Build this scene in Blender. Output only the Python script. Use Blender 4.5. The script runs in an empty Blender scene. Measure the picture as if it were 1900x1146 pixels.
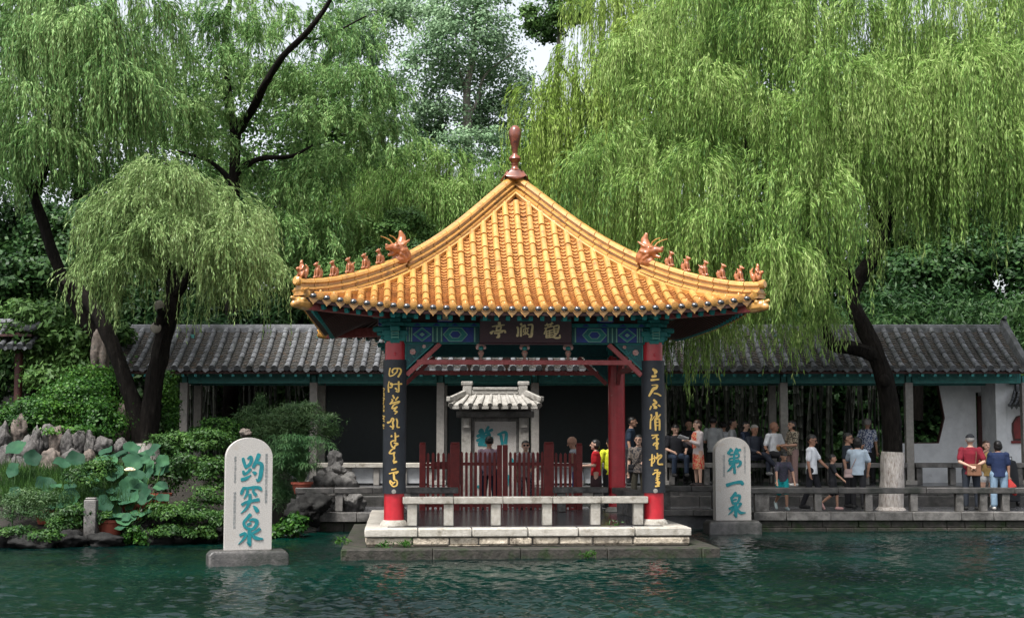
import bpy, bmesh, math, random
import numpy as np
from mathutils import Vector, Matrix, noise
from mathutils.geometry import tessellate_polygon
R = math.radians
rng = np.random.default_rng(7)
random.seed(7)
scene = bpy.context.scene
COL = scene.collection

# ---------------------------------------------------------------- camera, sky, sun, exposure
F = 2800.0                       # focal length in pixels of the 1900 px wide photograph
TILT = math.atan(234 / F)
CZ = 2.16
cam_d = bpy.data.cameras.new('camera'); cam = bpy.data.objects.new('camera', cam_d); COL.objects.link(cam)
cam_d.sensor_width = 36; cam_d.lens = 36 * F / 1900; cam_d.clip_end = 2000; cam_d.clip_start = .1
cam.location = (0, 0, CZ); cam.rotation_euler = (math.pi / 2 + TILT, 0, 0)
scene.camera = cam

SUN_EL, SUN_AZ = R(63), R(216)   # azimuth measured clockwise from +Y (the view direction)
world = bpy.data.worlds.new('World'); scene.world = world; world.use_nodes = True
wn, wl = world.node_tree.nodes, world.node_tree.links
wn.clear()
sky = wn.new('ShaderNodeTexSky'); sky.sky_type = 'NISHITA'; sky.sun_disc = False
sky.sun_elevation = SUN_EL; sky.sun_rotation = SUN_AZ; sky.air_density = 1.0; sky.dust_density = 4.0; sky.ozone_density = 1.0
hs = wn.new('ShaderNodeHueSaturation'); hs.inputs['Saturation'].default_value = .3
bg = wn.new('ShaderNodeBackground'); bg.inputs[1].default_value = .135
wo = wn.new('ShaderNodeOutputWorld')
wl.new(sky.outputs[0], hs.inputs['Color']); wl.new(hs.outputs[0], bg.inputs[0]); wl.new(bg.outputs[0], wo.inputs[0])
sun_d = bpy.data.lights.new('sun', 'SUN'); sun = bpy.data.objects.new('sun', sun_d); COL.objects.link(sun)
sun_d.energy = 3.4; sun_d.angle = R(16); sun_d.color = (1, .97, .93)
sd = Vector((math.sin(SUN_AZ) * math.cos(SUN_EL), math.cos(SUN_AZ) * math.cos(SUN_EL), math.sin(SUN_EL)))
sun.rotation_euler = sd.to_track_quat('Z', 'Y').to_euler()
vs = scene.view_settings
vs.view_transform = 'Standard'; vs.look = 'None'; vs.exposure = 1.2; vs.gamma = 1
scene.cycles.max_bounces = 6; scene.cycles.transparent_max_bounces = 8
scene.cycles.use_denoising = True

# small inscriptions become meshes while the scene is still empty
def text_mesh(txt, size, step):
    cu = bpy.data.curves.new('inscription', 'FONT'); cu.body = '\n'.join(txt); cu.size = size; cu.align_x = 'CENTER'; cu.space_line = step / size; cu.extrude = .002; cu.resolution_u = 2
    o = bpy.data.objects.new('inscription', cu); COL.objects.link(o)
    dg = bpy.context.evaluated_depsgraph_get(); me = bpy.data.meshes.new_from_object(o.evaluated_get(dg)); me.materials.clear()
    bpy.data.objects.remove(o); return me
TEXT = {t: text_mesh(t, .92, 1.0) for t in ('都察院右副都御史天水胡纘宗書', '嘉靖十五年六月吉日', '濟南府知府同立石於此', '同治八年己巳五月立', '歷城王鍾霖題')}

# ---------------------------------------------------------------- helpers
_c, _s = math.cos(TILT), math.sin(TILT)
def at(px, py, Y):               # photo pixel -> world point at distance Y
    a = (px - 950) / F; b = (573 - py) / F
    d = (a, _c - b * _s, _s + b * _c); k = Y / d[1]
    return Vector((k * d[0], Y, CZ + k * d[2]))
def onz(px, py, z):              # photo pixel -> world point at height z
    p = at(px, py, 10); k = (z - CZ) / (p.z - CZ)
    return Vector((p.x * k, 10 * k, z))
def gx(px, Y): return (px - 950) / F * Y * 1.0

def nd(nt, t, **kw):
    n = nt.nodes.new(t)
    for k, v in kw.items():
        if k in n.inputs: n.inputs[k].default_value = v
        else: setattr(n, k, v)
    return n
def mat(name, col, rough=.6, col2=None, nscale=6, amt=1.0, bump=0, bscale=30, spec=.4, metal=0, coat=0, stain=None, sscale=1.5, sthr=.55, isl=0, stretch=(1, 1, 1)):
    m = bpy.data.materials.new(name); m.use_nodes = True
    nt = m.node_tree; b = nt.nodes['Principled BSDF']; L = nt.links.new
    b.inputs['Roughness'].default_value = rough; b.inputs['Metallic'].default_value = metal
    b.inputs['Specular IOR Level'].default_value = spec
    if coat: b.inputs['Coat Weight'].default_value = coat; b.inputs['Coat Roughness'].default_value = .12
    tc = nd(nt, 'ShaderNodeTexCoord'); mp = nd(nt, 'ShaderNodeMapping'); mp.inputs['Scale'].default_value = stretch
    L(tc.outputs['Object'], mp.inputs[0]); V = mp.outputs[0]
    c2 = col2 or tuple(x * .75 for x in col)
    n1 = nd(nt, 'ShaderNodeTexNoise', Scale=nscale, Detail=6.0, Roughness=.65); L(V, n1.inputs['Vector'])
    rp = nd(nt, 'ShaderNodeValToRGB'); rp.color_ramp.elements[0].position = .35; rp.color_ramp.elements[1].position = .66
    rp.color_ramp.elements[0].color = (*c2, 1); rp.color_ramp.elements[1].color = (*col, 1)
    L(n1.outputs['Fac'], rp.inputs[0]); out = rp.outputs[0]
    if stain:
        n2 = nd(nt, 'ShaderNodeTexNoise', Scale=sscale, Detail=8.0, Roughness=.7); L(V, n2.inputs['Vector'])
        r2 = nd(nt, 'ShaderNodeValToRGB'); r2.color_ramp.elements[0].position = sthr - .07; r2.color_ramp.elements[1].position = sthr + .1
        mx = nd(nt, 'ShaderNodeMix', data_type='RGBA'); L(n2.outputs['Fac'], r2.inputs[0]); L(r2.outputs[0], mx.inputs[0])
        L(out, mx.inputs[6]); mx.inputs[7].default_value = (*stain, 1); out = mx.outputs[2]
    if isl:                      # every tile or block has its own shade
        g = nd(nt, 'ShaderNodeNewGeometry'); mr = nd(nt, 'ShaderNodeMapRange'); mr.inputs[3].default_value = 1 - isl; mr.inputs[4].default_value = 1 + isl * .6
        L(g.outputs['Random Per Island'], mr.inputs[0]); hv = nd(nt, 'ShaderNodeHueSaturation'); L(mr.outputs[0], hv.inputs['Value']); L(out, hv.inputs['Color']); out = hv.outputs[0]
    L(out, b.inputs['Base Color'])
    if bump:
        n3 = nd(nt, 'ShaderNodeTexNoise', Scale=bscale, Detail=5.0); L(V, n3.inputs['Vector'])
        bp = nd(nt, 'ShaderNodeBump', Strength=bump, Distance=.02); L(n3.outputs['Fac'], bp.inputs['Height']); L(bp.outputs[0], b.inputs['Normal'])
    return m
def leafmat(name, cols, trans=.35, rough=.5, cl=.5):
    m = bpy.data.materials.new(name); m.use_nodes = True
    nt = m.node_tree; b = nt.nodes['Principled BSDF']; L = nt.links.new; o = nt.nodes['Material Output']
    g = nd(nt, 'ShaderNodeNewGeometry'); rp = nd(nt, 'ShaderNodeValToRGB')
    tc = nd(nt, 'ShaderNodeTexCoord'); n = nd(nt, 'ShaderNodeTexNoise', Scale=cl, Detail=3.0); L(tc.outputs['Object'], n.inputs['Vector'])
    ad = nd(nt, 'ShaderNodeMath', operation='MULTIPLY_ADD'); L(n.outputs['Fac'], ad.inputs[0]); ad.inputs[1].default_value = 1.3; 
    ml = nd(nt, 'ShaderNodeMath', operation='MULTIPLY_ADD'); oi = nd(nt, 'ShaderNodeObjectInfo'); sm_ = nd(nt, 'ShaderNodeMath', operation='ADD'); fr = nd(nt, 'ShaderNodeMath', operation='FRACT')
    L(g.outputs['Random Per Island'], sm_.inputs[0]); L(oi.outputs['Random'], sm_.inputs[1]); L(sm_.outputs[0], fr.inputs[0])
    L(fr.outputs[0], ml.inputs[0]); ml.inputs[1].default_value = .55; ml.inputs[2].default_value = -.42
    L(ml.outputs[0], ad.inputs[2]); L(ad.outputs[0], rp.inputs[0])
    els = rp.color_ramp.elements
    els[0].color = (*cols[0], 1); els[1].color = (*cols[-1], 1); els[0].position = .1; els[1].position = .9
    for i, c in enumerate(cols[1:-1]):
        e = els.new(.1 + .8 * (i + 1) / (len(cols) - 1)); e.color = (*c, 1)
    L(rp.outputs[0], b.inputs['Base Color']); b.inputs['Roughness'].default_value = rough; b.inputs['Specular IOR Level'].default_value = .22
    t = nd(nt, 'ShaderNodeBsdfTranslucent'); L(rp.outputs[0], t.inputs[0])
    mx = nd(nt, 'ShaderNodeMixShader', Fac=trans); L(b.outputs[0], mx.inputs[1]); L(t.outputs[0], mx.inputs[2]); L(mx.outputs[0], o.inputs[0])
    return m

class MB:
    """collects shapes and links them as ONE mesh object"""
    def __init__(s): s.v = []; s.f = []; s.mi = []; s.cur = 0
    def add(s, vs, fs):
        n = len(s.v); s.v.extend([tuple(p) for p in vs]); s.f.extend([tuple(i + n for i in f) for f in fs]); s.mi.extend([s.cur] * len(fs)); return s
    def box(s, x0, x1, y0, y1, z0, z1):
        return s.add([(x0, y0, z0), (x1, y0, z0), (x1, y1, z0), (x0, y1, z0), (x0, y0, z1), (x1, y0, z1), (x1, y1, z1), (x0, y1, z1)],
                     [(0, 3, 2, 1), (4, 5, 6, 7), (0, 1, 5, 4), (1, 2, 6, 5), (2, 3, 7, 6), (3, 0, 4, 7)])
    def cbox(s, c, h, rz=0):
        cs, sn = math.cos(rz), math.sin(rz)
        vs = []
        for dz in (-1, 1):
            for dx, dy in ((-1, -1), (1, -1), (1, 1), (-1, 1)):
                x, y = dx * h[0], dy * h[1]; vs.append((c[0] + x * cs - y * sn, c[1] + x * sn + y * cs, c[2] + dz * h[2]))
        return s.add(vs, [(0, 3, 2, 1), (4, 5, 6, 7), (0, 1, 5, 4), (1, 2, 6, 5), (2, 3, 7, 6), (3, 0, 4, 7)])
    def bar(s, p, q, w, h, up=(0, 0, 1)):
        p, q = Vector(p), Vector(q); d = (q - p).normalized(); sx = d.cross(Vector(up)).normalized() * w / 2; u = sx.cross(d).normalized() * h / 2
        vs = [p - sx - u, p + sx - u, p + sx + u, p - sx + u, q - sx - u, q + sx - u, q + sx + u, q - sx + u]
        return s.add(vs, [(0, 1, 2, 3), (7, 6, 5, 4), (0, 4, 5, 1), (1, 5, 6, 2), (2, 6, 7, 3), (3, 7, 4, 0)])
    def tube(s, pts, rad, n=8, cap=True, wob=0):
        pts = [Vector(p) for p in pts]; m = len(pts)
        if not hasattr(rad, '__len__'): rad = [rad] * m
        vs = []; prev = None
        for i, p in enumerate(pts):
            t = (pts[min(i + 1, m - 1)] - pts[max(i - 1, 0)])
            t = t.normalized() if t.length > 1e-9 else Vector((0, 0, 1))
            if prev is None:
                a = Vector((1, 0, 0)) if abs(t.x) < .8 else Vector((0, 1, 0)); x = (a - t * a.dot(t)).normalized()
            else: x = (prev - t * prev.dot(t)).normalized()
            prev = x; y = t.cross(x)
            for k in range(n):
                an = 2 * math.pi * k / n; r = rad[i]
                if wob: r *= 1 + wob * (noise.noise(Vector((p.x * 3 + math.cos(an) * 2, p.y * 3 + math.sin(an) * 2, p.z * 2.2))))
                vs.append(p + (x * math.cos(an) + y * math.sin(an)) * r)
        fs = [(i * n + k, i * n + (k + 1) % n, (i + 1) * n + (k + 1) % n, (i + 1) * n + k) for i in range(m - 1) for k in range(n)]
        if cap: fs += [tuple(range(n - 1, -1, -1)), tuple((m - 1) * n + k for k in range(n))]
        return s.add(vs, fs)
    def lathe(s, prof, c=(0, 0, 0), n=20, sx=1, sy=1):
        vs = [(c[0] + r * sx * math.cos(2 * math.pi * k / n), c[1] + r * sy * math.sin(2 * math.pi * k / n), c[2] + z) for r, z in prof for k in range(n)]
        m = len(prof)
        fs = [(i * n + k, i * n + (k + 1) % n, (i + 1) * n + (k + 1) % n, (i + 1) * n + k) for i in range(m - 1) for k in range(n)]
        fs += [tuple(range(n - 1, -1, -1)), tuple((m - 1) * n + k for k in range(n))]
        return s.add(vs, fs)
    def ell(s, c, r, n=12, m=8, rot=None):
        c = Vector(c); vs = [Vector((0, 0, -r[2]))]
        for i in range(1, m):
            a = -math.pi / 2 + math.pi * i / m
            vs += [Vector((r[0] * math.cos(a) * math.cos(2 * math.pi * k / n), r[1] * math.cos(a) * math.sin(2 * math.pi * k / n), r[2] * math.sin(a))) for k in range(n)]
        vs.append(Vector((0, 0, r[2])))
        if rot is not None: vs = [rot @ v for v in vs]
        fs = [(0, 1 + (k + 1) % n, 1 + k) for k in range(n)]
        for i in range(m - 2):
            fs += [(1 + i * n + k, 1 + i * n + (k + 1) % n, 1 + (i + 1) * n + (k + 1) % n, 1 + (i + 1) * n + k) for k in range(n)]
        T = len(vs) - 1; o = 1 + (m - 2) * n
        fs += [(T, o + k, o + (k + 1) % n) for k in range(n)]
        return s.add([v + c for v in vs], fs)
    def cap(s, p, q, r0, r1, n=9):       # tapered limb with round ends
        p, q = Vector(p), Vector(q); d = q - p; L_ = d.length or 1e-6; d = d / L_
        pts = [p - d * r0 * .96, p - d * r0 * .7, p, q, q + d * r1 * .7, q + d * r1 * .96]
        return s.tube(pts, [r0 * .25, r0 * .72, r0, r1, r1 * .72, r1 * .25], n)
    def loft(s, rings, n=14):            # rings: (x,y,z,rx,ry)
        vs = [(x + rx * math.cos(2 * math.pi * k / n), y + ry * math.sin(2 * math.pi * k / n), z) for x, y, z, rx, ry in rings for k in range(n)]
        m = len(rings)
        fs = [(i * n + k, i * n + (k + 1) % n, (i + 1) * n + (k + 1) % n, (i + 1) * n + k) for i in range(m - 1) for k in range(n)]
        fs += [tuple(range(n - 1, -1, -1)), tuple((m - 1) * n + k for k in range(n))]
        return s.add(vs, fs)
    def prism(s, poly, fn, h):           # polygon (x,y) extruded from 0 to h through fn(x,y,h)
        n = len(poly)
        vs = [fn(x, y, 0) for x, y in poly] + [fn(x, y, h) for x, y in poly]
        tri = tessellate_polygon([[Vector((x, y, 0)) for x, y in poly]])
        ar = sum(poly[i][0] * poly[(i + 1) % n][1] - poly[(i + 1) % n][0] * poly[i][1] for i in range(n))
        fs = []
        for t in tri:
            fs.append(tuple(i + n for i in t)); fs.append(tuple(reversed(t)))
        fs += [(i, (i + 1) % n, (i + 1) % n + n, i + n) for i in range(n)]
        return s.add(vs, fs)
    def build(s, name, mats, parent=None, smooth=True, bevel=0, loc=None, rz=0, ang=38, remesh=0, sm=0, fixn=False):
        me = bpy.data.meshes.new(name); me.from_pydata(s.v, [], s.f); 
        if not isinstance(mats, (list, tuple)): mats = [mats]
        for m in mats: me.materials.append(m)
        if len(mats) > 1: me.polygons.foreach_set('material_index', s.mi)
        if fixn:
            bm = bmesh.new(); bm.from_mesh(me); bmesh.ops.recalc_face_normals(bm, faces=bm.faces); bm.to_mesh(me); bm.free()
        if smooth:
            me.polygons.foreach_set('use_smooth', [True] * len(me.polygons))
            if not remesh: me.set_sharp_from_angle(angle=R(ang))
        o = bpy.data.objects.new(name, me); COL.objects.link(o)
        if parent: o.parent = parent
        if loc is not None: o.location = loc
        o.rotation_euler.z = rz
        if bevel:
            b = o.modifiers.new('bevel', 'BEVEL'); b.width = bevel; b.segments = 2; b.limit_method = 'ANGLE'; b.angle_limit = R(40)
        if remesh:
            r = o.modifiers.new('remesh', 'REMESH'); r.mode = 'VOXEL'; r.voxel_size = remesh; r.use_smooth_shade = True
            if sm: q = o.modifiers.new('smooth', 'SMOOTH'); q.factor = .5; q.iterations = sm
        return o
def empty(name, loc=(0, 0, 0), rz=0):
    o = bpy.data.objects.new(name, None); COL.objects.link(o); o.location = loc; o.rotation_euler.z = rz; o.empty_display_size = .2; return o
def tag(o, label=None, cat=None, group=None, kind=None):
    if label: o['label'] = label
    if cat: o['category'] = cat
    if group: o['group'] = group
    if kind: o['kind'] = kind
    return o
def copy_tree(o, parent=None):
    c = o.copy(); COL.objects.link(c)
    if parent is not None: c.parent = parent
    for ch in list(o.children): copy_tree(ch, c)
    return c
def catmull(pts, k=6):
    pts = [np.array(p, float) for p in pts]
    if len(pts) < 2: return pts
    P = [2 * pts[0] - pts[1]] + pts + [2 * pts[-1] - pts[-2]]; out = []
    for i in range(1, len(P) - 2):
        for j in range(k):
            t = j / k; a, b, c, d = P[i - 1], P[i], P[i + 1], P[i + 2]
            out.append(.5 * (2 * b + (c - a) * t + (2 * a - 5 * b + 4 * c - d) * t * t + (3 * b - a - 3 * c + d) * t ** 3))
    out.append(pts[-1]); return out
def raw_mesh(name, verts, faces, mats, mi=None, parent=None, smooth=False):
    """verts (N,3), faces (M,4) numpy -> one object"""
    me = bpy.data.meshes.new(name); M = len(faces)
    me.vertices.add(len(verts)); me.vertices.foreach_set('co', np.ascontiguousarray(verts, np.float32).ravel())
    me.loops.add(4 * M); me.loops.foreach_set('vertex_index', np.ascontiguousarray(faces, np.int32).ravel())
    me.polygons.add(M); me.polygons.foreach_set('loop_start', np.arange(0, 4 * M, 4, dtype=np.int32))
    if not isinstance(mats, (list, tuple)): mats = [mats]
    for m in mats: me.materials.append(m)
    if mi is not None: me.polygons.foreach_set('material_index', np.ascontiguousarray(mi, np.int32))
    if smooth: me.polygons.foreach_set('use_smooth', np.ones(M, bool))
    me.update(calc_edges=True)
    o = bpy.data.objects.new(name, me); COL.objects.link(o)
    if parent: o.parent = parent
    return o

# brush strokes: list of (x, y, width) in pixels of an enlarged view; laid on a surface through fn(x, y, h)
def brush(mb, strokes, fn, h=.006, k=5):
    for n_, st in enumerate(strokes):
        st = [p if len(p) == 3 else (p[0], p[1], 24) for p in st]
        if len(st) == 1: st = [st[0], (st[0][0] + .5, st[0][1] + .5, st[0][2])]
        ps = catmull(st, k); L_, R_ = [], []
        m = len(ps)
        for i, p in enumerate(ps):
            d = ps[min(i + 1, m - 1)] - ps[max(i - 1, 0)]; l = math.hypot(d[0], d[1]) or 1; nx, ny = -d[1] / l, d[0] / l
            w = max(p[2], 2) / 2
            L_.append((p[0] + nx * w, p[1] + ny * w)); R_.append((p[0] - nx * w, p[1] - ny * w))
        def endcap(p, q, w):     # rounded brush ends
            d = (p[0] - q[0], p[1] - q[1]); l = math.hypot(*d) or 1; d = (d[0] / l, d[1] / l); nx, ny = -d[1], d[0]
            return [(p[0] + (nx * math.cos(a) + d[0] * math.sin(a)) * w, p[1] + (ny * math.cos(a) + d[1] * math.sin(a)) * w) for a in (math.pi * .25, math.pi * .5, math.pi * .75)]
        ce = endcap(ps[-1], ps[-2], max(ps[-1][2], 2) / 2); cs = endcap(ps[0], ps[1], max(ps[0][2], 2) / 2)
        hh = h + n_ * .0003
        top = []
        # strip of quads, each end closed with a small fan
        a = [cs[1]] + L_ + [ce[1]]; b = [cs[1]] + R_ + [ce[1]]
        vs = []; fs = []
        rows = [((cs[2]), (cs[0]))] + list(zip(L_, R_)) + [((ce[0]), (ce[2]))]
        n = len(rows)
        for l, r in rows: vs += [fn(*l, hh), fn(*r, hh), fn(*l, 0), fn(*r, 0)]
        for i in range(n - 1):
            o = i * 4; q = o + 4
            fs += [(o, q, q + 1, o + 1), (o, o + 2, q + 2, q), (o + 1, q + 1, q + 3, o + 3)]
        fs += [(0, 1, 3, 2), ((n - 1) * 4, (n - 1) * 4 + 2, (n - 1) * 4 + 3, (n - 1) * 4 + 1)]
        mb.add(vs, fs)
# ---------------------------------------------------------------- materials
M_WHITE_STONE = mat('white_stone', (.42, .395, .35), .78, (.28, .26, .22), 9, bump=.5, bscale=40, stain=(.13, .11, .08), sscale=3.6, sthr=.62, isl=.12)
M_STELE = mat('stele_granite', (.4, .38, .355), .8, (.27, .255, .24), 60, bump=.25, bscale=90, stain=(.3, .26, .22), sscale=3, sthr=.66)
M_GREY_STONE = mat('grey_stone', (.15, .142, .132), .6, (.08, .076, .072), 8, bump=.4, bscale=40, stain=(.03, .028, .025), sscale=2.5, sthr=.53, isl=.25)
M_DARK_STONE = mat('dark_wet_stone', (.075, .07, .066), .4, (.03, .029, .028), 6, bump=.4, bscale=30, stain=(.014, .016, .012), sscale=2.2, sthr=.54)
M_MOSS_STONE = mat('mossy_stone', (.048, .043, .037), .7, (.018, .018, .015), 6, bump=.8, bscale=24, stain=(.014, .026, .008), sscale=3.2, sthr=.56, spec=.2)
M_SHRINE = mat('weathered_grey_stone', (.31, .295, .27), .8, (.2, .19, .17), 10, bump=.5, bscale=40, stain=(.1, .09, .075), sscale=4, sthr=.6, isl=.12)
M_FLOOR = mat('wet_paving', (.12, .12, .125), .22, (.07, .07, .075), 5, bump=.1, bscale=12)
M_ROCK = mat('lake_rock', (.125, .115, .108), .8, (.032, .03, .029), 5, bump=.9, bscale=14, stain=(.02, .022, .018), sscale=4, sthr=.55)
M_ROCK_PALE = mat('pale_rock', (.22, .21, .2), .85, (.06, .058, .055), 5, bump=1.0, bscale=12, stain=(.03, .03, .028), sscale=5, sthr=.55)
M_ROCK_WARM = mat('warm_rock', (.15, .12, .1), .8, (.045, .036, .03), 5, bump=.9, bscale=14, stain=(.03, .03, .025), sscale=4, sthr=.58)
M_ROCK_DARK = mat('dark_rock', (.022, .022, .021), .9, (.007, .007, .007), 5, spec=.1, bump=.8, bscale=12)
M_RED = mat('red_paint', (.5, .018, .03), .34, (.38, .013, .022), 5, coat=.4, stain=(.55, .2, .17), sscale=9, sthr=.72)
M_RED_DARK = mat('brown_red_paint', (.2, .02, .017), .5, (.13, .013, .012), 8, bump=.15, bscale=30)
M_PINK_RED = mat('faded_red_paint', (.38, .085, .085), .55, (.27, .05, .05), 10, stain=(.5, .3, .28), sscale=14, sthr=.66)
M_RAFTER = mat('rafter_wood', (.07, .022, .018), .6, (.045, .015, .012), 8)
M_SOFFIT = mat('soffit_wood', (.05, .018, .015), .7, (.03, .012, .01), 8)
M_TEAL = mat('teal_paint', (.02, .22, .2), .55, (.012, .15, .15), 12, stain=(.012, .06, .08), sscale=14, sthr=.6)
M_TEAL_DK = mat('deep_teal_paint', (.012, .1, .105), .55, (.008, .06, .07), 14)
M_BLUE = mat('blue_paint', (.012, .04, .24), .5, (.01, .025, .15), 10)
M_PALE_GREEN = mat('pale_green_trim', (.2, .4, .3), .5, (.12, .3, .24), 10)
M_GOLD = mat('gold_leaf', (.85, .58, .17), .38, (.7, .43, .1), 30, metal=.15, bump=.3, bscale=60)
M_GOLD_OLD = mat('old_gold', (.8, .64, .38), .5, (.65, .48, .24), 30, metal=.0)
M_BOARD = mat('black_lacquer_board', (.022, .026, .034), .5, (.013, .015, .02), 5, bump=.1, bscale=20, stain=(.05, .05, .055), sscale=12, sthr=.7)
M_PLAQUE = mat('plaque_wood', (.05, .016, .022), .4, (.035, .011, .016), 7)
M_FLOWER = mat('painted_flower', (.5, .2, .18), .6, (.55, .42, .38), 20)
M_VASE = mat('painted_vase', (.42, .15, .12), .6, (.2, .2, .16), 25)
# glazed roof
def glaze(name, c1, c2, rough):
    m = mat(name, c1, rough, c2, 7, coat=.5, bump=.12, bscale=9, stain=tuple(x * .38 for x in c2), sscale=4.5, sthr=.6, spec=.5, isl=.15); return m
M_TILE = glaze('yellow_glaze', (.47, .25, .066), (.4, .185, .045), .4)
M_PAN = glaze('orange_pan_glaze', (.42, .205, .06), (.3, .12, .032), .48)
M_RIDGE = glaze('ridge_glaze', (.45, .24, .055), (.38, .175, .037), .4)
M_BEAST = glaze('rust_glaze', (.35, .115, .03), (.21, .06, .016), .5)
M_FINIAL = glaze('brown_glaze', (.18, .045, .017), (.08, .02, .011), .28)
M_CAPBLK = mat('black_glaze', (.012, .012, .014), .08, (.02, .02, .02), 5, spec=.9, coat=1)
M_GREYTILE = mat('grey_roof_tile', (.125, .13, .138), .75, (.06, .062, .068), 4, bump=.4, bscale=30, stain=(.035, .04, .035), sscale=3, sthr=.57, isl=.35)
M_GREYPAN = mat('grey_pan_tile', (.08, .078, .075), .8, (.04, .036, .03), 6, bump=.4, bscale=30, stain=(.09, .055, .03), sscale=5, sthr=.6)
M_POST = mat('gallery_post_stone', (.25, .235, .215), .8, (.18, .17, .155), 12, bump=.2, bscale=60)
M_GAL_TEAL = mat('gallery_teal', (.045, .2, .18), .6, (.028, .13, .12), 10)
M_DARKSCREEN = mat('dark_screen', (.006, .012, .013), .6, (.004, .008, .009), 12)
M_PLASTER = mat('white_plaster', (.74, .75, .76), .9, (.56, .57, .58), 2.5, stain=(.3, .3, .3), sscale=2, sthr=.7)
M_MARBLE = mat('pale_marble', (.42, .43, .44), .6, (.3, .31, .32), 4, stain=(.18, .18, .18), sscale=3, sthr=.65)
M_BARK = mat('dark_bark', (.013, .011, .0095), .95, (.004, .0035, .003), 9, bump=1.0, bscale=16, spec=.08, stretch=(2, 2, .5), stain=(.045, .04, .034), sscale=6, sthr=.68)
M_BARK_PALE = mat('pale_bark', (.22, .2, .17), .85, (.12, .11, .09), 9, bump=.6, bscale=14, stretch=(2, 2, .5))
M_LIME = mat('lime_wash', (.62, .58, .54), .9, (.33, .28, .24), 14, bump=1.0, bscale=22, stretch=(2, 2, .45), stain=(.14, .1, .08), sscale=11, sthr=.6)
M_TWIG = mat('willow_twig', (.09, .11, .03), .8)
M_BAMBOO = mat('bamboo_cane', (.014, .017, .01), .6, (.006, .008, .005), 6)
M_ROUGH_STONE = mat('rough_warm_stone', (.55, .48, .38), .85, (.33, .28, .21), 11, bump=1.0, bscale=22, stain=(.07, .055, .04), sscale=6, sthr=.57, isl=.3)
M_TERRA = mat('terracotta', (.3, .075, .045), .7, (.22, .05, .03), 8)
M_SOIL = mat('soil', (.02, .017, .013), .98, (.01, .009, .007), 4, bump=.6, bscale=10)
M_TEAL_INK = mat('teal_ink', (.006, .17, .19), .6, (.004, .12, .14), 12)
M_INK = mat('grey_ink', (.25, .27, .27), .7)
def leaf(n, *c, **k): return leafmat(n, c, **k)
M_W_BRIGHT = leaf('willow_leaf_fresh', (.055, .14, .028), (.235, .39, .09), (.43, .56, .2), trans=.5)
M_W_YELLOW = leaf('willow_leaf_pale', (.12, .21, .03), (.28, .42, .08), (.44, .56, .17), trans=.5)
M_W_CURTAIN = leaf('willow_leaf_mid', (.06, .15, .03), (.2, .36, .085), (.36, .5, .17), trans=.5)
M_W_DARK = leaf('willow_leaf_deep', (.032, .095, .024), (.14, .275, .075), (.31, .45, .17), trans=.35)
M_W_SHORT = leaf('willow_leaf_olive', (.07, .135, .035), (.22, .34, .11), (.38, .49, .22), trans=.38)
M_POPLAR = leaf('poplar_leaf', (.08, .16, .075), (.18, .29, .15), (.3, .42, .26), trans=.3)
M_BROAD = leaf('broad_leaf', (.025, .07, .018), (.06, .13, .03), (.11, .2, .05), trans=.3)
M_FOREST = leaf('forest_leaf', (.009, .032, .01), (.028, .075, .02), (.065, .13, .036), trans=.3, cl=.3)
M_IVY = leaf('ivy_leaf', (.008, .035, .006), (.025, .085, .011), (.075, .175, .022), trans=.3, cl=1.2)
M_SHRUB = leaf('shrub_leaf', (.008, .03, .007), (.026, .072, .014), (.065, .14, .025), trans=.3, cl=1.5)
M_PAPYRUS = leaf('papyrus_leaf', (.025, .08, .03), (.06, .14, .05), (.12, .21, .085), trans=.3, cl=1.5)
M_PINEY = leaf('feathery_leaf', (.015, .045, .015), (.04, .085, .028), (.075, .13, .045), trans=.25, cl=1.5)
M_LOTUS = leaf('lotus_leaf', (.009, .038, .02), (.02, .072, .036), (.045, .13, .055), trans=.25, cl=2.0, rough=.75)
M_PETAL = mat('lotus_petal', (.75, .68, .45), .5)
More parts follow.
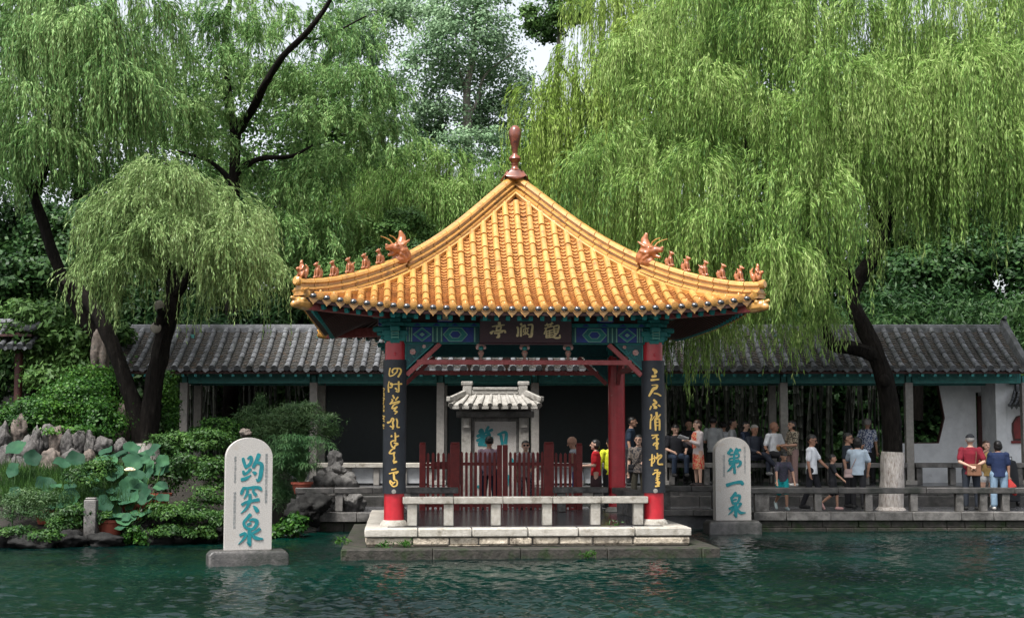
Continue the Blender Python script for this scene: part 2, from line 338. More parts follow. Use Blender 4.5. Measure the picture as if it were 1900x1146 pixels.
# ---------------------------------------------------------------- water and ground
def smooth(a, b, x):
    t = np.clip((x - a) / (b - a), 0, 1); return t * t * (3 - 2 * t)
def make_water():
    xs = np.concatenate([[-300, -80, -40, -24], np.linspace(-15, 15, 800), [24, 40, 80, 300]])
    ys = np.concatenate([[-120, -40, 0, 10, 14], np.linspace(16.5, 36, 600), [40]])
    X, Y = np.meshgrid(xs, ys); Z = np.zeros_like(X)
    r = np.random.default_rng(3)
    mod = .55 + .45 * np.sin(X * .5 + 1.2 * np.sin(Y * .31)) * np.cos(Y * .43 + X * .2)
    for i in range(36):
        lam = .12 * (1.034 ** i); th = r.normal(1.5, .7); k = 2 * math.pi / lam
        ph = r.uniform(0, 6.28); A = .0118 * lam ** .55
        Z += A * (1 - np.abs(np.sin(.5 * (k * (X * math.cos(th) + Y * math.sin(th)) + ph + 1.5 * np.sin(X * 1.1 + i) + 1.3 * np.sin(Y * .9 + 2 * i))))) * (mod if i < 22 else 1)
    Z -= np.median(Z)
    boost = .8 + .9 * smooth(27, 18, Y) * smooth(-7, 0, X)
    fade = smooth(-15, -14, X) * smooth(15, 14, X) * smooth(16.5, 17.2, Y) * smooth(36, 35.5, Y)
    Z *= fade * boost
    ny, nx = X.shape
    v = np.stack([X.ravel(), Y.ravel(), Z.ravel()], 1)
    i = np.arange(ny - 1)[:, None] * nx + np.arange(nx - 1)[None, :]
    f = np.stack([i, i + 1, i + nx + 1, i + nx], -1).reshape(-1, 4)
    m = bpy.data.materials.new('spring_water'); m.use_nodes = True; nt = m.node_tree; b = nt.nodes['Principled BSDF']
    tc = nd(nt, 'ShaderNodeTexCoord'); n = nd(nt, 'ShaderNodeTexNoise', Scale=.16, Detail=3.0); nt.links.new(tc.outputs['Object'], n.inputs['Vector'])
    rp = nd(nt, 'ShaderNodeValToRGB'); rp.color_ramp.elements[0].color = (.0005, .004, .004, 1); rp.color_ramp.elements[1].color = (.0008, .018, .0125, 1)
    rp.color_ramp.elements[0].position = .35; rp.color_ramp.elements[1].position = .7
    nt.links.new(n.outputs['Fac'], rp.inputs[0]); nt.links.new(rp.outputs[0], b.inputs['Base Color'])
    b.inputs['Roughness'].default_value = .05; b.inputs['IOR'].default_value = 1.33
    n2 = nd(nt, 'ShaderNodeTexNoise', Scale=14.0, Detail=4.0); mp = nd(nt, 'ShaderNodeMapping'); mp.inputs['Scale'].default_value = (1, 1.6, 1)
    nt.links.new(tc.outputs['Object'], mp.inputs[0]); nt.links.new(mp.outputs[0], n2.inputs['Vector'])
    bp = nd(nt, 'ShaderNodeBump', Strength=.35, Distance=.02); nt.links.new(n2.outputs['Fac'], bp.inputs['Height']); nt.links.new(bp.outputs[0], b.inputs['Normal'])
    o = raw_mesh('water', v, f, m, smooth=True); tag(o, kind='structure')
make_water()
def bank_h(X, Y):
    left = smooth(-4.9, -6.2, X)
    front = 34.4 - 4.6 * smooth(-5.5, -9.5, X)
    h = -.9 + 1.15 * smooth(front - .3, front + .25, Y) + .5 * smooth(front + .2, front + 3, Y) + .75 * smooth(32.8, 36.5, Y)
    base = -1.2 + 1.5 * smooth(36, 37, Y) + .5 * smooth(40, 44, Y)
    return base * (1 - left) + np.maximum(h, base) * left
def make_ground():
    xs = np.concatenate([[-900, -300, -90, -40], np.linspace(-22, 22, 90), [40, 90, 300, 900]])
    ys = np.concatenate([[-300, -40, 10], np.linspace(26, 46, 70), [60, 100, 250, 1200]])
    X, Y = np.meshgrid(xs, ys); Z = bank_h(X, Y)
    ny, nx = X.shape; v = np.stack([X.ravel(), Y.ravel(), Z.ravel()], 1)
    i = np.arange(ny - 1)[:, None] * nx + np.arange(nx - 1)[None, :]
    f = np.stack([i, i + 1, i + nx + 1, i + nx], -1).reshape(-1, 4)
    tag(raw_mesh('ground', v, f, M_SOIL, smooth=True), kind='structure')
make_ground()
# terraces: slabs with a course of coping blocks on the front edge
def blocks(mb, x0, x1, y0, y1, z0, z1, lo=.7, hi=1.4, gap=.008, jit=.006):
    x = x0
    while x < x1 - .05:
        w = min(random.uniform(lo, hi), x1 - x)
        if x1 - x - w < .25: w = x1 - x
        mb.box(x + gap / 2, x + w - gap / 2, y0 + random.uniform(-jit, jit), y1, z0, z1 - random.uniform(0, .004)); x += w
mb = MB(); mb.box(-4.42, 3.1, 34.45, 38, -1, .405).box(3.1, 5.47, 35.6, 38, -1, .405).box(5.47, 18, 34.65, 38, -1, .405)
tag(mb.build('terrace_pavement', M_FLOOR), kind='structure')
mb = MB(); blocks(mb, -4.42, -2.6, 34.2, 34.5, .22, .43); blocks(mb, 5.47, 18, 34.4, 34.8, .24, .43); blocks(mb, 3.1, 5.46, 35.3, 35.7, .3, .43)
tag(mb.build('terrace_kerb', M_GREY_STONE, bevel=.012), kind='structure')
mb = MB(); blocks(mb, -4.35, -2.6, 34.35, 34.8, -.5, .215, .5, 1); blocks(mb, 5.5, 18, 34.47, 34.9, .08, .235, .4, .9); blocks(mb, 5.5, 18, 34.45, 34.9, -.5, .075, .5, 1.1)
tag(mb.build('terrace_wall', M_MOSS_STONE, bevel=.015), kind='structure')
mb = MB(); blocks(mb, -16, 18, 37.55, 38.05, .3, .66); blocks(mb, -16, 18, 37.98, 38.5, .3, .88)
tag(mb.build('steps', M_DARK_STONE, bevel=.012), kind='structure')
mb = MB(); mb.box(-16, 18, 38.45, 42.2, .2, .872)
tag(mb.build('gallery_pavement', M_FLOOR), kind='structure')

# ---------------------------------------------------------------- grey tiled roofs
def tile_slope(top, bot, along, n_rows, pitch, mats_r=.075, steps=24, sag=.12, seg=8):
    """top/bot: points of the slope at the first row; rows step along `along`. returns (covers MB, pans MB)"""
    cv, pn = MB(), MB(); top, bot, along = Vector(top), Vector(bot), Vector(along).normalized()
    up = along.cross(bot - top).normalized()
    if up.z < 0: up = -up
    def P(u, t):
        p = top.lerp(bot, t) + along * u; p.z -= sag * 4 * t * (1 - t) * .5; return p
    for k in range(n_rows + 1):
        u = k * pitch + random.uniform(-.012, .012); j = random.uniform(-.01, .01)
        for i in range(seg):
            t0, t1 = i / seg, (i + 1) / seg
            a, b = P(u, t0), P(u + j, t1); r = mats_r * random.uniform(.95, 1.05)
            cv.tube([a + up * .01, b + up * .022], [r * .93, r], 8)
        if k < n_rows:
            for i in range(steps):
                t0, t1 = i / steps, (i + 1) / steps
                o = len(pn.v); row0, row1, row2 = [], [], []
                for w, d in ((0, .03), (.25, -.012), (.5, -.03), (.75, -.012), (1, .03)):
                    row0.append(P(u + w * pitch, t0) + up * (d - .012)); row1.append(P(u + w * pitch, t1) + up * (d + .012)); row2.append(P(u + w * pitch, t1) + up * (d - .014))
                pn.add(row0 + row1 + row2, [(q, q + 1, 5 + q + 1, 5 + q) for q in range(4)] + [(5 + q, 5 + q + 1, 10 + q + 1, 10 + q) for q in range(4)])
        e = P(u, 1.0) + up * .02; d = (bot - top).normalized()
        cv.tube([e - d * .02, e + d * .035], [mats_r * 1.12] * 2, 10)
        if k < n_rows:   # drip tile
            c = P(u + pitch / 2, 1.0); w = pitch * .4
            cv.add([c - along * w + up * .02, c - along * w * .6 - Vector((0, 0, .05)), c - Vector((0, 0, .1)), c + along * w * .6 - Vector((0, 0, .05)), c + along * w + up * .02, c - up * .01,
                    c - along * w + up * .02 + d * .02, c - along * w * .6 - Vector((0, 0, .05)) + d * .02, c - Vector((0, 0, .1)) + d * .02, c + along * w * .6 - Vector((0, 0, .05)) + d * .02, c + along * w + up * .02 + d * .02, c - up * .01 + d * .02],
                   [(5, 4, 3, 2, 1, 0), (6, 7, 8, 9, 10, 11), (0, 1, 7, 6), (1, 2, 8, 7), (2, 3, 9, 8), (3, 4, 10, 9)])
    return cv, pn

# ---------------------------------------------------------------- covered gallery behind the pavilion
GY = 39.2
gal = empty('covered_gallery', (0, GY, .88))
tag(gal, 'long open gallery with grey tiled roof and stone posts behind the pavilion', 'gallery')
PX = [-8.5, -5.14, -1.85, .6, 3.9, 7.04, 10.28, 13.3]
for i, x in enumerate(PX):
    m = MB(); m.cbox((x, 0, 1.32), (.1, .1, 1.32)); m.cbox((x, 0, .06), (.15, .15, .06)); m.build('post', M_POST, gal, bevel=.012)
    m = MB(); m.cbox((x, 1.75, 1.32), (.1, .1, 1.32)); m.build('post', M_POST, gal, bevel=.012)
    m = MB(); m.cbox((x, .87, 2.72), (.06, .9, .1)); m.cbox((x, .87, 3.1), (.06, .5, .08)); m.cbox((x, .87, 3.35), (.05, .05, .6)); m.build('cross_beam', M_GAL_TEAL, gal)
def scroll(mb, x, y, z, s, fl):
    pts = [(x + fl * s * (.1 + .055 * t) * math.cos(t * 1.1), y, z + s * (.02 + .05 * t) * math.sin(t * 1.1)) for t in np.linspace(0, 8, 24)]
    mb.tube(pts, .008, 4)
for a, b in zip(PX[:-1], PX[1:]):
    x0, x1 = a + .102, b - .102
    m = MB(); m.box(x0, x1, -.06, .06, 2.62, 2.92); lt = m.build('lintel', M_GAL_TEAL, gal)
    m = MB(); m.box(x0 + .45, x1 - .45, -.068, -.061, 2.87, 2.885).box(x0 + .45, x1 - .45, -.068, -.061, 2.655, 2.67)
    for fl, xx in ((1, x0), (-1, x1)):
        for q in (.04, .09, .38): m.box(*sorted((xx + fl * q, xx + fl * (q + .015))), -.068, -.061, 2.63, 2.91)
        scroll(m, xx + fl * .22, -.066, 2.77, .3, fl)
        m.bar((xx + fl * .4, -.065, 2.64), (xx + fl * .5, -.065, 2.77), .01, .012, (0, 1, 0)); m.bar((xx + fl * .5, -.065, 2.77), (xx + fl * .4, -.065, 2.9), .01, .012, (0, 1, 0))
    m.build('painted_trim', M_TEAL, lt)
    m = MB(); m.box(x0, x1, 1.69, 1.81, 2.62, 2.92); m.build('lintel', M_GAL_TEAL, gal)
    m = MB(); m.box(x0, x1, 1.71, 1.79, 2.925, 3.75); m.build('sky_gap_board', M_SOFFIT, gal)  # added above the rear lintel to stop sky leaking in under the roof
    # bench between the posts
    mid = (a + b) / 2
    if abs(mid - .0) < 1.9 and a > -2: continue           # entrance bay facing the pavilion
    m = MB(); n = 3
    for q in range(n): m.box(x0 + (x1 - x0) * q / n + .003, x0 + (x1 - x0) * (q + 1) / n - .003, -.19, .19, .45, .57)
    be = m.build('bench_seat', M_GREY_STONE if mid > 0 else M_WHITE_STONE, gal, bevel=.012)
    for q in range(5 if mid < 2 else 4):
        xx = x0 + .12 + (x1 - x0 - .24) * q / (4 if mid < 2 else 3); m = MB(); m.cbox((xx, 0, .222), (.075, .12, .222)); m.build('bench_leg', M_GREY_STONE if mid > 0 else M_POST, be, bevel=.01)
    if mid < 2.5:
        m = MB(); m.box(x0, x1, -.03, .03, .05, .445); m.build('marble_panel', M_MARBLE, be)
# roof of the gallery
x0r, x1r = -10.2, 13.15; nr = 73; pitch = (x1r - x0r) / nr
rf = empty('roof', (0, 0, 0)); rf.parent = gal
cv, pn = tile_slope((x0r, 1.2, 4.12), (x0r, -.78, 2.98), (1, 0, 0), nr, pitch)
cv.build('cover_tile', M_GREYTILE, rf, ang=50); pn.build('pan_tile', M_GREYPAN, rf, smooth=False)
m = MB(); m.add([(x0r, 1.2, 4.02), (x1r, 1.2, 4.02), (x1r, 3.0, 3.0), (x0r, 3.0, 3.0), (x0r, 1.2, 4.10), (x1r, 1.2, 4.10), (x1r, 3.0, 3.08), (x0r, 3.0, 3.08)], [(0, 3, 2, 1), (4, 5, 6, 7), (0, 1, 5, 4), (1, 2, 6, 5), (2, 3, 7, 6), (3, 0, 4, 7)])
m.build('rear_slope', M_GREYTILE, rf)
m = MB(); m.add([(x0r, 1.2, 3.93), (x1r, 1.2, 3.93), (x1r, -.72, 2.84), (x0r, -.72, 2.84), (x0r, 1.2, 3.99), (x1r, 1.2, 3.99), (x1r, -.72, 2.90), (x0r, -.72, 2.90)], [(0, 1, 2, 3), (7, 6, 5, 4), (3, 2, 6, 7), (0, 3, 7, 4), (1, 5, 6, 2)])
m.build('soffit', M_SOFFIT, rf)
m = MB(); m.tube([(x0r, 1.2, 4.14), (x1r, 1.2, 4.14)], .1, 8); m.box(x0r, x1r, 1.1, 1.3, 4.0, 4.14); m.build('ridge', M_GREYTILE, rf)
m = MB(); q = [(13.15, -.8, 3.06), (13.18, -.3, 3.28), (13.2, .4, 3.72), (13.2, 1.0, 4.12), (13.2, 1.25, 4.36), (13.2, 1.05, 4.42)]
m.tube(q, [.1, .1, .1, .1, .09, .05], 8); m.tube([(p[0], p[1], p[2] - .13) for p in q[:5]], .13, 8); m.build('end_ridge', M_GREYTILE, rf)
m = MB(); m2 = MB()
for k in range(int((x1r - x0r) / .32)):
    x = x0r + .2 + k * .32; m.bar((x, 0, 3.2), (x, -.66, 2.82), .07, .07); m2.cbox((x, -.675, 2.812), (.036, .012, .042))
m.build('rafter', M_RAFTER, rf)['kind'] = 'stuff'; m2.build('rafter_end', M_TEAL, rf)['kind'] = 'stuff'
m = MB(); m.box(x0r, x1r, -.04, .04, 2.925, 3.12); m.build('eave_board', M_RAFTER, rf)
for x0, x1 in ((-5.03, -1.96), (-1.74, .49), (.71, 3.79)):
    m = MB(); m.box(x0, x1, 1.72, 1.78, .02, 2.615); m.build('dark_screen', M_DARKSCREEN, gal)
# white end wall with a hexagonal window and a doorway
wal = empty('white_wall', (0, 41.3, .88)); tag(wal, 'white plaster wall with dark hexagonal window at the end of the gallery', 'wall')
def wpt(px, py): p = at(px, py, 41.3); return (p.x, p.z - .88)
hexw = [wpt(1664, 712), wpt(1741, 712), wpt(1753, 775), wpt(1742, 822), wpt(1664, 822), wpt(1652, 775)]
x0, x1 = wpt(1640, 800)[0], wpt(1812, 800)[0]
outer = [(x0, -.2), (x1, -.2), (x1, 3.3), (x0, 3.3)]
def wall_hole(mb, outer, hole, fn, th):
    n, k = len(outer), len(hole); pts = outer + hole
    tri = tessellate_polygon([[Vector((x, y, 0)) for x, y in outer], [Vector((x, y, 0)) for x, y in hole]])
    vs = [fn(x, y, 0) for x, y in pts] + [fn(x, y, th) for x, y in pts]; N = n + k
    fs = [tuple(t) for t in tri] + [tuple(i + N for i in reversed(t)) for t in tri]
    fs += [(i, (i + 1) % n, (i + 1) % n + N, i + N) for i in range(n)] + [(n + i, n + (i + 1) % k, n + (i + 1) % k + N, n + i + N) for i in range(k)]
    mb.add(vs, fs)
m = MB(); wall_hole(m, outer, hexw, lambda x, y, h: (x, h, y), .25); m.build('wall', M_PLASTER, wal, smooth=False, fixn=True)
cx = sum(p[0] for p in hexw) / 6; cz = sum(p[1] for p in hexw) / 6
m = MB(); wall_hole(m, [(cx + (x - cx) * .999, cz + (z - cz) * .999) for x, z in hexw], [(cx + (x - cx) * .965, cz + (z - cz) * .97) for x, z in hexw], lambda x, y, h: (x, h - .02, y), .2); m.build('window_frame', M_RAFTER, wal, smooth=False, fixn=True)
xa, xb = at(1846, 700, 40.1).x - 0, at(1866, 700, 40.1).x
m = MB(); m.box(xa, xb, -1.2, .3, -.2, 3.2); m.build('pier', M_PLASTER, wal, bevel=.01)
m = MB(); xd0, xd1 = wpt(1813, 700)[0], wpt(1833, 700)[0]; m.box(xd0, xd1, .02, .1, -.1, 2.35); m.box(xd0 + .04, xd1 - .04, .005, .019, .1, 1.0); m.box(xd0 + .04, xd1 - .04, .005, .019, 1.15, 2.2); m.build('door', M_RAFTER, wal)
m = MB(); m.box(xd0 - .05, xa + .05, .0, .22, 2.45, 3.2); m.build('wall', M_PLASTER, wal)
# small white garden house at the right edge
gh = empty('garden_house', (14.0, 40.4, .4)); tag(gh, 'small white garden house with red octagonal window at the right edge', 'house')
ox = 14.0
def gpt(px, py): p = at(px, py, 40.2); return (p.x - ox, p.z - .4)
octw = [gpt(1885, 772), gpt(1900, 768), gpt(1918, 772), gpt(1926, 785), gpt(1924, 817), gpt(1880, 817), gpt(1877, 800), gpt(1877, 785)]
o0 = gpt(1863, 900); o1 = gpt(1990, 745)
m = MB(); m.box(xb + .004 - ox, o1[0], -.2, .1, -.2, o1[1] + .5); m.build('wall', M_PLASTER, gh, bevel=.01)
m = MB(); m.prism(octw, lambda x, y, h: (x, -.202 - .03 * h, y), 1.0); wd = m.build('window', M_RAFTER, gh, smooth=False, fixn=True)
ocx = sum(p[0] for p in octw) / 8; ocz = sum(p[1] for p in octw) / 8
m = MB(); m.prism([(ocx + (x - ocx) * .86, ocz + (z - ocz) * .86) for x, z in octw], lambda x, y, h: (x, -.233 - .004 * h, y), 1.0); m.build('pane', M_RED_DARK, wd, smooth=False, fixn=True)
m = MB(); m.box(octw[7][0] - .03, octw[3][0] + .05, -.26, -.205, octw[5][1] - .07, octw[5][1] - .005); m.build('sill', M_RED_DARK, wd)
e0 = gpt(1851, 753); t0 = gpt(1884, 724)
cv, pn = tile_slope((t0[0] - .02, -.205, t0[1]), (t0[0] - .42, -.95, e0[1]), (1, 0, 0), 17, .13, .038, steps=12, seg=5)
r_ = cv.build('roof', M_GREYTILE, gh, ang=50); pn.build('pan_tile', M_GREYPAN, r_, smooth=False)
m = MB(); m.box(t0[0] - .03, t0[0] + 2.2, -.33, -.205, t0[1] - .05, t0[1] + .2); m.tube([(t0[0] - .06, -.3, t0[1] + .23), (t0[0] + 2.2, -.3, t0[1] + .23)], .06, 8); m.build('ridge', M_GREYTILE, r_, bevel=.02)
# roof corner of another garden pavilion at the left edge
lp = empty('garden_pavilion', (-13.3, 39.5, .9)); tag(lp, 'dim garden pavilion with curved grey tiled roof corner at the left edge', 'pavilion')
tp = at(68, 622, 38.4); rg = at(0, 598, 39.4)
cv, pn = tile_slope((-2.6, .0, rg.z - .9 - .05), (-2.6, -1.1, tp.z - .9 - .28), (1, 0, 0), 15, .24, steps=12, seg=5)
r_ = cv.build('roof', M_GREYTILE, lp, ang=50); pn.build('pan_tile', M_GREYPAN, r_, smooth=False)
m = MB(); zz = rg.z - .9
m.tube([(-2.6, 0, zz), (.2, -.1, zz), (.6, -.5, zz - .16), (.95, -.9, zz - .22), (1.25, -1.25, zz - .16), (1.32, -1.3, zz - .1)], [.1, .1, .1, .09, .08, .05], 8)
m.build('ridge', M_GREYTILE, r_)
for x in (-1.8, .55):
    m = MB(); m.tube([(x, -.5, -.3), (x, -.5, zz - .3)], .11, 10); m.build('post', M_RAFTER, lp)
m = MB(); m.box(-2.6, 1.0, -.95, .6, zz - .42, zz - .36); m.build('ceiling', M_SOFFIT, lp)

# low stone rails along the terrace edge
def stone_rail(p, q, posts, label, z0=.43, top=.97, mtl=M_DARK_STONE, pm=M_GREY_STONE, cuts=5):
    p, q = Vector((*p, 0)), Vector((*q, 0)); d = (q - p); L_ = d.length; rz = math.atan2(d.y, d.x)
    t = empty('stone_railing', (p.x, p.y, z0), rz); tag(t, label, 'railing')
    h = top - z0
    m = MB()
    for i in range(cuts): m.box(L_ * i / cuts + .004, L_ * (i + 1) / cuts - .004, -.13 + random.uniform(-.004, .004), .13, h - .135, h)
    m.build('rail', mtl, t, bevel=.015)
    for s in posts:
        m = MB(); m.cbox((s, 0, (h - .137) / 2), (.085, .1, (h - .137) / 2)); m.build('post', pm, t, bevel=.01)
    return t
sx = 12.3 / 1000
stone_rail((5.42, 34.75), (15.5, 34.75), [((px - 950) / F * 34.75 - 5.42) for px in (1403, 1416, 1513, 1606, 1689, 1773, 1817, 1858, 1940, 2030)], 'long weathered dark stone rail along the right terrace edge')
stone_rail((-4.95, 34.7), (-2.3, 34.9), [.12, 1.0, 2.2], 'short dark stone rail left of the pavilion beside the rockery', cuts=3)
stone_rail((3.35, 35.9), (5.1, 35.9), [.3, 1.45], 'short dark stone rail between the pavilion and the right stele', cuts=2)
# ---------------------------------------------------------------- the pavilion
PAV = empty('pavilion', (.06, 30.7, .19), R(4.2))
tag(PAV, 'square open pavilion with golden glazed tile roof and red columns on a stone platform', 'pavilion')
Z0 = .19
def pv(z): return z - Z0
S2 = 2.425
# plinth and podium
m = MB(); 
m.box(-3.3, 3.3, -3.6, 3.6, pv(-.6), pv(.17)); m.build('plinth_core', M_DARK_STONE, PAV)
m = MB(); blocks(m, -3.34, 3.34, -4.02, -3.5, pv(-.6), pv(.185), .9, 1.9)
for sx_ in (-1, 1):
    y = -3.48
    while y < 3.6:
        l = random.uniform(.7, 1.3); m.box(*sorted((sx_ * 3.34, sx_ * 2.9)), y + .005, min(y + l, 3.6), pv(-.6), pv(.185)); y += l
m.build('plinth', M_MOSS_STONE, PAV, bevel=.02)
m = MB(); m.box(-2.8, 2.8, -3.3, 3.4, pv(.17), pv(.492)); m.build('podium_floor', M_FLOOR, PAV)
def ring(mb, half, yb, d, z0, z1, lo, hi, jit):
    blocks(mb, -half, half, -yb, -yb + d, z0, z1, lo, hi, .014, jit)
    for sx_ in (-1, 1):
        y = -yb + d
        while y < 3.45:
            l = random.uniform(lo, hi); l = min(l, 3.45 - y); mb.box(*sorted((sx_ * (half + random.uniform(-jit, jit)), sx_ * (half - d))), y + .006, y + l - .006, z0, z1); y += l
m = MB(); ring(m, 2.95, 3.42, .42, pv(.352), pv(.5), .75, 1.15, .006); m.build('podium_coping', M_WHITE_STONE, PAV, bevel=.018)
m = MB(); ring(m, 2.92, 3.37, .35, pv(.203), pv(.338), .3, .95, .03); m.build('podium_course', M_ROUGH_STONE, PAV, bevel=.03)
m = MB(); ring(m, 2.9, 3.36, .3, pv(.187), pv(.2), .5, .9, .02); m.build('podium_course', M_ROUGH_STONE, PAV, bevel=.006)
m = MB(); ring(m, 2.88, 3.33, .2, pv(.18), pv(.345), .8, .9, .0); m.build('podium_core', M_DARK_STONE, PAV)
for cx_ in (-1, 1):
    for cy_ in (-1, 1):
        m = MB(); m.lathe([(.27, 0), (.265, .03), (.215, .095), (.2, .105)], (cx_ * S2, cy_ * S2, pv(.5)), 24); m.build('column_base', M_WHITE_STONE, PAV)
        m = MB(); m.lathe([(.186, 0), (.186, 3.4)], (cx_ * S2, cy_ * S2, pv(.604)), 28)
        cl = m.build('column', M_RED, PAV)
        m = MB(); m.lathe([(.03, 0), (.03, .02), (.012, .03)], (0, 0, 0), 10); st = m.build('boss', M_RED, cl); st.location = (cx_ * S2, cy_ * S2 - .178, pv(3.66)); st.rotation_euler.x = R(90)
# couplet boards wrapped round the two front columns
def board(sx_, strokes_list, crop_x, mid_px):
    c = (sx_ * S2, -S2)
    m = MB(); n = 22; r0, r1 = .196, .216; z0, z1 = pv(1.09), pv(3.555)
    vs, fs = [], []
    for k in range(n + 1):
        a = R(-90 - 96 + 192 * k / n)
        for r in (r0, r1):
            for z in (z0, z1): vs.append((c[0] + r * math.cos(a), c[1] + r * math.sin(a), z))
    for k in range(n):
        o = k * 4; q = o + 4
        fs += [(o + 2, q + 2, q + 3, o + 3), (o, o + 1, q + 1, q), (o + 1, o + 3, q + 3, q + 1), (o, q, q + 2, o + 2)]
    fs += [(0, 2, 3, 1), (n * 4, n * 4 + 1, n * 4 + 3, n * 4 + 2)]
    m.add(vs, fs); bd = m.build('couplet_board', M_BOARD, PAV)
    def fn_for(oy):
        def fn(x, y, h):
            px = crop_x + x / 9.24; py = oy + y / 9.24
            dx = (px - mid_px) / 99.0; z = pv(1.09) + (913 - py) / 98.8
            an = max(-1.5, min(1.5, math.asin(max(-.99, min(.99, dx / .217))))); r = .2165 + h
            return (c[0] + r * math.sin(an), c[1] - r * math.cos(an), z)
        return fn
    m = MB()
    for oy, st in strokes_list: brush(m, st, fn_for(oy), .009)
    m.build('lettering', M_GOLD, bd, smooth=False)
    m = MB(); m.lathe([(.042, 0), (.042, .012), (.02, .02)], (0, 0, 0), 14); b_ = m.build('rosette', M_SHRINE, bd); b_.location = (c[0] - .005, c[1] - .214, pv(1.13)); b_.rotation_euler.x = R(90)
    return bd
L1 = [[(120,90,24),(110,150,20),(112,215,20),(170,205,22),(230,150,24),(235,95,22),(185,95,24),(155,130,26),(165,165,24)],[(235,90,26),(285,95,26),(300,140,28),(255,230,28)],
 [(105,315,18),(92,380,16),(100,485,22)],[(135,335,22),(130,365,20),(155,345,22),(150,405,24),(115,410,20)],[(140,370,14),(200,355,18),(310,350,28)],[(262,315,30),(265,400,26),(262,480,26),(220,475,20)],[(210,425,28),(240,450,24)],
 [(170,545,26),(190,590,28)],[(250,575,26),(215,620,26)],[(150,610,20),(165,630,24),(125,690,22)],[(140,680,20),(210,660,26),(275,645,26),(250,675,18),(190,700,24),(155,760,24),(200,755,24),(240,735,22),(190,800,24),(240,815,24),(205,855,20)],
 [(90,1000,36),(130,985,24),(160,930,28),(185,950,28),(170,1000,28),(180,1060,30),(170,1105,24)],[(130,1060,20),(175,1080,24)],[(230,940,28),(245,990,24),(240,1070,24),(275,1080,22)],
 [(14,420,12),(30,440,10),(18,470,12)],[(20,490,10),(26,560,10)],[(14,580,14),(30,600,14),(16,625,12)],[(22,640,8),(12,690,8)],[(20,710,12),(28,740,10),(16,755,10)],[(22,780,14),(22,815,14)],[(12,885,14),(34,900,14),(16,930,14),(30,950,12)],[(20,970,8),(34,985,8)],[(20,1035,16),(24,1065,14)],[(22,1085,6),(22,1105,6)]]
L2 = [[(210,65,24),(215,120,30),(215,200,26)],[(150,118,36),(156,120,30)],[(265,115,26),(225,130,22)],[(215,190,26),(165,200,22),(140,230,20),(160,290,24),(200,320,36)],[(195,230,24),(250,250,36),(210,280,24),(200,320,28)],
 [(195,320,20),(150,350,24),(120,400,26),(160,410,24),(205,390,24),(190,430,26),(200,490,26),(185,540,28),(235,545,28),(190,570,20)],
 [(160,680,26),(225,665,26)],[(120,745,20),(190,725,22),(262,710,26),(225,745,24)],[(190,730,28),(195,790,34),(200,840,34)],[(200,840,26),(245,870,24),(240,940,22),(180,955,22),(135,900,20),(135,860,20),(180,900,24),(215,880,22),(170,920,18)]]
R1 = [[(170,90,40),(215,130,60),(195,165,30)],[(160,215,44),(215,205,40)],[(140,275,36),(265,262,26)],
 [(150,362,16),(240,360,20),(215,410,50),(170,430,50),(105,545,28)],[(185,500,22),(245,510,26),(300,540,26)],
 [(180,615,36),(220,660,36),(165,690,30),(220,740,40),(180,750,26)],[(135,725,26),(115,775,20)],[(255,700,26),(285,720,22)],
 [(135,865,30),(140,900,22),(125,960,20),(120,1100,24)],[(140,960,12),(190,890,16)],[(222,830,40),(225,920,40),(200,950,36),(205,1125,28)],[(225,940,30),(265,940,30),(275,1010,28),(270,1120,30)],[(290,860,20),(255,900,24)],[(220,990,18),(265,990,18)],[(225,1045,18),(265,1045,18)]]
R2 = [[(140,105,20),(245,98,24)],[(155,155,24),(200,125,22),(220,110,20)],[(220,110,22),(225,200,30),(225,330,36)],[(215,180,26),(255,165,24)],[(165,270,26),(185,240,28),(245,240,34),(200,285,22)],
 [(145,430,24),(140,520,24),(135,620,28)],[(105,520,18),(200,480,20)],[(180,450,18),(180,540,20),(140,590,18)],[(230,410,24),(235,470,30),(210,500,24)],[(205,480,20),(290,440,30),(300,470,26),(245,520,26),(245,590,26),(320,595,30)],
 [(180,695,22),(240,688,20)],[(155,765,22),(200,735,22),(280,735,26),(250,765,22)],[(228,700,22),(225,790,28),(230,850,24),(235,960,36)],[(205,830,20),(260,790,22)],[(200,860,18),(255,840,18)],[(205,905,26),(260,890,24),(255,930,24)],[(195,965,26),(255,960,24)]]
board(-1, [(676, L1), (796, L2)], 712, 733.5)
board(1, [(676, R1), (796, R2)], 1190, 1211.5)

# stone bench rails round the podium
def bench_rail(name_off, x0, x1, y, rz, posts, mtl, seams):
    e = empty('bench_rail', (0, 0, 0), rz); e.parent = PAV
    m = MB(); xs = [x0] + seams + [x1]
    for a, b in zip(xs[:-1], xs[1:]): m.box(a + .004, b - .004, y - .15, y + .15, pv(.905), pv(1.03))
    m.build('rail', mtl, e, bevel=.014)
    for p in posts:
        m = MB(); m.cbox((p, y, pv(.703)), (.09, .1, .2)); m.build('baluster', mtl, e, bevel=.012)
bench_rail('', -2.27, 2.28, -S2 - .12, 0, [-2.09, -1.42, -.55, .4, 1.3, 2.1], M_WHITE_STONE, [-1.33, -.42, .5, 1.4])
bench_rail('', -2.2, 2.2, -S2, R(90), [-1.9, -1.2, -.5, .2, .9, 1.7], M_GREY_STONE, [-.9, .6])
bench_rail('', -2.2, 2.2, -S2, R(-90), [-1.7, -.9, -.2, .5, 1.2, 1.9], M_GREY_STONE, [-.7, .7])
bench_rail('', -2.22, -1.05, S2, 0, [-2.0, -1.25], M_GREY_STONE, [])
bench_rail('', 1.02, 2.22, S2, 0, [1.2, 2.0], M_GREY_STONE, [])

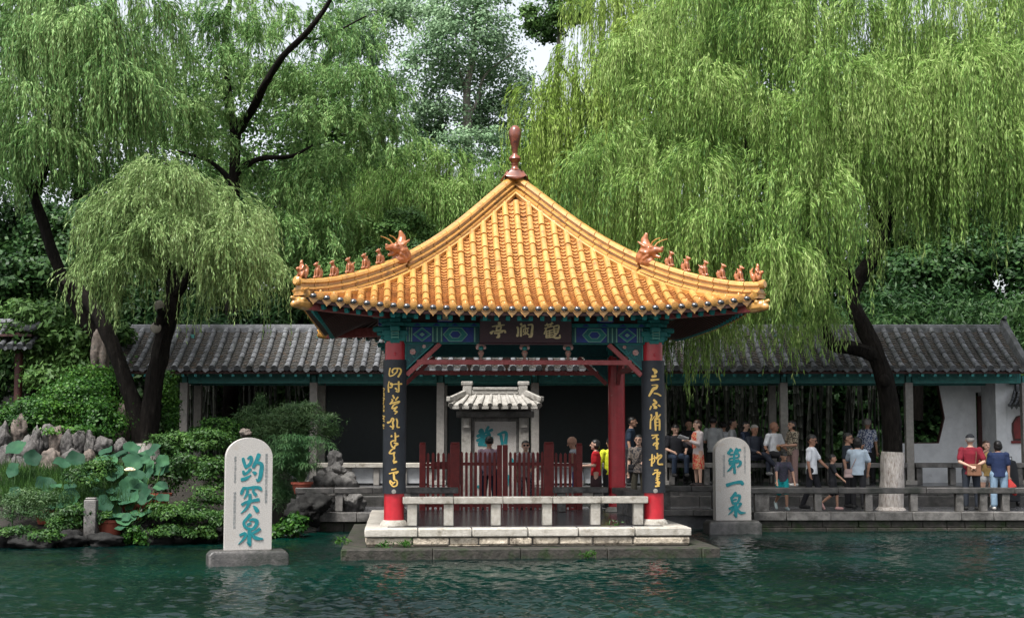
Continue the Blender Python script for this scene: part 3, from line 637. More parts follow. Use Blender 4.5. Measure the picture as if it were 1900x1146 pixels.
# painted beams, capitals, spandrels, tie bars: one side is modelled and turned to the four sides
def side_children(parent):
    kids = []
    f = -S2
    x0, x1 = -S2 + .19, S2 - .19
    m = MB(); m.box(x0, x1, f - .11, f + .11, pv(3.88), pv(4.175)); beam = m.build('painted_beam', M_TEAL_DK, parent, bevel=.01); kids.append(beam)
    m = MB(); m.box(-S2 - .25, S2 + .25, f - .16, f + .16, pv(4.178), pv(4.245)); kids.append(m.build('upper_plate', M_TEAL, parent, bevel=.008))
    yb = f - .111
    blue, trim, green = MB(), MB(), MB()
    def fn(x, z, h): return (x, yb - h, z)
    zc = pv(4.028)
    def dia(mb, cx, w, hh, h, six=0):
        p = [(cx - w, zc), (cx - six, zc - hh), (cx + six, zc - hh), (cx + w, zc), (cx + six, zc + hh), (cx - six, zc + hh)] if six else [(cx - w, zc), (cx, zc - hh), (cx + w, zc), (cx, zc + hh)]
        mb.prism(p, fn, h)
    for s in (-1, 1):
        def X(d): return s * (S2 - .19 - d)
        for d in (.015, .06, .105, .5, .58, .66, 1.28):     # vertical bands
            a, b = sorted((X(d), X(d + .022))); trim.box(a, b, yb - .006, yb, pv(3.89), pv(4.165))
        a, b = sorted((X(.03), X(.057))); blue.box(a, b, yb - .004, yb, pv(3.89), pv(4.165))
        a, b = sorted((X(.13), X(.49))); blue.box(a, b, yb - .003, yb, pv(3.89), pv(4.165))
        dia(trim, X(.31), .175, .135, .005); dia(green, X(.31), .155, .12, .008); dia(blue, X(.31), .11, .085, .011); dia(trim, X(.31), .05, .04, .014)
        a, b = sorted((X(.7), X(1.27))); blue.box(a, b, yb - .003, yb, pv(3.89), pv(4.165))
        dia(trim, X(.93), .235, .13, .005, .12); dia(green, X(.93), .215, .115, .008, .11); dia(trim, X(.93), .12, .07, .011, .06); dia(blue, X(.93), .1, .058, .014, .05)
        m_ = MB()
    n = 30
    for k in range(n):       # zig-zag on the upper plate
        xa = -S2 - .2 + k * (2 * S2 + .4) / n; w = (2 * S2 + .4) / n
        (blue if k % 2 else green).prism([(xa + .01, pv(4.185)), (xa + w - .01, pv(4.185)), (xa + w / 2, pv(4.238))], lambda x, z, h: (x, f - .161 - h, z), .004)
    a = MB(); a.box(-1.0, 1.0, yb - .004, yb, pv(3.895), pv(4.16)); kids_ = []
    b1 = blue.build('blue_panel', M_BLUE, beam, smooth=False); b2 = trim.build('pale_trim', M_PALE_GREEN, beam, smooth=False); b3 = green.build('green_panel', M_TEAL, beam, smooth=False)
    # lower tie bar with three painted vases, diagonal struts and carved corner panels
    m = MB(); m.box(-2.02, 2.02, f - .045, f + .045, pv(3.475), pv(3.565)); tie = m.build('tie_bar', M_PINK_RED, parent, bevel=.006); kids.append(tie)
    m = MB(); m.box(-1.62, 1.62, f - .03, f + .03, pv(3.86), pv(3.879)); m.build('tie_trim', M_TEAL, tie)
    for x in (-.82, 0, .82):
        m = MB(); z = pv(3.567)
        m.lathe([(.035, 0), (.035, .02), (.022, .03), (.05, .1), (.062, .135), (.04, .16), (.05, .175)], (x, f, z), 12)
        v = m.build('vase', M_VASE, tie); m = MB()
        m.ell((x, f - .02, z + .215), (.05, .04, .045)); v2 = m.build('jewel', M_TEAL, v); m = MB()
        for q in (-1, 0, 1): m.ell((x + q * .06, f, z + .235 + .02 * (q == 0)), (.04, .03, .05), 8, 6)
        m.ell((x, f, z + .285), (.09, .035, .025), 8, 6); m.build('bud', M_FLOWER, v)
    for s in (-1, 1):
        m = MB(); m.bar((s * (S2 - .22), f, pv(3.28)), (s * (S2 - .84), f, pv(3.86)), .085, .085, (0, 1, 0)); kids.append(m.build('strut', M_PINK_RED, parent, bevel=.006))
        xa = s * (S2 - .2); m = MB(); tri = [(xa, pv(3.38)), (xa, pv(3.868)), (xa - s * .52, pv(3.868))]
        m.prism(tri, lambda x, z, h: (x, f - .02 + h * .04, z), 1.0); sp = m.build('carved_panel', M_TEAL_DK, parent, smooth=False, fixn=True); kids.append(sp)
        m = MB()
        for p, q in ((tri[0], tri[1]), (tri[1], tri[2]), (tri[2], tri[0])): m.bar((p[0], f - .022, p[1]), (q[0], f - .022, q[1]), .022, .03, (0, 1, 0))
        m.build('panel_frame', M_TEAL, sp)
        m = MB()
        for fx, fz, r in ((.13, .33, .05), (.34, .43, .03)):
            for k in range(7): m.ell((xa - s * fx + r * .7 * math.cos(k * .9), f - .03, pv(3.38) + fz + r * .7 * math.sin(k * .9)), (r * .5, .012, r * .5), 8, 5)
            m.ell((xa - s * fx, f - .04, pv(3.38) + fz), (r * .45, .012, r * .45), 8, 5)
        m.build('carved_flower', M_FLOWER, sp)
        m = MB()
        for k in range(14):
            t = random.random(); u_ = random.random() * .8
            px_, pz_ = xa - s * (.06 + .4 * u_), pv(3.38) + .12 + .34 * (u_ * .9 + .1 * t) + .02
            an = random.uniform(0, 3.14); m.bar((px_, f - .026, pz_), (px_ + .05 * math.cos(an), f - .026, pz_ + .05 * math.sin(an)), .014, .01, (0, 1, 0))
        m.build('carved_leaf', M_TEAL, sp)
    # bracket plates between beam and eave
    m = MB(); m.box(-S2 - .1, S2 + .1, f - .08, f + .08, pv(4.248), pv(4.62)); kids.append(m.build('bracket_board', M_RAFTER, parent))
    for x in (-1.5, 1.5) if True else ():
        m = MB(); m.box(x - .14, x + .14, f - .33, f - .09, pv(4.26), pv(4.43)); b_ = m.build('bracket_block', M_BLUE, parent, bevel=.01); kids.append(b_)
        m = MB(); m.box(x - .05, x + .05, f - .336, f - .331, pv(4.3), pv(4.4)); m.box(x - .125, x + .125, f - .336, f - .331, pv(4.27), pv(4.28)); m.build('block_trim', M_GOLD_OLD, b_)
    for x in (-.75, 0, .75):
        m = MB(); m.box(x - .1, x + .1, f - .3, f - .09, pv(4.27), pv(4.36)); m.box(x - .2, x + .2, f - .22, f - .09, pv(4.365), pv(4.46)); kids.append(m.build('bracket_block', M_TEAL, parent, bevel=.01))
    return kids
proto = side_children(PAV)
for k in (1, 2, 3):
    for o in proto:
        c = copy_tree(o, PAV); c.rotation_euler.z = R(90 * k)
# capitals
for k in range(4):
    cx_, cy_ = ((-1, -1), (1, -1), (1, 1), (-1, 1))[k]
    e = empty('capital', (cx_ * S2, cy_ * S2, 0)); e.parent = PAV
    m = MB(); m.box(-.2, .2, -.2, .2, pv(3.9), pv(4.12)); m.box(-.24, .24, -.24, .24, pv(4.0), pv(4.1)); b_ = m.build('capital_block', M_TEAL, e, bevel=.015)
    m = MB()
    for (w, z0, z1) in ((.2, 3.86, 3.93), (.27, 3.935, 4.0), (.33, 4.005, 4.07), (.4, 4.075, 4.17)):
        m.box(-w, w, -.09, .09, pv(z0), pv(z1)); m.box(-.09, .09, -w, w, pv(z0) + .001, pv(z1) + .001)
    for (w, z0, z1) in ((.3, 4.25, 4.33), (.42, 4.335, 4.42), (.52, 4.425, 4.5)):
        m.box(-w, w, -.1, .1, pv(z0), pv(z1)); m.box(-.1, .1, -w, w, pv(z0) + .001, pv(z1) + .001)
    m.build('bracket', M_TEAL, e, bevel=.02)
    m = MB()
    for z in (3.95, 4.0, 4.05): m.box(-.06, .06, -.405, -.4, pv(z), pv(z) + .012)
    m.box(-.065, -.055, -.405, -.4, pv(3.93), pv(4.1)); m.box(.055, .065, -.405, -.4, pv(3.93), pv(4.1)); m.build('capital_trim', M_PALE_GREEN, e)
# name plaque under the front eave
pq = empty('name_plaque', (.0, -S2 - .2, pv(3.87))); pq.parent = PAV; pq.rotation_euler.x = R(9)
m = MB(); m.box(-.86, .86, -.03, .03, .0, .5); m.build('plaque_board', M_PLAQUE, pq, bevel=.012)
m = MB(); m.box(-.88, .88, -.045, .02, -.03, .004); m.box(-.88, .88, -.045, .02, .495, .53); m.build('plaque_frame', M_PLAQUE, pq, bevel=.008)
PT = [[(345,85,60),(350,130,50)],[(190,165,20),(340,140,30),(460,130,24)],[(290,175,30),(285,240,34)],[(300,175,24),(385,165,30),(370,240,34)],[(290,245,26),(370,240,24)],[(210,260,20),(165,310,60)],[(200,275,22),(330,268,26),(460,260,40),(480,295,40)],[(240,315,28),(330,310,28),(420,290,24)],[(335,315,40),(335,385,56),(290,405,24)],
 [(830,110,50),(840,130,40)],[(750,180,44),(760,210,36)],[(765,210,36),(765,300,34),(750,370,50)],[(830,190,40),(830,370,44)],[(840,175,30),(910,140,46),(915,160,40)],[(985,125,24),(1080,125,36),(1075,260,48),(1060,370,52),(1010,390,30)],[(930,180,24),(930,330,28)],[(885,215,22),(1000,195,26)],[(890,235,22),(890,290,22),(975,285,22),(975,215,22)],[(930,300,20),(885,345,20)],[(940,300,20),(1010,345,30)],
 [(1405,100,34),(1430,150,30)],[(1365,135,24),(1540,90,24)],[(1520,70,30),(1470,170,26)],[(1360,200,24),(1530,150,24)],[(1400,190,26),(1350,320,28)],[(1400,260,24),(1390,400,30)],[(1390,270,22),(1540,230,22)],[(1390,320,22),(1540,285,22)],[(1400,365,22),(1540,335,22)],[(1400,405,26),(1560,385,26)],[(1470,240,24),(1470,400,24)],[(1560,160,26),(1570,300,28)],[(1560,155,26),(1670,140,34),(1650,290,32)],[(1575,210,20),(1650,205,20)],[(1575,255,20),(1650,250,20)],[(1570,300,20),(1650,295,20)],[(1590,310,26),(1540,400,24)],[(1640,300,28),(1570,400,30),(1690,405,36),(1695,350,30)]]
m = MB(); brush(m, [[(p[0], p[1], p[2] * 1.15) for p in s_] for s_ in PT], lambda x, y, h: ((895 + x / 11.875 - 974) / 100.5, -.031 - h, (637 - (592 + y / 11.875)) / 100.5), .01)
m.build('lettering', M_GOLD_OLD, pq, smooth=False)

# ------------------------------ roof surface: local r = distance from the centre, a = sideways
_hr = np.polyfit([0, .35, .64, 1.2, 1.74, 2.31, 2.75, 3.23, 3.65, 3.95, 4.15], [7.2, 6.88, 6.56, 6.0, 5.58, 5.14, 4.87, 4.62, 4.46, 4.37, 4.34], 4)
RE = 3.95
def roof_z(a, r):
    return pv(float(np.polyval(_hr, r)) + .28 * (min(abs(a), 4.2) / 4.1) ** 3.2)
def r_eave(a): return RE + .17 * (abs(a) / 4.1) ** 3
def RP(a, r, up=0):              # front slope point
    z = roof_z(a, r); e = .02
    sl = (roof_z(a, r + e) - z) / e; n = Vector((0, sl, 1)).normalized() if False else Vector((0, sl * 1.0, 1)).normalized()
    # outward is -Y; slope falls with r -> normal leans to -Y
    n = Vector((0, sl, 1)).normalized()
    return Vector((a, -r, z)) + n * up
rp_ = .2335; NROW = 17
cov, pan, drip, blk = MB(), MB(), MB(), MB()
for k in range(-NROW, NROW + 1):
    a = k * rp_ + random.uniform(-.007, .007)
    r1 = r_eave(a) + random.uniform(-.012, .012); r0 = max(abs(a) + .15, .36)
    if r0 > r1 - .06: r0 = r1 - .1
    L_ = r1 - r0; ns = max(1, int(L_ / .33))
    for i in range(ns):
        ra, rb = r0 + L_ * i / ns, r0 + L_ * (i + 1) / ns
        ja, ju = random.uniform(-.004, .004), random.uniform(-.004, .005)
        pts = [RP(a + ja, ra + (rb - ra) * q, .03 + ju + .014 * q) for q in (0, .5, .97)]
        cov.tube(pts, [.063, .066, .07], 10)
    e = RP(a, r1, .04); d = (RP(a, r1 + .05, .04) - e).normalized()
    cov.tube([e - d * .02, e + d * .02], [.072, .072], 14)
    drip.tube([e + d * .02, e + d * .03, e + d * .034], [.066, .066, .05], 14); drip.tube([e + d * .03, e + d * .045], [.03, .03], 10)
    nl = RP(a, r1 - .12, .1); drip.ell(nl, (.026, .026, .036), 8, 6)
for k in range(-NROW, NROW):
    a0, a1 = k * rp_ + .035, (k + 1) * rp_ - .035; am = (a0 + a1) / 2
    r1 = r_eave(am) + .02; r0 = max(min(abs(a0), abs(a1)) + .02, .28); L_ = r1 - r0
    if L_ < .05: continue
    ns = max(2, int(L_ / .088))
    jo = random.uniform(-.4, .4)
    for i in range(ns):
        ra, rb = r0 + L_ * max(0, i + jo * (i > 0)) / ns, r0 + L_ * min(ns, i + 1 + jo * (i < ns - 1)) / ns
        rows = []
        for q, u_ in ((ra - .01, -.012), (rb, .02), (rb, -.02)):
            rows.append([RP(a0 + (a1 - a0) * w, q + .035 * (1 - (2 * w - 1) ** 2), u_ + dd) for w, dd in ((0, .022), (.2, .006), (.5, -.004), (.8, .006), (1, .022))])
        pan.add(rows[0] + rows[1] + rows[2], [(q, q + 1, 6 + q, 5 + q) for q in range(4)] + [(5 + q, 6 + q, 11 + q, 10 + q) for q in range(4)])
    c = RP(am, r1 - .03, .0); t = Vector((1, (RP(am + .05, r_eave(am + .05)) - RP(am - .05, r_eave(am - .05))).y / .1, (roof_z(am + .05, r1) - roof_z(am - .05, r1)) / .1)).normalized()
    blk.ell(c + Vector((0, -.02, .016)), (.07, .07, .052), 14, 10)
    w = .098; dn = Vector((0, -.012, -1)).normalized()
    prof = [(-1, .035), (-.92, -.03), (-.55, -.075), (-.2, -.105), (0, -.135), (.2, -.105), (.55, -.075), (.92, -.03), (1, .035), (.5, .015), (0, .005), (-.5, .015)]
    o = Vector((0, -.022, 0)); P0 = [c + t * w * x - dn * y + Vector((0, -.0, 0)) for x, y in prof]
    n_ = len(P0); drip.add(P0 + [p + o for p in P0], [tuple(range(n_ - 1, -1, -1)), tuple(range(n_, 2 * n_))] + [(i, (i + 1) % n_, (i + 1) % n_ + n_, i + n_) for i in range(n_)])
    P1 = [c + o * 1.25 + t * w * x * .62 - dn * (y * .62 - .02) for x, y in prof]
    drip.add(P1 + [p + o * .2 for p in P1], [tuple(range(n_, 2 * n_))] + [(i, (i + 1) % n_, (i + 1) % n_ + n_, i + n_) for i in range(n_)])
# flat mortared strip along each hip
foot = MB()
for sgn in (-1, 1):
    ts = np.linspace(.04, 3.9, 28); vs = []
    for t in ts:
        for s_, up in ((.0, .085), (.1, .085), (.19, .078), (.2, -.0)):
            vs.append(RP(sgn * (t - s_ * .35), t + s_ * .65, up))
    foot.add(vs, [(i * 4 + k, i * 4 + k + 1, i * 4 + k + 5, i * 4 + k + 4) if sgn < 0 else (i * 4 + k + 4, i * 4 + k + 5, i * 4 + k + 1, i * 4 + k) for i in range(len(ts) - 1) for k in range(3)])
# closing sheet beneath the tiles
sh = MB(); NA = 24
rs = np.linspace(0, 1, 12)
vs = []; fs = []
for i, t in enumerate(rs):
    for j in range(NA + 1):
        w = -1 + 2 * j / NA; r = .05 + (RE + .0 - .05) * t; a = w * r * 1.0
        r2 = r + .17 * abs(w) ** 3 * t; vs.append(RP(w * r2, r2, -.03))
for i in range(len(rs) - 1):
    for j in range(NA): q = i * (NA + 1) + j; fs.append((q, q + NA + 1, q + NA + 2, q + 1))
sh.add(vs, fs)
n0 = len(sh.v); vs2 = [Vector(v) - Vector((0, 0, .07)) for v in vs]; sh.add(vs2, [tuple(reversed(f)) for f in fs])
last = (len(rs) - 1) * (NA + 1)
sh.f += [(last + j, n0 + last + j, n0 + last + j + 1, last + j + 1) for j in range(NA)]; sh.mi += [0] * NA
slope = empty('roof_slope'); slope.parent = PAV
cov.build('cover_tile', M_TILE, slope, ang=50); pan.build('pan_tile', M_PAN, slope, ang=35, smooth=False); drip.build('eave_tile', M_TILE, slope, ang=40); blk.build('black_tile_cap', M_CAPBLK, slope); sh.build('soffit', M_SOFFIT, slope, fixn=True); foot.build('hip_strip', M_TILE, slope, ang=30)
# rafters
raf, rend = MB(), MB()
for k in range(-19, 20):
    a = k * .205; r1 = r_eave(a) - .12
    if abs(a) < 2.3: ai, ri = a, 2.2
    else: t = (abs(a) - 2.3) / 1.7; ai = math.copysign(2.3 + .35 * t, a); ri = 2.25 + .45 * t
    p = RP(ai, ri, -.16) ; q = RP(a, r1, -.17); raf.bar(p, q, .07, .085)
    d = (q - p).normalized(); rend.bar(q - d * .05, q + d * .012, .073, .088)
raf.build('rafter', M_RAFTER, slope)['kind'] = 'stuff'; rend.build('rafter_end', M_TEAL, slope)['kind'] = 'stuff'
sl_kids = [slope]
for k in (1, 2, 3):
    c = copy_tree(slope, PAV); c.rotation_euler.z = R(90 * k)
# hip ridges (modelled along the front-left corner, then turned)
hip = empty('hip_ridge'); hip.parent = PAV
_ht = [.03, .46, .64, .957, 1.2, 1.44, 1.74, 1.9, 2.31, 2.75, 3.23, 3.65, 4.0, 4.14]
_hz = [7.49, 7.1, 6.9, 6.61, 6.37, 6.17, 5.94, 5.8, 5.53, 5.315, 5.09, 4.965, 4.905, 4.895]
_hp = np.polyfit(_ht, _hz, 5)
def HP(t, up=0, side=0):
    z = pv(float(np.polyval(_hp, t)))
    return Vector((-t, -t, z + up)) + Vector((1, -1, 0)).normalized() * side
big, small = MB(), MB()
def sweep(mb, ts, prof):
    vs = []; n = len(prof)
    for t in ts: vs += [HP(t, u_, s_) for s_, u_ in prof]
    fs = [(i * n + k, i * n + (k + 1) % n, (i + 1) * n + (k + 1) % n, (i + 1) * n + k) for i in range(len(ts) - 1) for k in range(n)]
    fs += [tuple(range(n - 1, -1, -1)), tuple((len(ts) - 1) * n + k for k in range(n))]
    mb.add(vs, fs)
def rprof(H, w):
    half = [(w * .45, 0), (w * .8, -.03), (w * .95, -.075), (w * .62, -.1), (w * .62, -.15), (w * 1.1, -.165), (w * 1.15, -.19), (w * .75, -.21), (w * .75, -.25), (w * 1.25, -.27), (w * 1.3, -.3), (w * 1.0, -H)]
    half = [p for p in half if p[1] >= -H]
    return [(-s, u) for s, u in half] + [(s, u) for s, u in reversed(half)]
def segs(a, b, n, g=.006):
    e = np.linspace(a, b, n + 1)
    return [np.linspace(e[i] + g, e[i + 1] - g, 4) for i in range(n)]
for ts in segs(.02, 2.25, 9): sweep(big, ts, rprof(.46, .115))
for ts in segs(2.28, 4.12, 8): sweep(small, ts, rprof(.3, .1))
# tip end: rounded tile and lower corner pieces
e = HP(4.12, -.05); d = Vector((-1, -1, .12)).normalized()
small.tube([e - d * .05, e + d * .05, e + d * .07], [.075, .085, .06], 12)
small.add(*(lambda c: ([c + Vector(v) for v in ((-.1, .1, 0), (.1, -.1, 0), (.02, -.22, -.05), (-.22, .02, -.05), (-.13, .07, -.13), (.07, -.13, -.13), (0, -.15, -.15), (-.15, 0, -.15))], [(0, 1, 2, 3), (4, 7, 6, 5), (0, 4, 5, 1), (1, 5, 6, 2), (2, 6, 7, 3), (3, 7, 4, 0)]))(HP(4.02, -.16)))
big.build('upper_ridge', M_RIDGE, hip, ang=30, fixn=True); small.build('lower_ridge', M_RIDGE, hip, ang=30, fixn=True)
# corner beam with dragon-head end
m = MB(); p, q = Vector((-2.3, -2.3, pv(4.42))), Vector((-3.98, -3.98, pv(4.46)))
m.bar(p, q, .16, .2); m.build('corner_beam', M_PINK_RED, hip, bevel=.01)
m = MB(); dv = Vector((-1, -1, 0)).normalized(); sv = Vector((1, -1, 0)).normalized(); c = q
m.cap(c, c + dv * .16 + Vector((0, 0, .01)), .125, .12); m.cap(c + dv * .15, c + dv * .27 + Vector((0, 0, -.02)), .1, .075); m.cap(c + dv * .2 + Vector((0, 0, .03)), c + dv * .33 + Vector((0, 0, .09)), .055, .035)
for s_ in (-1, 1):
    m.ell(c + dv * .14 + sv * s_ * .09 + Vector((0, 0, .07)), (.045, .045, .045), 8, 6); m.cap(c + sv * s_ * .1 + Vector((0, 0, .04)), c - dv * .06 + sv * s_ * .13 + Vector((0, 0, .1)), .04, .02)
m.build('dragon_beam_end', M_RIDGE, hip, remesh=.014, sm=2)
# ridge beasts: built facing +x, z up, then stood on the ridge facing the corner
def beast(scale=1.0, var=0):
    m = MB()
    m.cap((-.05, 0, .06), (.0, 0, .15), .055, .045); m.cap((.0, 0, .15), (.015, 0, .205), .042, .03)
    m.ell((.035, 0, .235), (.042, .034, .036)); m.cap((.05, 0, .23), (.085, 0, .222), .024, .018)
    for s_ in (-1, 1):
        m.cap((.03, s_ * .025, .14), (.045, s_ * .028, .0), .018, .016); m.cap((.045, s_ * .028, .01), (.07, s_ * .028, .008), .016, .014)
        m.ell((-.05, s_ * .035, .045), (.045, .022, .042), 10, 7); m.cap((-.03, s_ * .035, .01), (.01, s_ * .035, .01), .016, .014)
        m.cap((.015, s_ * .02, .26), (.0, s_ * .03, .29), .013, .007)
    m.cap((-.085, 0, .03), (-.11, 0, .1), .02, .022); m.cap((-.11, 0, .1), (-.085, 0, .16 + .02 * var), .022, .01)
    if var == 1: m.cap((-.02, 0, .18), (-.06, 0, .23), .03, .012)
    if var == 2:
        for s_ in (-1, 1): m.cap((-.02, s_ * .04, .13), (-.1, s_ * .05, .2), .02, .01)
    m.ell((0, 0, -.005), (.1, .05, .02), 10, 6)
    return m
ra = R(225)
for i, t in enumerate((2.72, 2.98, 3.26, 3.53, 3.8)):
    o = beast(1, i % 3).build('roof_beast', M_BEAST, hip, remesh=.011, sm=1); o.location = HP(t, .012); o.rotation_euler.z = ra; o.scale = (1, 1, .98)
m = MB(); m.cap((-.06, 0, .07), (.03, 0, .08), .07, .06); m.cap((.04, 0, .1), (.09, 0, .16), .045, .03); m.ell((.1, 0, .17), (.04, .035, .035)); m.cap((-.1, 0, .08), (-.14, 0, .19), .05, .03); m.cap((-.14, 0, .19), (-.1, 0, .26), .035, .015)
m.cap((-.01, 0, .12), (0, 0, .24), .055, .045); m.ell((.01, 0, .29), (.034, .032, .04)); m.ell((.0, 0, .33), (.025, .02, .02), 8, 6)
for s_ in (-1, 1): m.cap((0, s_ * .05, .22), (.05, s_ * .055, .16), .022, .018); m.cap((.01, s_ * .06, .12), (.05, s_ * .065, .04), .026, .018); m.cap((-.05, s_ * .05, .05), (-.05, s_ * .055, 0), .022, .02); m.cap((.05, s_ * .04, .05), (.05, s_ * .045, 0), .022, .02)
o = m.build('rider_figure', M_BEAST, hip, remesh=.012, sm=1); o.location = HP(4.06, .008); o.rotation_euler.z = ra; o.scale = (.93, .93, .93)
m = MB()
m.cap((-.14, 0, .08), (-.04, 0, .22), .15, .14); m.cap((-.06, 0, .25), (-.1, 0, .43), .12, .07); m.cap((-.1, 0, .42), (-.06, 0, .53), .075, .035); m.ell((.06, 0, .2), (.15, .11, .1))
m.cap((.1, 0, .23), (.26, 0, .2), .075, .05); m.cap((.24, 0, .2), (.29, 0, .25), .045, .03); m.cap((.1, 0, .12), (.23, 0, .07), .05, .03); m.cap((-.1, 0, .03), (.0, 0, .0), .14, .12)
for s_ in (-1, 1):
    m.ell((.1, s_ * .08, .26), (.04, .03, .035), 8, 6); m.cap((-.02, s_ * .1, .28), (-.14, s_ * .15, .38), .04, .015); m.cap((.0, s_ * .1, .16), (-.1, s_ * .14, .2), .045, .02); m.cap((.02, s_ * .09, .1), (-.04, s_ * .12, .05), .04, .02)
dh = m.build('dragon_head', M_BEAST, hip, remesh=.015, sm=1); dh.location = HP(2.38, -.06); dh.rotation_euler.z = ra; dh.scale = (1.05, 1.05, 1.0)
m = MB()
for s_ in (-1, 1): m.tube([(.08, s_ * .06, .29), (.13, s_ * .08, .36), (.22, s_ * .1, .4), (.33, s_ * .11, .42)], [.016, .013, .01, .005], 6)
m.build('horn', M_TILE, dh)
for k in (1, 2, 3):
    c = copy_tree(hip, PAV); c.rotation_euler.z = R(90 * k)
# finial
m = MB(); b0 = 7.4
m.lathe([(.2, 0), (.21, .04), (.16, .08), (.13, .11), (.16, .15), (.17, .17), (.1, .2), (.075, .24), (.07, .28), (.085, .31), (.07, .33), (.105, .37), (.125, .42), (.105, .47), (.06, .5), (.05, .53), (.055, .55), (.065, .63), (.095, .75), (.122, .86), (.132, .94), (.12, 1.02), (.085, 1.08), (.04, 1.115), (.01, 1.12)], (0, 0, pv(b0)), 28)
fin = m.build('finial', M_FINIAL, PAV)
m = MB()
for k in range(4):
    an = R(45 + 90 * k) if False else R(90 * k)
    d = Vector((math.cos(an), math.sin(an), 0)); s_ = Vector((-d.y, d.x, 0)); base = Vector((0, 0, pv(b0)))
    vs = []; W = [(.09, .17, .16), (.16, .19, .1), (.2, .24, .04), (.13, .275, -.02), (.03, .28, -.05)]
    for w, o_, z in W: vs += [base + d * o_ + s_ * w + Vector((0, 0, z)), base + d * (o_ + .03) + Vector((0, 0, z - .01)), base + d * o_ - s_ * w + Vector((0, 0, z))]
    vs += [Vector(v) - d * .03 for v in vs]; n3 = len(W); fs = []
    for i in range(n3 - 1):
        for j in range(2):
            q = i * 3 + j; fs += [(q, q + 3, q + 4, q + 1), (q + 1 + n3 * 3, q + 4 + n3 * 3, q + 3 + n3 * 3, q + n3 * 3)]
        for j in (0, 2): q = i * 3 + j; fs.append((q, q + n3 * 3, q + 3 + n3 * 3, q + 3))
    fs += [(0, 1, 1 + 15, 15), (1, 2, 17, 16), (12, 27, 28, 13), (13, 28, 29, 14)]
    m.add(vs, fs)
m.build('petal', M_FINIAL, fin, ang=60, fixn=True)
# ---------------------------------------------------------------- steles standing in the water
def text_column(parent, txt, x, ztop, size, yf, mtl, step, name='inscription'):
    me = TEXT[txt]; me.materials.append(mtl)
    o = bpy.data.objects.new(name, me); COL.objects.link(o); o.parent = parent; o.location = (x, yf, ztop); o.rotation_euler = (R(90), 0, 0); o.scale = (step * .72, step * .86, 1)
    return o
def stele(loc, rz, w, h, th, base, strokes, crop, mid, scale, cols, label, zb):
    t = empty('stone_stele', loc, rz); tag(t, label, 'stele')
    m = MB(); bw, bd, bh = base; 
    m.add([(-bw, -bd, -.5), (bw, -bd, -.5), (bw, bd, -.5), (-bw, bd, -.5), (-bw, -bd, bh * .72), (bw, -bd, bh * .72), (bw, bd, bh * .72), (-bw, bd, bh * .72),
           (-bw * .9, -bd * .82, bh), (bw * .9, -bd * .82, bh), (bw * .9, bd * .82, bh), (-bw * .9, bd * .82, bh)],
          [(0, 3, 2, 1), (8, 9, 10, 11)] + [(i, (i + 1) % 4, (i + 1) % 4 + 4, i + 4) for i in range(4)] + [(i + 4, (i + 1) % 4 + 4, (i + 1) % 4 + 8, i + 8) for i in range(4)])
    m.build('base', M_DARK_STONE, t, bevel=.025)
    hw = w / 2; ry = hw * .86; poly = [(-hw, 0), (hw, 0)] + [(hw * math.cos(a), h - ry + ry * math.sin(a)) for a in np.linspace(0, math.pi, 22)]
    m = MB(); m.prism(poly, lambda x, y, q: (x, -th / 2 + th * q, bh + y), 1.0)
    sl = m.build('slab', M_STELE, t, bevel=.016, fixn=True, ang=50)
    m = MB(); cx, cy, sc = crop
    brush(m, [[(p[0], p[1], p[2] * 1.35) for p in s_] for s_ in strokes], lambda x, y, q: ((cx + x / sc - mid[0]) / scale, -th / 2 - .001 - q, bh + (mid[1] - (cy + y / sc)) / scale), .006)
    m.build('lettering', M_TEAL_INK, sl, smooth=False)
    for txt, px, py0, py1 in cols:
        step = (py1 - py0) / len(txt) / scale
        text_column(sl, txt, (px - mid[0]) / scale, bh + (mid[1] - py0) / scale - step * .8, step * .92, -th / 2 - .003, M_INK, step)
    return t
LS = [[(65,110,26),(75,150,28),(95,205,26)],[(120,108,16),(150,88,24),(162,115,28),(145,170,28),(97,208,24)],
 [(70,255,22),(80,285,26),(115,270,22),(150,232,26)],[(55,350,30),(100,338,30),(158,298,8)],[(245,65,34),(225,120,32),(185,205,28)],[(205,165,24),(240,155,26),(280,182,34),(275,260,36),(262,335,34),(238,368,22),(220,345,8)],[(180,262,14),(205,278,34)],
 [(75,445,20),(62,480,28),(50,510,24)],[(75,445,20),(130,447,22),(200,438,24),(260,448,30),(278,470,20)],[(122,450,22),(115,510,22),(82,565,8)],[(190,445,24),(188,490,22),(215,525,30)],
 [(62,636,24),(120,607,24),(248,583,30)],[(150,525,28),(147,600,28),(110,680,22),(48,735,6)],[(195,655,14),(215,680,30),(238,712,34)],
 [(155,755,30),(130,785,26),(85,838,24),(95,885,26),(130,912,24)],[(150,822,14),(185,810,24),(232,828,32),(222,880,28),(180,920,24),(132,915,24)],[(130,868,24),(163,852,20)],
 [(150,920,32),(150,1055,34),(158,1105,20),(122,1070,8)],[(45,985,22),(95,968,26),(108,990,24),(80,1035,20),(27,1088,6)],[(265,920,28),(215,955,24),(168,972,16)],[(168,972,18),(225,1022,32),(300,1035,16)]]
t = stele((gx(461, 25.3), 25.45, 0), R(17), .775, 1.86, .2, (.66, .24, .26), LS, (440, 835, 6.2), (462.5, 1022), 112.0,
      [('都察院右副都御史天水胡纘宗書', 494, 842, 950), ('嘉靖十五年六月吉日', 436, 847, 905), ('濟南府知府同立石於此', 436, 913, 992)],
      'pale rounded stone stele with three teal characters on dark block in left water', .26)
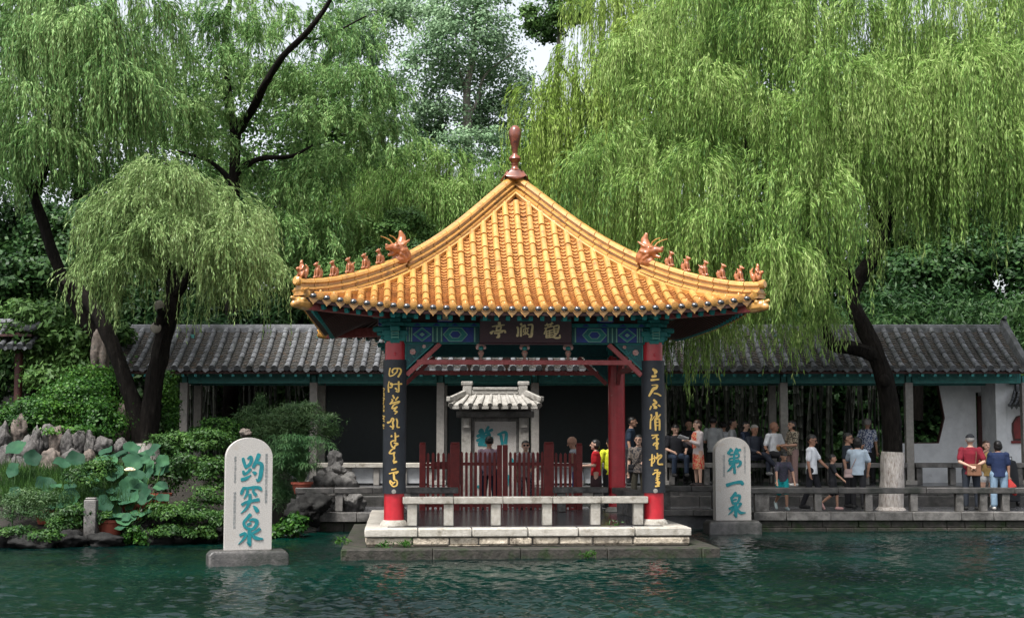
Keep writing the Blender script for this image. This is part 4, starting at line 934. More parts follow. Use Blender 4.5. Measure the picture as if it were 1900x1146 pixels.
RS = [[(95,130,28),(140,70,30),(128,58,16)],[(100,110,24),(165,85,24)],[(125,90,28),(112,140,22)],[(232,58,28),(200,118,26)],[(215,88,22),(285,75,28)],[(248,90,28),(240,115,22)],
 [(130,150,20),(255,135,22),(248,188,20),(128,205,18)],[(125,205,20),(118,252,22),(262,228,20)],[(120,268,22),(130,290,22),(275,250,26),(284,292,30),(240,335,18)],[(190,140,26),(190,300,28),(195,425,34)],[(165,312,26),(130,360,26),(82,402,12)],
 [(75,612,42),(180,578,32),(285,565,40),(315,592,40)],
 [(205,730,34),(160,788,34),(140,802,28)],[(190,770,24),(268,772,30),(258,830,30),(235,880,26)],[(135,802,26),(150,860,28),(165,892,28)],[(165,840,18),(215,828,18)],[(165,892,26),(248,876,22)],[(205,882,32),(205,1055,38),(207,1100,16),(165,1052,6)],[(108,970,28),(175,940,26),(150,1000,26),(88,1062,6)],[(285,892,32),(250,940,28),(215,970,22)],[(220,962,22),(275,1028,34),(358,1030,10)]]
t = stele((gx(1359, 33.6), 33.9, 0), R(6), .8, 1.84, .26, (.6, .3, .28), RS, (1338, 825, 8.19), (1359, 965), 84.0,
      [('同治八年己巳五月立', 1381.5, 827, 886), ('歷城王鍾霖題', 1341.5, 842, 891)],
      'pale rounded stone stele with three teal characters by the right terrace rail', .28)

# ---------------------------------------------------------------- stone screen behind the fence
SCY = 36.4
sc = empty('memorial_stone', (gx(919, SCY), SCY, .43)); tag(sc, 'carved stone tablet under its own little stone tiled roof behind red fence', 'stone tablet')
k_ = SCY / 2800
def sp(px, py): p = at(px, py, SCY); return (p.x - gx(919, SCY), p.z - .43)
for s_ in (-1, 1):
    m = MB(); m.cbox((s_ * .69, 0, 1.075), (.115, .14, 1.075)); p_ = m.build('pillar', M_SHRINE, sc, bevel=.015)
    m = MB(); m.cbox((s_ * .69, -.17, 2.01), (.07, .03, .11)); m.cbox((s_ * .69, -.17, 1.93), (.085, .035, .025)); m.build('pillar_bracket', M_SHRINE, p_, bevel=.008)
m = MB(); m.box(-.573, .573, -.06, .06, 0, 2.15); tb = m.build('tablet', M_STELE, sc)
m = MB()
for x0, x1, z0, z1 in ((-.573, -.5, .0, 2.15), (.5, .573, .0, 2.15), (-.5, .5, 2.06, 2.15)): m.box(x0 + .002, x1 - .002, -.085, -.061, z0, z1)
m.build('tablet_frame', M_GREY_STONE, tb, bevel=.01)
ST = [[(310,545,26),(350,520,30),(345,490,24),(330,495,20)],[(325,505,24),(365,525,22),(340,550,22)],[(400,465,22),(385,500,24),(410,535,26),(370,545,24)],[(380,515,24),(430,490,24)],[(308,580,24),(360,560,24),(350,600,28),(320,610,22)],[(345,570,26),(330,600,26)],[(365,580,24),(430,560,26),(400,612,28),(375,600,22)],[(320,618,18),(400,622,18)],
 [(480,530,18),(545,512,26),(542,600,30)],[(505,540,26),(515,610,24)],[(345,690,30),(350,720,26),(340,800,30)],[(340,880,34),(345,920,26)],[(560,880,26),(556,960,22)],[(590,740,30),(605,770,28)],[(385,930,24),(380,980,20)],[(315,970,24),(345,990,22)],[(430,930,26),(425,990,24)]]
m = MB(); brush(m, ST, lambda x, y, h: (sp(820 + x / 4.585, 0)[0], -.061 - h, sp(0, 690 + y / 4.585)[1]), .006); m.build('lettering', M_TEAL_INK, tb, smooth=False)
m = MB(); m.box(-.93, .93, -.22, .22, 2.155, 2.3); m.box(-.87, .87, -.2, .2, 2.3, 2.335); m.build('architrave', M_GREY_STONE, sc, bevel=.015)
rf_ = empty('stone_roof'); rf_.parent = sc
m = MB(); zE, zT = 2.43, 2.72
m.add([(-1.13, -.42, zE), (1.13, -.42, zE), (1.13, .42, zE), (-1.13, .42, zE), (-.75, -.05, zT), (.75, -.05, zT), (.75, .05, zT), (-.75, .05, zT), (-1.05, -.34, zE - .08), (1.05, -.34, zE - .08), (1.05, .34, zE - .08), (-1.05, .34, zE - .08)],
      [(4, 5, 6, 7), (0, 1, 5, 4), (1, 2, 6, 5), (2, 3, 7, 6), (3, 0, 4, 7), (8, 11, 10, 9), (0, 8, 9, 1), (1, 9, 10, 2), (2, 10, 11, 3), (3, 11, 8, 0)]); m.build('roof_block', M_SHRINE, rf_, smooth=False, bevel=.01)
m = MB()
for i in range(10):
    x = -1.05 + i * .2333
    for s_ in (-1, 1):
        m.tube([(x * .8, s_ * .12, zT - .04), (x, s_ * .41, zE + .03)], [.04, .05], 10); m.tube([(x, s_ * .4, zE + .03), (x, s_ * .44, zE + .01)], [.06, .06], 12)
        if i < 9: m.cbox((x + .117, s_ * .4, zE - .03), (.08, .03, .045))
m.build('stone_tile', M_SHRINE, rf_, ang=50)
m = MB(); m.box(-.56, .56, -.09, .09, zT - .01, zT + .09); m.box(-.54, .54, -.11, .11, zT + .092, zT + .16); m.build('ridge', M_SHRINE, rf_, bevel=.01)
for s_ in (-1, 1):
    m = MB(); m.box(*sorted((s_ * .56, s_ * .78)), -.11, .11, zT - .08, zT + .26); m.box(*sorted((s_ * .54, s_ * .82)), -.12, .12, zT + .2, zT + .3); m.build('ridge_end', M_SHRINE, rf_, bevel=.02)
    for f_ in (-1, 1):
        m = MB(); m.bar((s_ * .72, f_ * .06, zT + .03), (s_ * 1.1, f_ * .42, zE + .13), .1, .13); m.cbox((s_ * 1.08, f_ * .4, zE + .16), (.06, .06, .06), R(45)); m.build('corner_ridge', M_SHRINE, rf_, bevel=.015)

# ---------------------------------------------------------------- red picket fence
FY = 34.5
fx = lambda px: gx(px, FY) - gx(930, FY)
fe = empty('picket_fence', (gx(930, FY), FY, .41)); tag(fe, 'brown red wooden picket fence with gate at the back of the pavilion', 'fence')
def panel(a, b, n, top, name='picket_panel'):
    m = MB()
    for i in range(n):
        x = a + (b - a) * (i + .5) / n; w = .03; z = top + random.uniform(-.006, .006)
        m.prism([(x - w, .05), (x + w, .05), (x + w, z - .04), (x, z), (x - w, z - .04)], lambda X, Z, h: (X, -.012 + .024 * h, Z), 1.0)
    for z in (.16, top - .28): m.box(a, b, .013, .05, z - .036, z + .036)
    return m.build(name, M_RED_DARK, fe, smooth=False, fixn=True)
for px, w, top in ((785, .07, 1.55), (845, .11, 1.55), (1018, .115, 1.56), (1074, .07, 1.53)):
    m = MB(); m.cbox((fx(px), 0, top / 2), (w, w * .8, top / 2)); m.cbox((fx(px), 0, top + .02), (w * .9, w * .7, .02)); m.build('post', M_RED_DARK, fe, bevel=.012)
for px in (927, 937.5):
    m = MB(); m.cbox((fx(px), 0, .77), (.058, .04, .76)); m.build('gate_stile', M_RED_DARK, fe, bevel=.01)
panel(fx(790), fx(838), 5, 1.36); panel(fx(853), fx(922), 8, 1.38, 'gate_leaf'); panel(fx(943), fx(1010), 8, 1.38, 'gate_leaf'); panel(fx(1027), fx(1070), 5, 1.36)
m = MB(); m.box(fx(800), fx(836), .05, .07, .98, 1.15); m.build('notice_board', M_RED_DARK, fe)

# ---------------------------------------------------------------- bamboo behind the gallery
def cane(r, h, lean, seed):
    rr = random.Random(seed); m = MB(); n = int(h / .32); pts, rad = [], []
    for i in range(n + 1):
        z = h * i / n; x = lean * (i / n) ** 2
        for dz, k in ((-.012, 1.0), (0, 1.22), (.012, 1.0)):
            pts.append((x, lean * .3 * (i / n), z + dz)); rad.append(r * k * (1 - .35 * i / n))
    m.tube(pts, rad, 6); return m
cl = []
for i in range(6):
    o = cane(.03 + .006 * (i % 3), 3.6 + .2 * i, (-1) ** i * .1 * i, i).build('bamboo_cane', M_BAMBOO); cl.append(o)
    tag(o, 'slender dark bamboo cane in the shady grove behind the gallery', 'bamboo', 'bamboo canes behind the gallery')
spots = []
for (a, b, n) in ((345, 585, 46), (1222, 1640, 104)):
    for i in range(n):
        Y = random.uniform(42.4, 46); spots.append((gx(random.uniform(a, b), Y) * 1.0, Y))
for i, (x, y) in enumerate(spots):
    o = cl[i] if i < 6 else cl[i % 6].copy()
    if i >= 6: COL.objects.link(o)
    o.location = (x, y, .4); o.rotation_euler.z = random.uniform(0, 6.28); s_ = random.uniform(.8, 1.25); o.scale = (s_, s_, random.uniform(.9, 1.2))

# ---------------------------------------------------------------- foliage generators
def unit(v): return v / np.maximum(np.linalg.norm(v, axis=1, keepdims=True), 1e-9)
def quads(p, d, w, L_, W_):
    """diamond leaves: base p, direction d, width vector w, length and width"""
    a = p; b = p + d * (L_ * .42)[:, None] + w * (W_ * .5)[:, None]; c = p + d * L_[:, None]; e = p + d * (L_ * .42)[:, None] - w * (W_ * .5)[:, None]
    v = np.stack([a, b, c, e], 1).reshape(-1, 3); f = np.arange(len(v)).reshape(-1, 4); return v, f
def willow_crown(name, mats, domes, spacing=.075, leaf=.13, lw=.02, parent=None, seed=1, droop=.45, wind=(0, 0), ragged=.35, spread=(.15, .55)):
    """domes: (x, y, z, rx, ry, h, strand length, count). Every strand leaves the dome outward and then hangs down, bearing narrow leaves"""
    g = np.random.default_rng(seed); VS, FS, MI = [], [], []; off = 0
    for (x, y, z, rx, ry, h, Ls, n) in domes:
        u = np.sqrt(g.uniform(0, 1, n)); th = g.uniform(0, 2 * np.pi, n)
        nsprig = max(3, n // 9); sp_u = np.sqrt(g.uniform(0, 1, nsprig)); sp_t = g.uniform(0, 2 * np.pi, nsprig)   # strands gather in sprays
        idx = g.integers(0, nsprig, n); mixw = g.uniform(0, 1, n) < .8
        u = np.where(mixw, np.clip(sp_u[idx] + g.normal(0, .045, n), 0, 1.1), u); th = np.where(mixw, sp_t[idx] + g.normal(0, .08, n), th)
        od = np.stack([np.cos(th), np.sin(th), np.zeros(n)], 1)
        st = np.stack([x + rx * u * np.cos(th), y + ry * u * np.sin(th), z + h * (1 - u ** 2) + g.normal(0, .12, n)], 1)
        L_ = Ls * g.uniform(1 - ragged, 1.1, n) * (.72 + .28 * g.uniform(0, 1, nsprig)[idx]); reach = g.uniform(.15, .55, n) * (.5 + u); c = droop * g.uniform(.5, 1.3, n)
        K = int(Ls * 1.1 / spacing) + 1
        s = (np.arange(K)[None, :] + g.uniform(0, 1, (n, K))) * spacing; ok = s < L_[:, None]
        ex = 1 - np.exp(-s / c[:, None])
        def path(s_, ex_):
            P = st[:, None, :] + od[:, None, :] * (reach[:, None] * ex_)[..., None]
            P[..., 2] += (.12 * np.sin(np.minimum(s_ / c[:, None], np.pi))) - (s_ - c[:, None] * ex_)
            ph = g.uniform(0, 6.28, (n, 1))
            P[..., 0] += .024 * np.sin(s_ * 2.3 + ph) * s_ / 1.2 + wind[0] * s_ ** 2; P[..., 1] += .02 * np.cos(s_ * 1.9 + ph) * s_ / 1.2 + wind[1] * s_ ** 2
            return P
        state = g.bit_generator.state; P = path(s, ex); 
        T = np.stack([od[:, None, 0] * np.exp(-s / c[:, None]) * (reach / c)[:, None], od[:, None, 1] * np.exp(-s / c[:, None]) * (reach / c)[:, None], -ex - .02], -1)
        p = P[ok]; t = unit(T[ok]); k = len(p)
        r = g.normal(0, 1, (k, 3)); r = unit(r - t * (r * t).sum(1, keepdims=True))
        d = unit(t * .95 + r * g.uniform(*spread, (k, 1)) + np.array([0, 0, -.25]))
        w = unit(np.cross(d, g.normal(0, 1, (k, 3)) + r * .4))
        v, f = quads(p, d, w, leaf * g.uniform(.6, 1.25, k), lw * g.uniform(.7, 1.3, k)); VS.append(v); FS.append(f + off); MI.append(np.zeros(len(f))); off += len(v)
        # stems: thin ribbons
        q = 9; ss = np.linspace(0, 1, q)[None, :] * L_[:, None] * .97; g.bit_generator.state = state; Q = path(ss, 1 - np.exp(-ss / c[:, None]))
        sw = np.array([.0035, .0025, 0]); A = Q - sw; B = Q + sw; v = np.stack([A, B], 2).reshape(n, q * 2, 3)
        i = np.arange(q - 1) * 2; ff = np.stack([i, i + 1, i + 3, i + 2], 1)
        f = (ff[None] + (np.arange(n) * q * 2)[:, None, None]).reshape(-1, 4); v = v.reshape(-1, 3); VS.append(v); FS.append(f + off); MI.append(np.ones(len(f))); off += len(v)
    return raw_mesh(name, np.concatenate(VS), np.concatenate(FS), mats, np.concatenate(MI), parent)
def leaf_clumps(name, mtl, blobs, leaf=.09, lw=.05, parent=None, seed=1, shell=.55, up=.5, clump=.28, hang=0.0):
    """blobs: (x, y, z, rx, ry, rz, leaves, clumps). Leaves gather in clumps spread through each ellipsoid"""
    g = np.random.default_rng(seed); VS, FS = [], []; off = 0
    for (x, y, z, rx, ry, rz, n, nc) in blobs:
        d = unit(g.normal(0, 1, (nc, 3))); rad = (shell + (1 - shell) * g.uniform(0, 1, (nc, 1)) ** .5) * g.uniform(.75, 1.08, (nc, 1)); cc = d * rad
        idx = g.integers(0, nc, n); cs = g.uniform(.5, 1.25, nc)[idx][:, None] * clump
        o = g.normal(0, 1, (n, 3)); p = cc[idx] + o * cs * np.array([1, 1, .6])
        nrm = unit(o * .6 + cc[idx] * .5 + np.array([0, 0, up]) + g.normal(0, .45, (n, 3)))
        p = p * np.array([rx, ry, rz]) + np.array([x, y, z])
        dd = unit(np.cross(nrm, g.normal(0, 1, (n, 3)))); dd[:, 2] -= hang; dd = unit(dd); w = unit(np.cross(nrm, dd))
        v, f = quads(p, dd, w, leaf * g.uniform(.6, 1.3, n), lw * g.uniform(.7, 1.25, n)); VS.append(v); FS.append(f + off); off += len(v)
    return raw_mesh(name, np.concatenate(VS), np.concatenate(FS), mtl, None, parent)
def branch(mb, pts, r0, r1, n=9, wob=.25, k=5):
    ps = catmull(pts, k); m = len(ps); mb.tube([Vector(p) for p in ps], [r0 + (r1 - r0) * (i / (m - 1)) ** .8 for i in range(m)], n, wob=wob)
def ptl(lst, Y): return [tuple(at(px, py, Y + dy)) for px, py, dy in lst]
def dome(px, py, Y, rpx, hpx, lpx, n, dep=.9):
    """dome whose top stands at photo pixel (px, py) at distance Y"""
    p = at(px, py, Y); k = Y / 2800; r = rpx * k; h = hpx * k
    return (p.x, p.y, p.z - h, r, r * dep, h, lpx * k, n)
# ---------------------------------------------------------------- trees
def sprays(domes, k=4, seed=0, short=.62, small=.52, dens=1.15, drop=.5):
    """every broad dome becomes k smaller tufts standing at different heights, so the crown has lit tops and dark gaps"""
    g = random.Random(seed); out = []
    for (x, y, z, rx, ry, h, L_, n) in domes:
        for i in range(k):
            a = g.uniform(0, 6.28); u = math.sqrt(g.uniform(0, 1)) * .85; q = g.uniform(.7, 1.25)
            out.append((x + rx * u * math.cos(a), y + ry * u * math.sin(a), z + h * (1 - u * u) * 1.1 - g.uniform(0, drop) * L_ * (.35 + u * .5), rx * small * q, ry * small * q, h * .62 * q, L_ * short * g.uniform(.7, 1.25), max(8, int(n * dens * q / k * 1.25))))
    return out
BG = 'background trees'
# large willow on the right terrace
t = empty('willow_tree', (at(1652, 940, 36.0).x, 36.0, .42)); tag(t, 'big leaning willow with lime washed trunk foot on the right terrace', 'tree')
def rel(o): 
    for ch in o: ch.matrix_parent_inverse = Matrix.Translation(-t.location)
def adopt(o, tree): o.parent = tree; o.matrix_parent_inverse = Matrix.Translation(-tree.location); return o
YW = 36.0
m = MB(); branch(m, ptl([(1654, 946, 0), (1656, 900, 0), (1657, 845, 0), (1652, 770, 0), (1640, 700, 0), (1622, 650, 0), (1598, 600, .1), (1582, 560, .2), (1592, 520, .3), (1625, 470, .4), (1650, 400, .5)], YW), .265, .16, 14, .22)
branch(m, ptl([(1650, 405, .5), (1680, 330, .6), (1720, 260, .6), (1780, 170, .8), (1840, 90, 1)], YW), .16, .05); branch(m, ptl([(1640, 430, .5), (1600, 330, 0), (1540, 230, -.4), (1480, 120, -.6)], YW), .13, .04)
branch(m, ptl([(1628, 662, 0), (1585, 645, -.3), (1545, 640, -.5), (1530, 600, -.4), (1500, 520, -.6), (1440, 400, -.9), (1380, 260, -1)], YW), .2, .05)
branch(m, ptl([(1592, 530, .2), (1540, 470, -.2), (1450, 400, -.6), (1340, 330, -1.2)], YW), .1, .03); branch(m, ptl([(1655, 390, .5), (1760, 330, 1), (1850, 300, 1.2)], YW), .09, .03)
m.ell(tuple(at(1641, 706, YW - .26)), (.13, .1, .16), 10, 8)
adopt(m.build('trunk', M_BARK, None), t)
m = MB(); branch(m, ptl([(1653, 952, 0), (1654, 938, 0), (1655, 900, 0), (1657, 838, 0)], YW), .29, .27, 22, .16, 6); m.lathe([(.4, 0), (.37, .04), (.295, .12)], tuple(at(1653, 949, YW)), 20)
adopt(m.build('lime_wash', M_LIME, None), t)
D = []
g = random.Random(5)
front = [ # px, py(top), Y, r, h, strand, n
 (1285, 150, 34.5, 95, 60, 190, 190), (1140, 250, 34.2, 100, 60, 190, 190), (1210, 330, 33.6, 95, 45, 190, 170), (1090, 300, 34.8, 70, 40, 170, 110), (1350, 270, 33.2, 100, 50, 210, 190), (1440, 180, 33.4, 100, 60, 220, 200),
 (1560, 120, 33.4, 110, 60, 230, 210), (1680, 130, 33.6, 100, 60, 240, 200), (1800, 110, 33.8, 110, 60, 260, 200), (1880, 60, 34, 90, 60, 300, 180), (1480, 330, 32.8, 95, 45, 220, 190), (1360, 400, 32.8, 90, 40, 200, 170), (1285, 440, 33.2, 85, 36, 170, 150),
 (1590, 270, 33.2, 75, 45, 130, 150), (1440, 450, 32.6, 80, 36, 190, 150), (1500, 500, 33, 60, 30, 170, 110), (1380, 500, 33.6, 60, 30, 160, 110), (1330, 545, 34.6, 60, 26, 130, 90), (1280, 560, 36.1, 50, 26, 115, 80), (1500, 560, 35, 45, 20, 90, 50),
 (1780, 200, 33.4, 70, 40, 260, 150), (1830, 210, 33.4, 60, 40, 230, 120), (1720, 300, 34, 60, 40, 220, 110), (1885, 250, 34, 60, 40, 260, 120), (1690, 330, 36, 50, 30, 150, 60),
 (1180, 90, 35.5, 90, 50, 180, 160), (1400, 60, 35, 120, 60, 190, 210), (1530, 10, 35, 120, 60, 180, 210), (1700, 0, 35, 120, 60, 220, 210), (1850, -40, 35, 120, 60, 240, 210), (1300, -10, 36, 110, 60, 200, 190), (1620, 60, 36.5, 110, 60, 240, 190), (1760, 60, 37, 120, 60, 260, 190), (1240, 230, 36.5, 110, 60, 220, 190), (1400, 200, 37, 120, 60, 260, 200), (1550, 250, 37.5, 120, 60, 250, 190), (1450, 360, 37.5, 110, 60, 220, 180), (1300, 380, 36.5, 100, 60, 190, 170), (1680, 180, 38, 110, 60, 260, 170), (1860, 160, 38, 110, 60, 260, 170),
 (1170, 400, 35.5, 80, 36, 150, 130), (1240, 470, 35.5, 70, 30, 130, 110), (1060, 400, 36.5, 50, 26, 110, 70), (1110, 460, 37, 60, 26, 110, 80)]
front += [(1245, 590, 35.2, 26, 18, 130, 40), (1285, 596, 35.4, 30, 18, 150, 50), (1330, 590, 35.2, 34, 18, 110, 50), (1370, 600, 35.4, 26, 16, 90, 30), (1475, 600, 35.2, 30, 18, 100, 40), (1520, 560, 34.8, 26, 18, 120, 40), (1410, 560, 34.6, 40, 20, 110, 60),
 (1440, -70, 35, 120, 60, 180, 180), (1570, -100, 36, 130, 60, 200, 190), (1720, -110, 36, 130, 60, 220, 190), (1330, -90, 36, 110, 60, 180, 160)]
for px, py, Y, r, h, l, n in front:
    D.append(dome(px, py, Y, r, h, l * (.95 if py > 550 else .72 if py >= 380 else .9), int(n * (.85 if py > 550 else 1.05))))
adopt(willow_crown('crown', [M_W_BRIGHT, M_TWIG], sprays(D, 5, 1, short=.92, small=.46, dens=1.5, drop=.3), parent=None, seed=11, spacing=.07, leaf=.16, lw=.025, droop=.35), t)
# paler willow rising behind it
t = empty('willow_tree', (at(1150, 600, 43).x, 43, .6)); tag(t, 'pale yellow green willow with long hanging curtains right of the roof finial', 'tree', BG)
m = MB(); branch(m, ptl([(1180, 650, 0), (1170, 450, 0), (1160, 300, 0), (1130, 150, 0), (1150, 0, 0)], 43), .3, .08, 10); branch(m, ptl([(1165, 350, 0), (1080, 180, -.5), (1040, 120, -.6)], 43), .12, .03); branch(m, ptl([(1150, 220, 0), (1230, 60, 0), (1300, -40, 0)], 43), .12, .04)
adopt(m.build('trunk', M_BARK), t)
D = [dome(*a) for a in ((1010, 150, 41, 60, 50, 300, 150), (1060, 100, 41, 80, 50, 300, 190), (1130, 40, 41, 90, 60, 280, 200), (1220, 20, 41, 90, 60, 260, 200), (1320, -20, 41.5, 100, 60, 240, 200), (1100, -30, 42, 90, 60, 260, 190), (1020, 250, 42, 45, 40, 240, 100), (1440, -50, 42, 100, 60, 220, 170), (1070, 240, 42.5, 70, 40, 240, 130), (1230, -90, 42, 100, 60, 260, 190), (1165, 200, 43.5, 110, 50, 300, 170), (1060, 330, 44, 70, 40, 160, 110))]
adopt(willow_crown('crown', [M_W_YELLOW, M_TWIG], sprays(D, 4, 2, short=.8, dens=1.4), seed=12, spacing=.085, leaf=.17, lw=.03, droop=.3), t)
# willow far behind the pavilion roof on the left
t = empty('willow_tree', (at(760, 700, 47).x, 47, .7)); tag(t, 'distant willow hanging like a green curtain just left of the golden roof', 'tree', BG)
m = MB(); branch(m, ptl([(770, 700, 0), (765, 450, 0), (740, 320, 0), (700, 250, 0)], 47), .25, .06, 9); branch(m, ptl([(766, 430, 0), (830, 320, 0), (870, 290, 0)], 47), .1, .03); adopt(m.build('trunk', M_BARK), t)
D = [dome(*a) for a in ((690, 290, 46, 80, 50, 260, 190), (790, 270, 46, 80, 40, 250, 190), (870, 300, 46, 60, 40, 190, 140), (740, 330, 45, 70, 40, 230, 150), (620, 330, 46, 80, 40, 230, 170), (840, 340, 45, 60, 30, 180, 120), (900, 330, 46.5, 40, 30, 120, 70), (670, 400, 45, 80, 40, 190, 150), (580, 420, 45, 70, 40, 190, 130), (640, 480, 44.5, 80, 30, 130, 120), (760, 430, 46, 80, 30, 140, 120))]
adopt(willow_crown('crown', [M_W_CURTAIN, M_TWIG], sprays(D, 4, 3, short=.85, dens=2.2), seed=13, spacing=.085, leaf=.17, lw=.03, droop=.3), t)
# large dark-limbed tree, upper left
t = empty('willow_tree', (at(437, 640, 42.6).x, 42.6, .5)); tag(t, 'tall willow with forked dark limbs above the small pollarded willow', 'tree', BG)
m = MB(); YB = 42.6
branch(m, ptl([(424, 890, 0), (430, 600, 0), (432, 420, 0), (435, 330, 0), (438, 250, 0), (445, 238, 0), (470, 200, -1), (490, 160, -1.8), (525, 105, -2.6), (570, 60, -3.2), (610, 5, -3.6), (640, -60, -3.8)], YB), .23, .045, 12)
branch(m, ptl([(438, 245, 0), (428, 210, 0), (420, 150, .2), (415, 90, .3), (425, 20, .3), (430, -60, .3)], YB), .17, .05, 10)
branch(m, ptl([(426, 200, 0), (395, 150, -.3), (350, 100, -.5), (320, 90, -.6)], YB), .07, .02); branch(m, ptl([(440, 318, 0), (480, 295, -.3), (540, 290, -.5), (580, 270, -.6)], YB), .12, .03); branch(m, ptl([(500, 150, 0), (590, 180, -.5), (640, 170, -.8)], YB), .06, .02); branch(m, ptl([(560, 70, 0), (600, 70, -.4), (680, 30, -.8)], YB), .05, .02); branch(m, ptl([(434, 340, 0), (390, 300, .4), (330, 280, .8)], YB), .1, .03)
adopt(m.build('trunk', M_BARK), t)
D = [dome(*a) for a in ((330, 30, 41.2, 90, 50, 150, 170), (420, 0, 41.2, 100, 50, 140, 190), (520, 20, 41.7, 90, 50, 130, 170), (380, 110, 41.0, 80, 40, 130, 150), (300, 150, 41.2, 80, 40, 140, 150), (460, 90, 43.2, 90, 40, 140, 150), (560, 110, 41.2, 80, 40, 140, 160), (640, 130, 41.2, 80, 40, 150, 160), (700, 150, 41.7, 50, 40, 160, 110), (600, 190, 41.0, 80, 40, 130, 150), (680, 230, 41.2, 50, 30, 120, 90), (530, 210, 43.2, 80, 40, 110, 130), (360, 210, 42.7, 80, 40, 130, 140), (620, 40, 43.2, 100, 50, 150, 130), (270, 230, 42.2, 60, 30, 130, 110), (510, 300, 43.2, 70, 30, 150, 120), (590, 290, 42.2, 70, 30, 170, 130), (480, -40, 43.2, 100, 50, 150, 160), (340, 300, 44.2, 80, 30, 120, 110), (550, 350, 41.7, 70, 36, 200, 140), (620, 400, 41.7, 60, 36, 170, 110), (520, 420, 42.2, 60, 30, 150, 110), (700, -20, 44.2, 50, 50, 120, 60))]
adopt(willow_crown('crown', [M_W_DARK, M_TWIG], sprays(D, 7, 4, short=.5, small=.44, dens=2.0, drop=.8), spread=(.3, .85), seed=14, spacing=.064, leaf=.16, lw=.03, droop=.55, ragged=.5), t)
# willow at the far left
t = empty('willow_tree', (at(95, 800, 38.5).x, 38.5, 1.5)); tag(t, 'leaning dark trunked willow with cut limb at the far left edge', 'tree')
m = MB(); YF = 38
branch(m, ptl([(190, 640, 0), (150, 580, 0), (122, 530, 0), (95, 460, 0), (65, 370, 0), (20, 270, 0), (-30, 200, 0)], YF), .2, .1, 11)
branch(m, ptl([(62, 365, 0), (110, 250, -.3), (125, 150, -.5), (105, 80, -.6), (100, 0, -.6)], YF), .1, .04); branch(m, ptl([(30, 290, 0), (10, 150, -.3), (40, 60, -.5)], YF), .08, .03)
branch(m, ptl([(118, 525, -.1), (135, 524, -.25), (148, 528, -.4)], YF), .12, .11, 10)
adopt(m.build('trunk', M_BARK), t)
m = MB(); p = at(150, 528, YF - .42); m.tube([p, p + Vector((.02, -.01, 0))], [.105, .105], 12); adopt(m.build('cut_end', M_BARK_PALE), t)
D = [dome(*a) for a in ((40, 60, 37, 90, 50, 260, 200), (130, 40, 36.5, 90, 50, 240, 200), (210, 30, 36.8, 80, 50, 210, 180), (80, 160, 36, 80, 40, 220, 170), (180, 130, 36.4, 80, 40, 210, 160), (10, 200, 36.5, 60, 40, 200, 120), (240, 140, 38, 70, 40, 190, 130), (140, 220, 37, 70, 40, 170, 120), (60, -30, 38, 110, 50, 220, 190), (180, -40, 38, 110, 50, 200, 190), (270, 40, 39, 70, 40, 170, 120), (20, 300, 37.5, 40, 30, 140, 60), (170, 290, 38, 50, 30, 130, 70))]
adopt(willow_crown('crown', [M_W_DARK, M_TWIG], sprays(D, 5, 5, short=.72, dens=1.5), seed=15, spacing=.066, leaf=.16, lw=.028, droop=.5, wind=(.02, 0), ragged=.45), t)
# small pollarded willow above the left bank
t = empty('willow_tree', (at(270, 830, 35.8).x, 35.8, 1.4)); tag(t, 'low twin trunked pollarded willow with pale umbrella crown over the left bank', 'tree')
m = MB(); YP = 35.5
branch(m, ptl([(262, 850, 0), (262, 820, 0), (258, 790, 0), (238, 720, 0), (212, 650, 0), (180, 580, .1), (140, 530, .2), (118, 525, .2)], YP), .27, .12, 13)
branch(m, ptl([(268, 850, 0), (275, 800, 0), (285, 720, 0), (300, 640, 0), (318, 580, 0), (322, 545, 0), (315, 510, 0), (290, 480, -.2), (262, 470, -.3)], YP), .27, .13, 13)
branch(m, ptl([(318, 560, 0), (345, 520, -.2), (360, 470, -.3), (340, 420, -.4)], YP), .13, .05); branch(m, ptl([(300, 490, -.1), (280, 440, -.3), (290, 390, -.4)], YP), .1, .04); branch(m, ptl([(345, 520, -.2), (400, 440, -.3), (440, 390, -.5)], YP), .08, .03)
for a, b in (((300, 590), (290, 606)), ((303, 588), (296, 570))): branch(m, ptl([(308, 600, -.1), (a[0], a[1], -.25), (b[0], b[1], -.38)], YP), .11, .1, 10)
adopt(m.build('trunk', M_BARK), t)
for a in ((289, 608), (295, 567)):
    m = MB(); p = at(a[0], a[1], YP - .4); m.ell(p, (.13, .06, .13), 10, 8); adopt(m.build('cut_end', M_BARK_PALE), t)
m = MB(); branch(m, ptl([(266, 860, 0), (266, 822, 0)], YP), .38, .35, 18, .1); adopt(m.build('lime_wash', M_LIME, None), t)
D = [dome(*a) for a in ((330, 315, 34.6, 95, 60, 130, 300), (250, 365, 34.4, 80, 50, 150, 260), (410, 360, 34.4, 80, 50, 170, 270), (210, 430, 34, 50, 36, 130, 160), (320, 400, 33.8, 90, 40, 100, 200), (450, 440, 34.2, 50, 36, 140, 160), (390, 440, 33.6, 60, 30, 120, 140), (240, 470, 33.8, 60, 30, 100, 120), (330, 340, 36, 120, 50, 200, 220), (180, 480, 34.3, 30, 26, 110, 60), (480, 480, 34.6, 36, 26, 110, 80), (430, 520, 34.2, 50, 20, 80, 60))]
adopt(willow_crown('crown', [M_W_SHORT, M_TWIG], sprays(D, 4, 6, short=.98, dens=1.5), seed=16, spacing=.06, leaf=.13, lw=.022, droop=.5, ragged=.55), t)
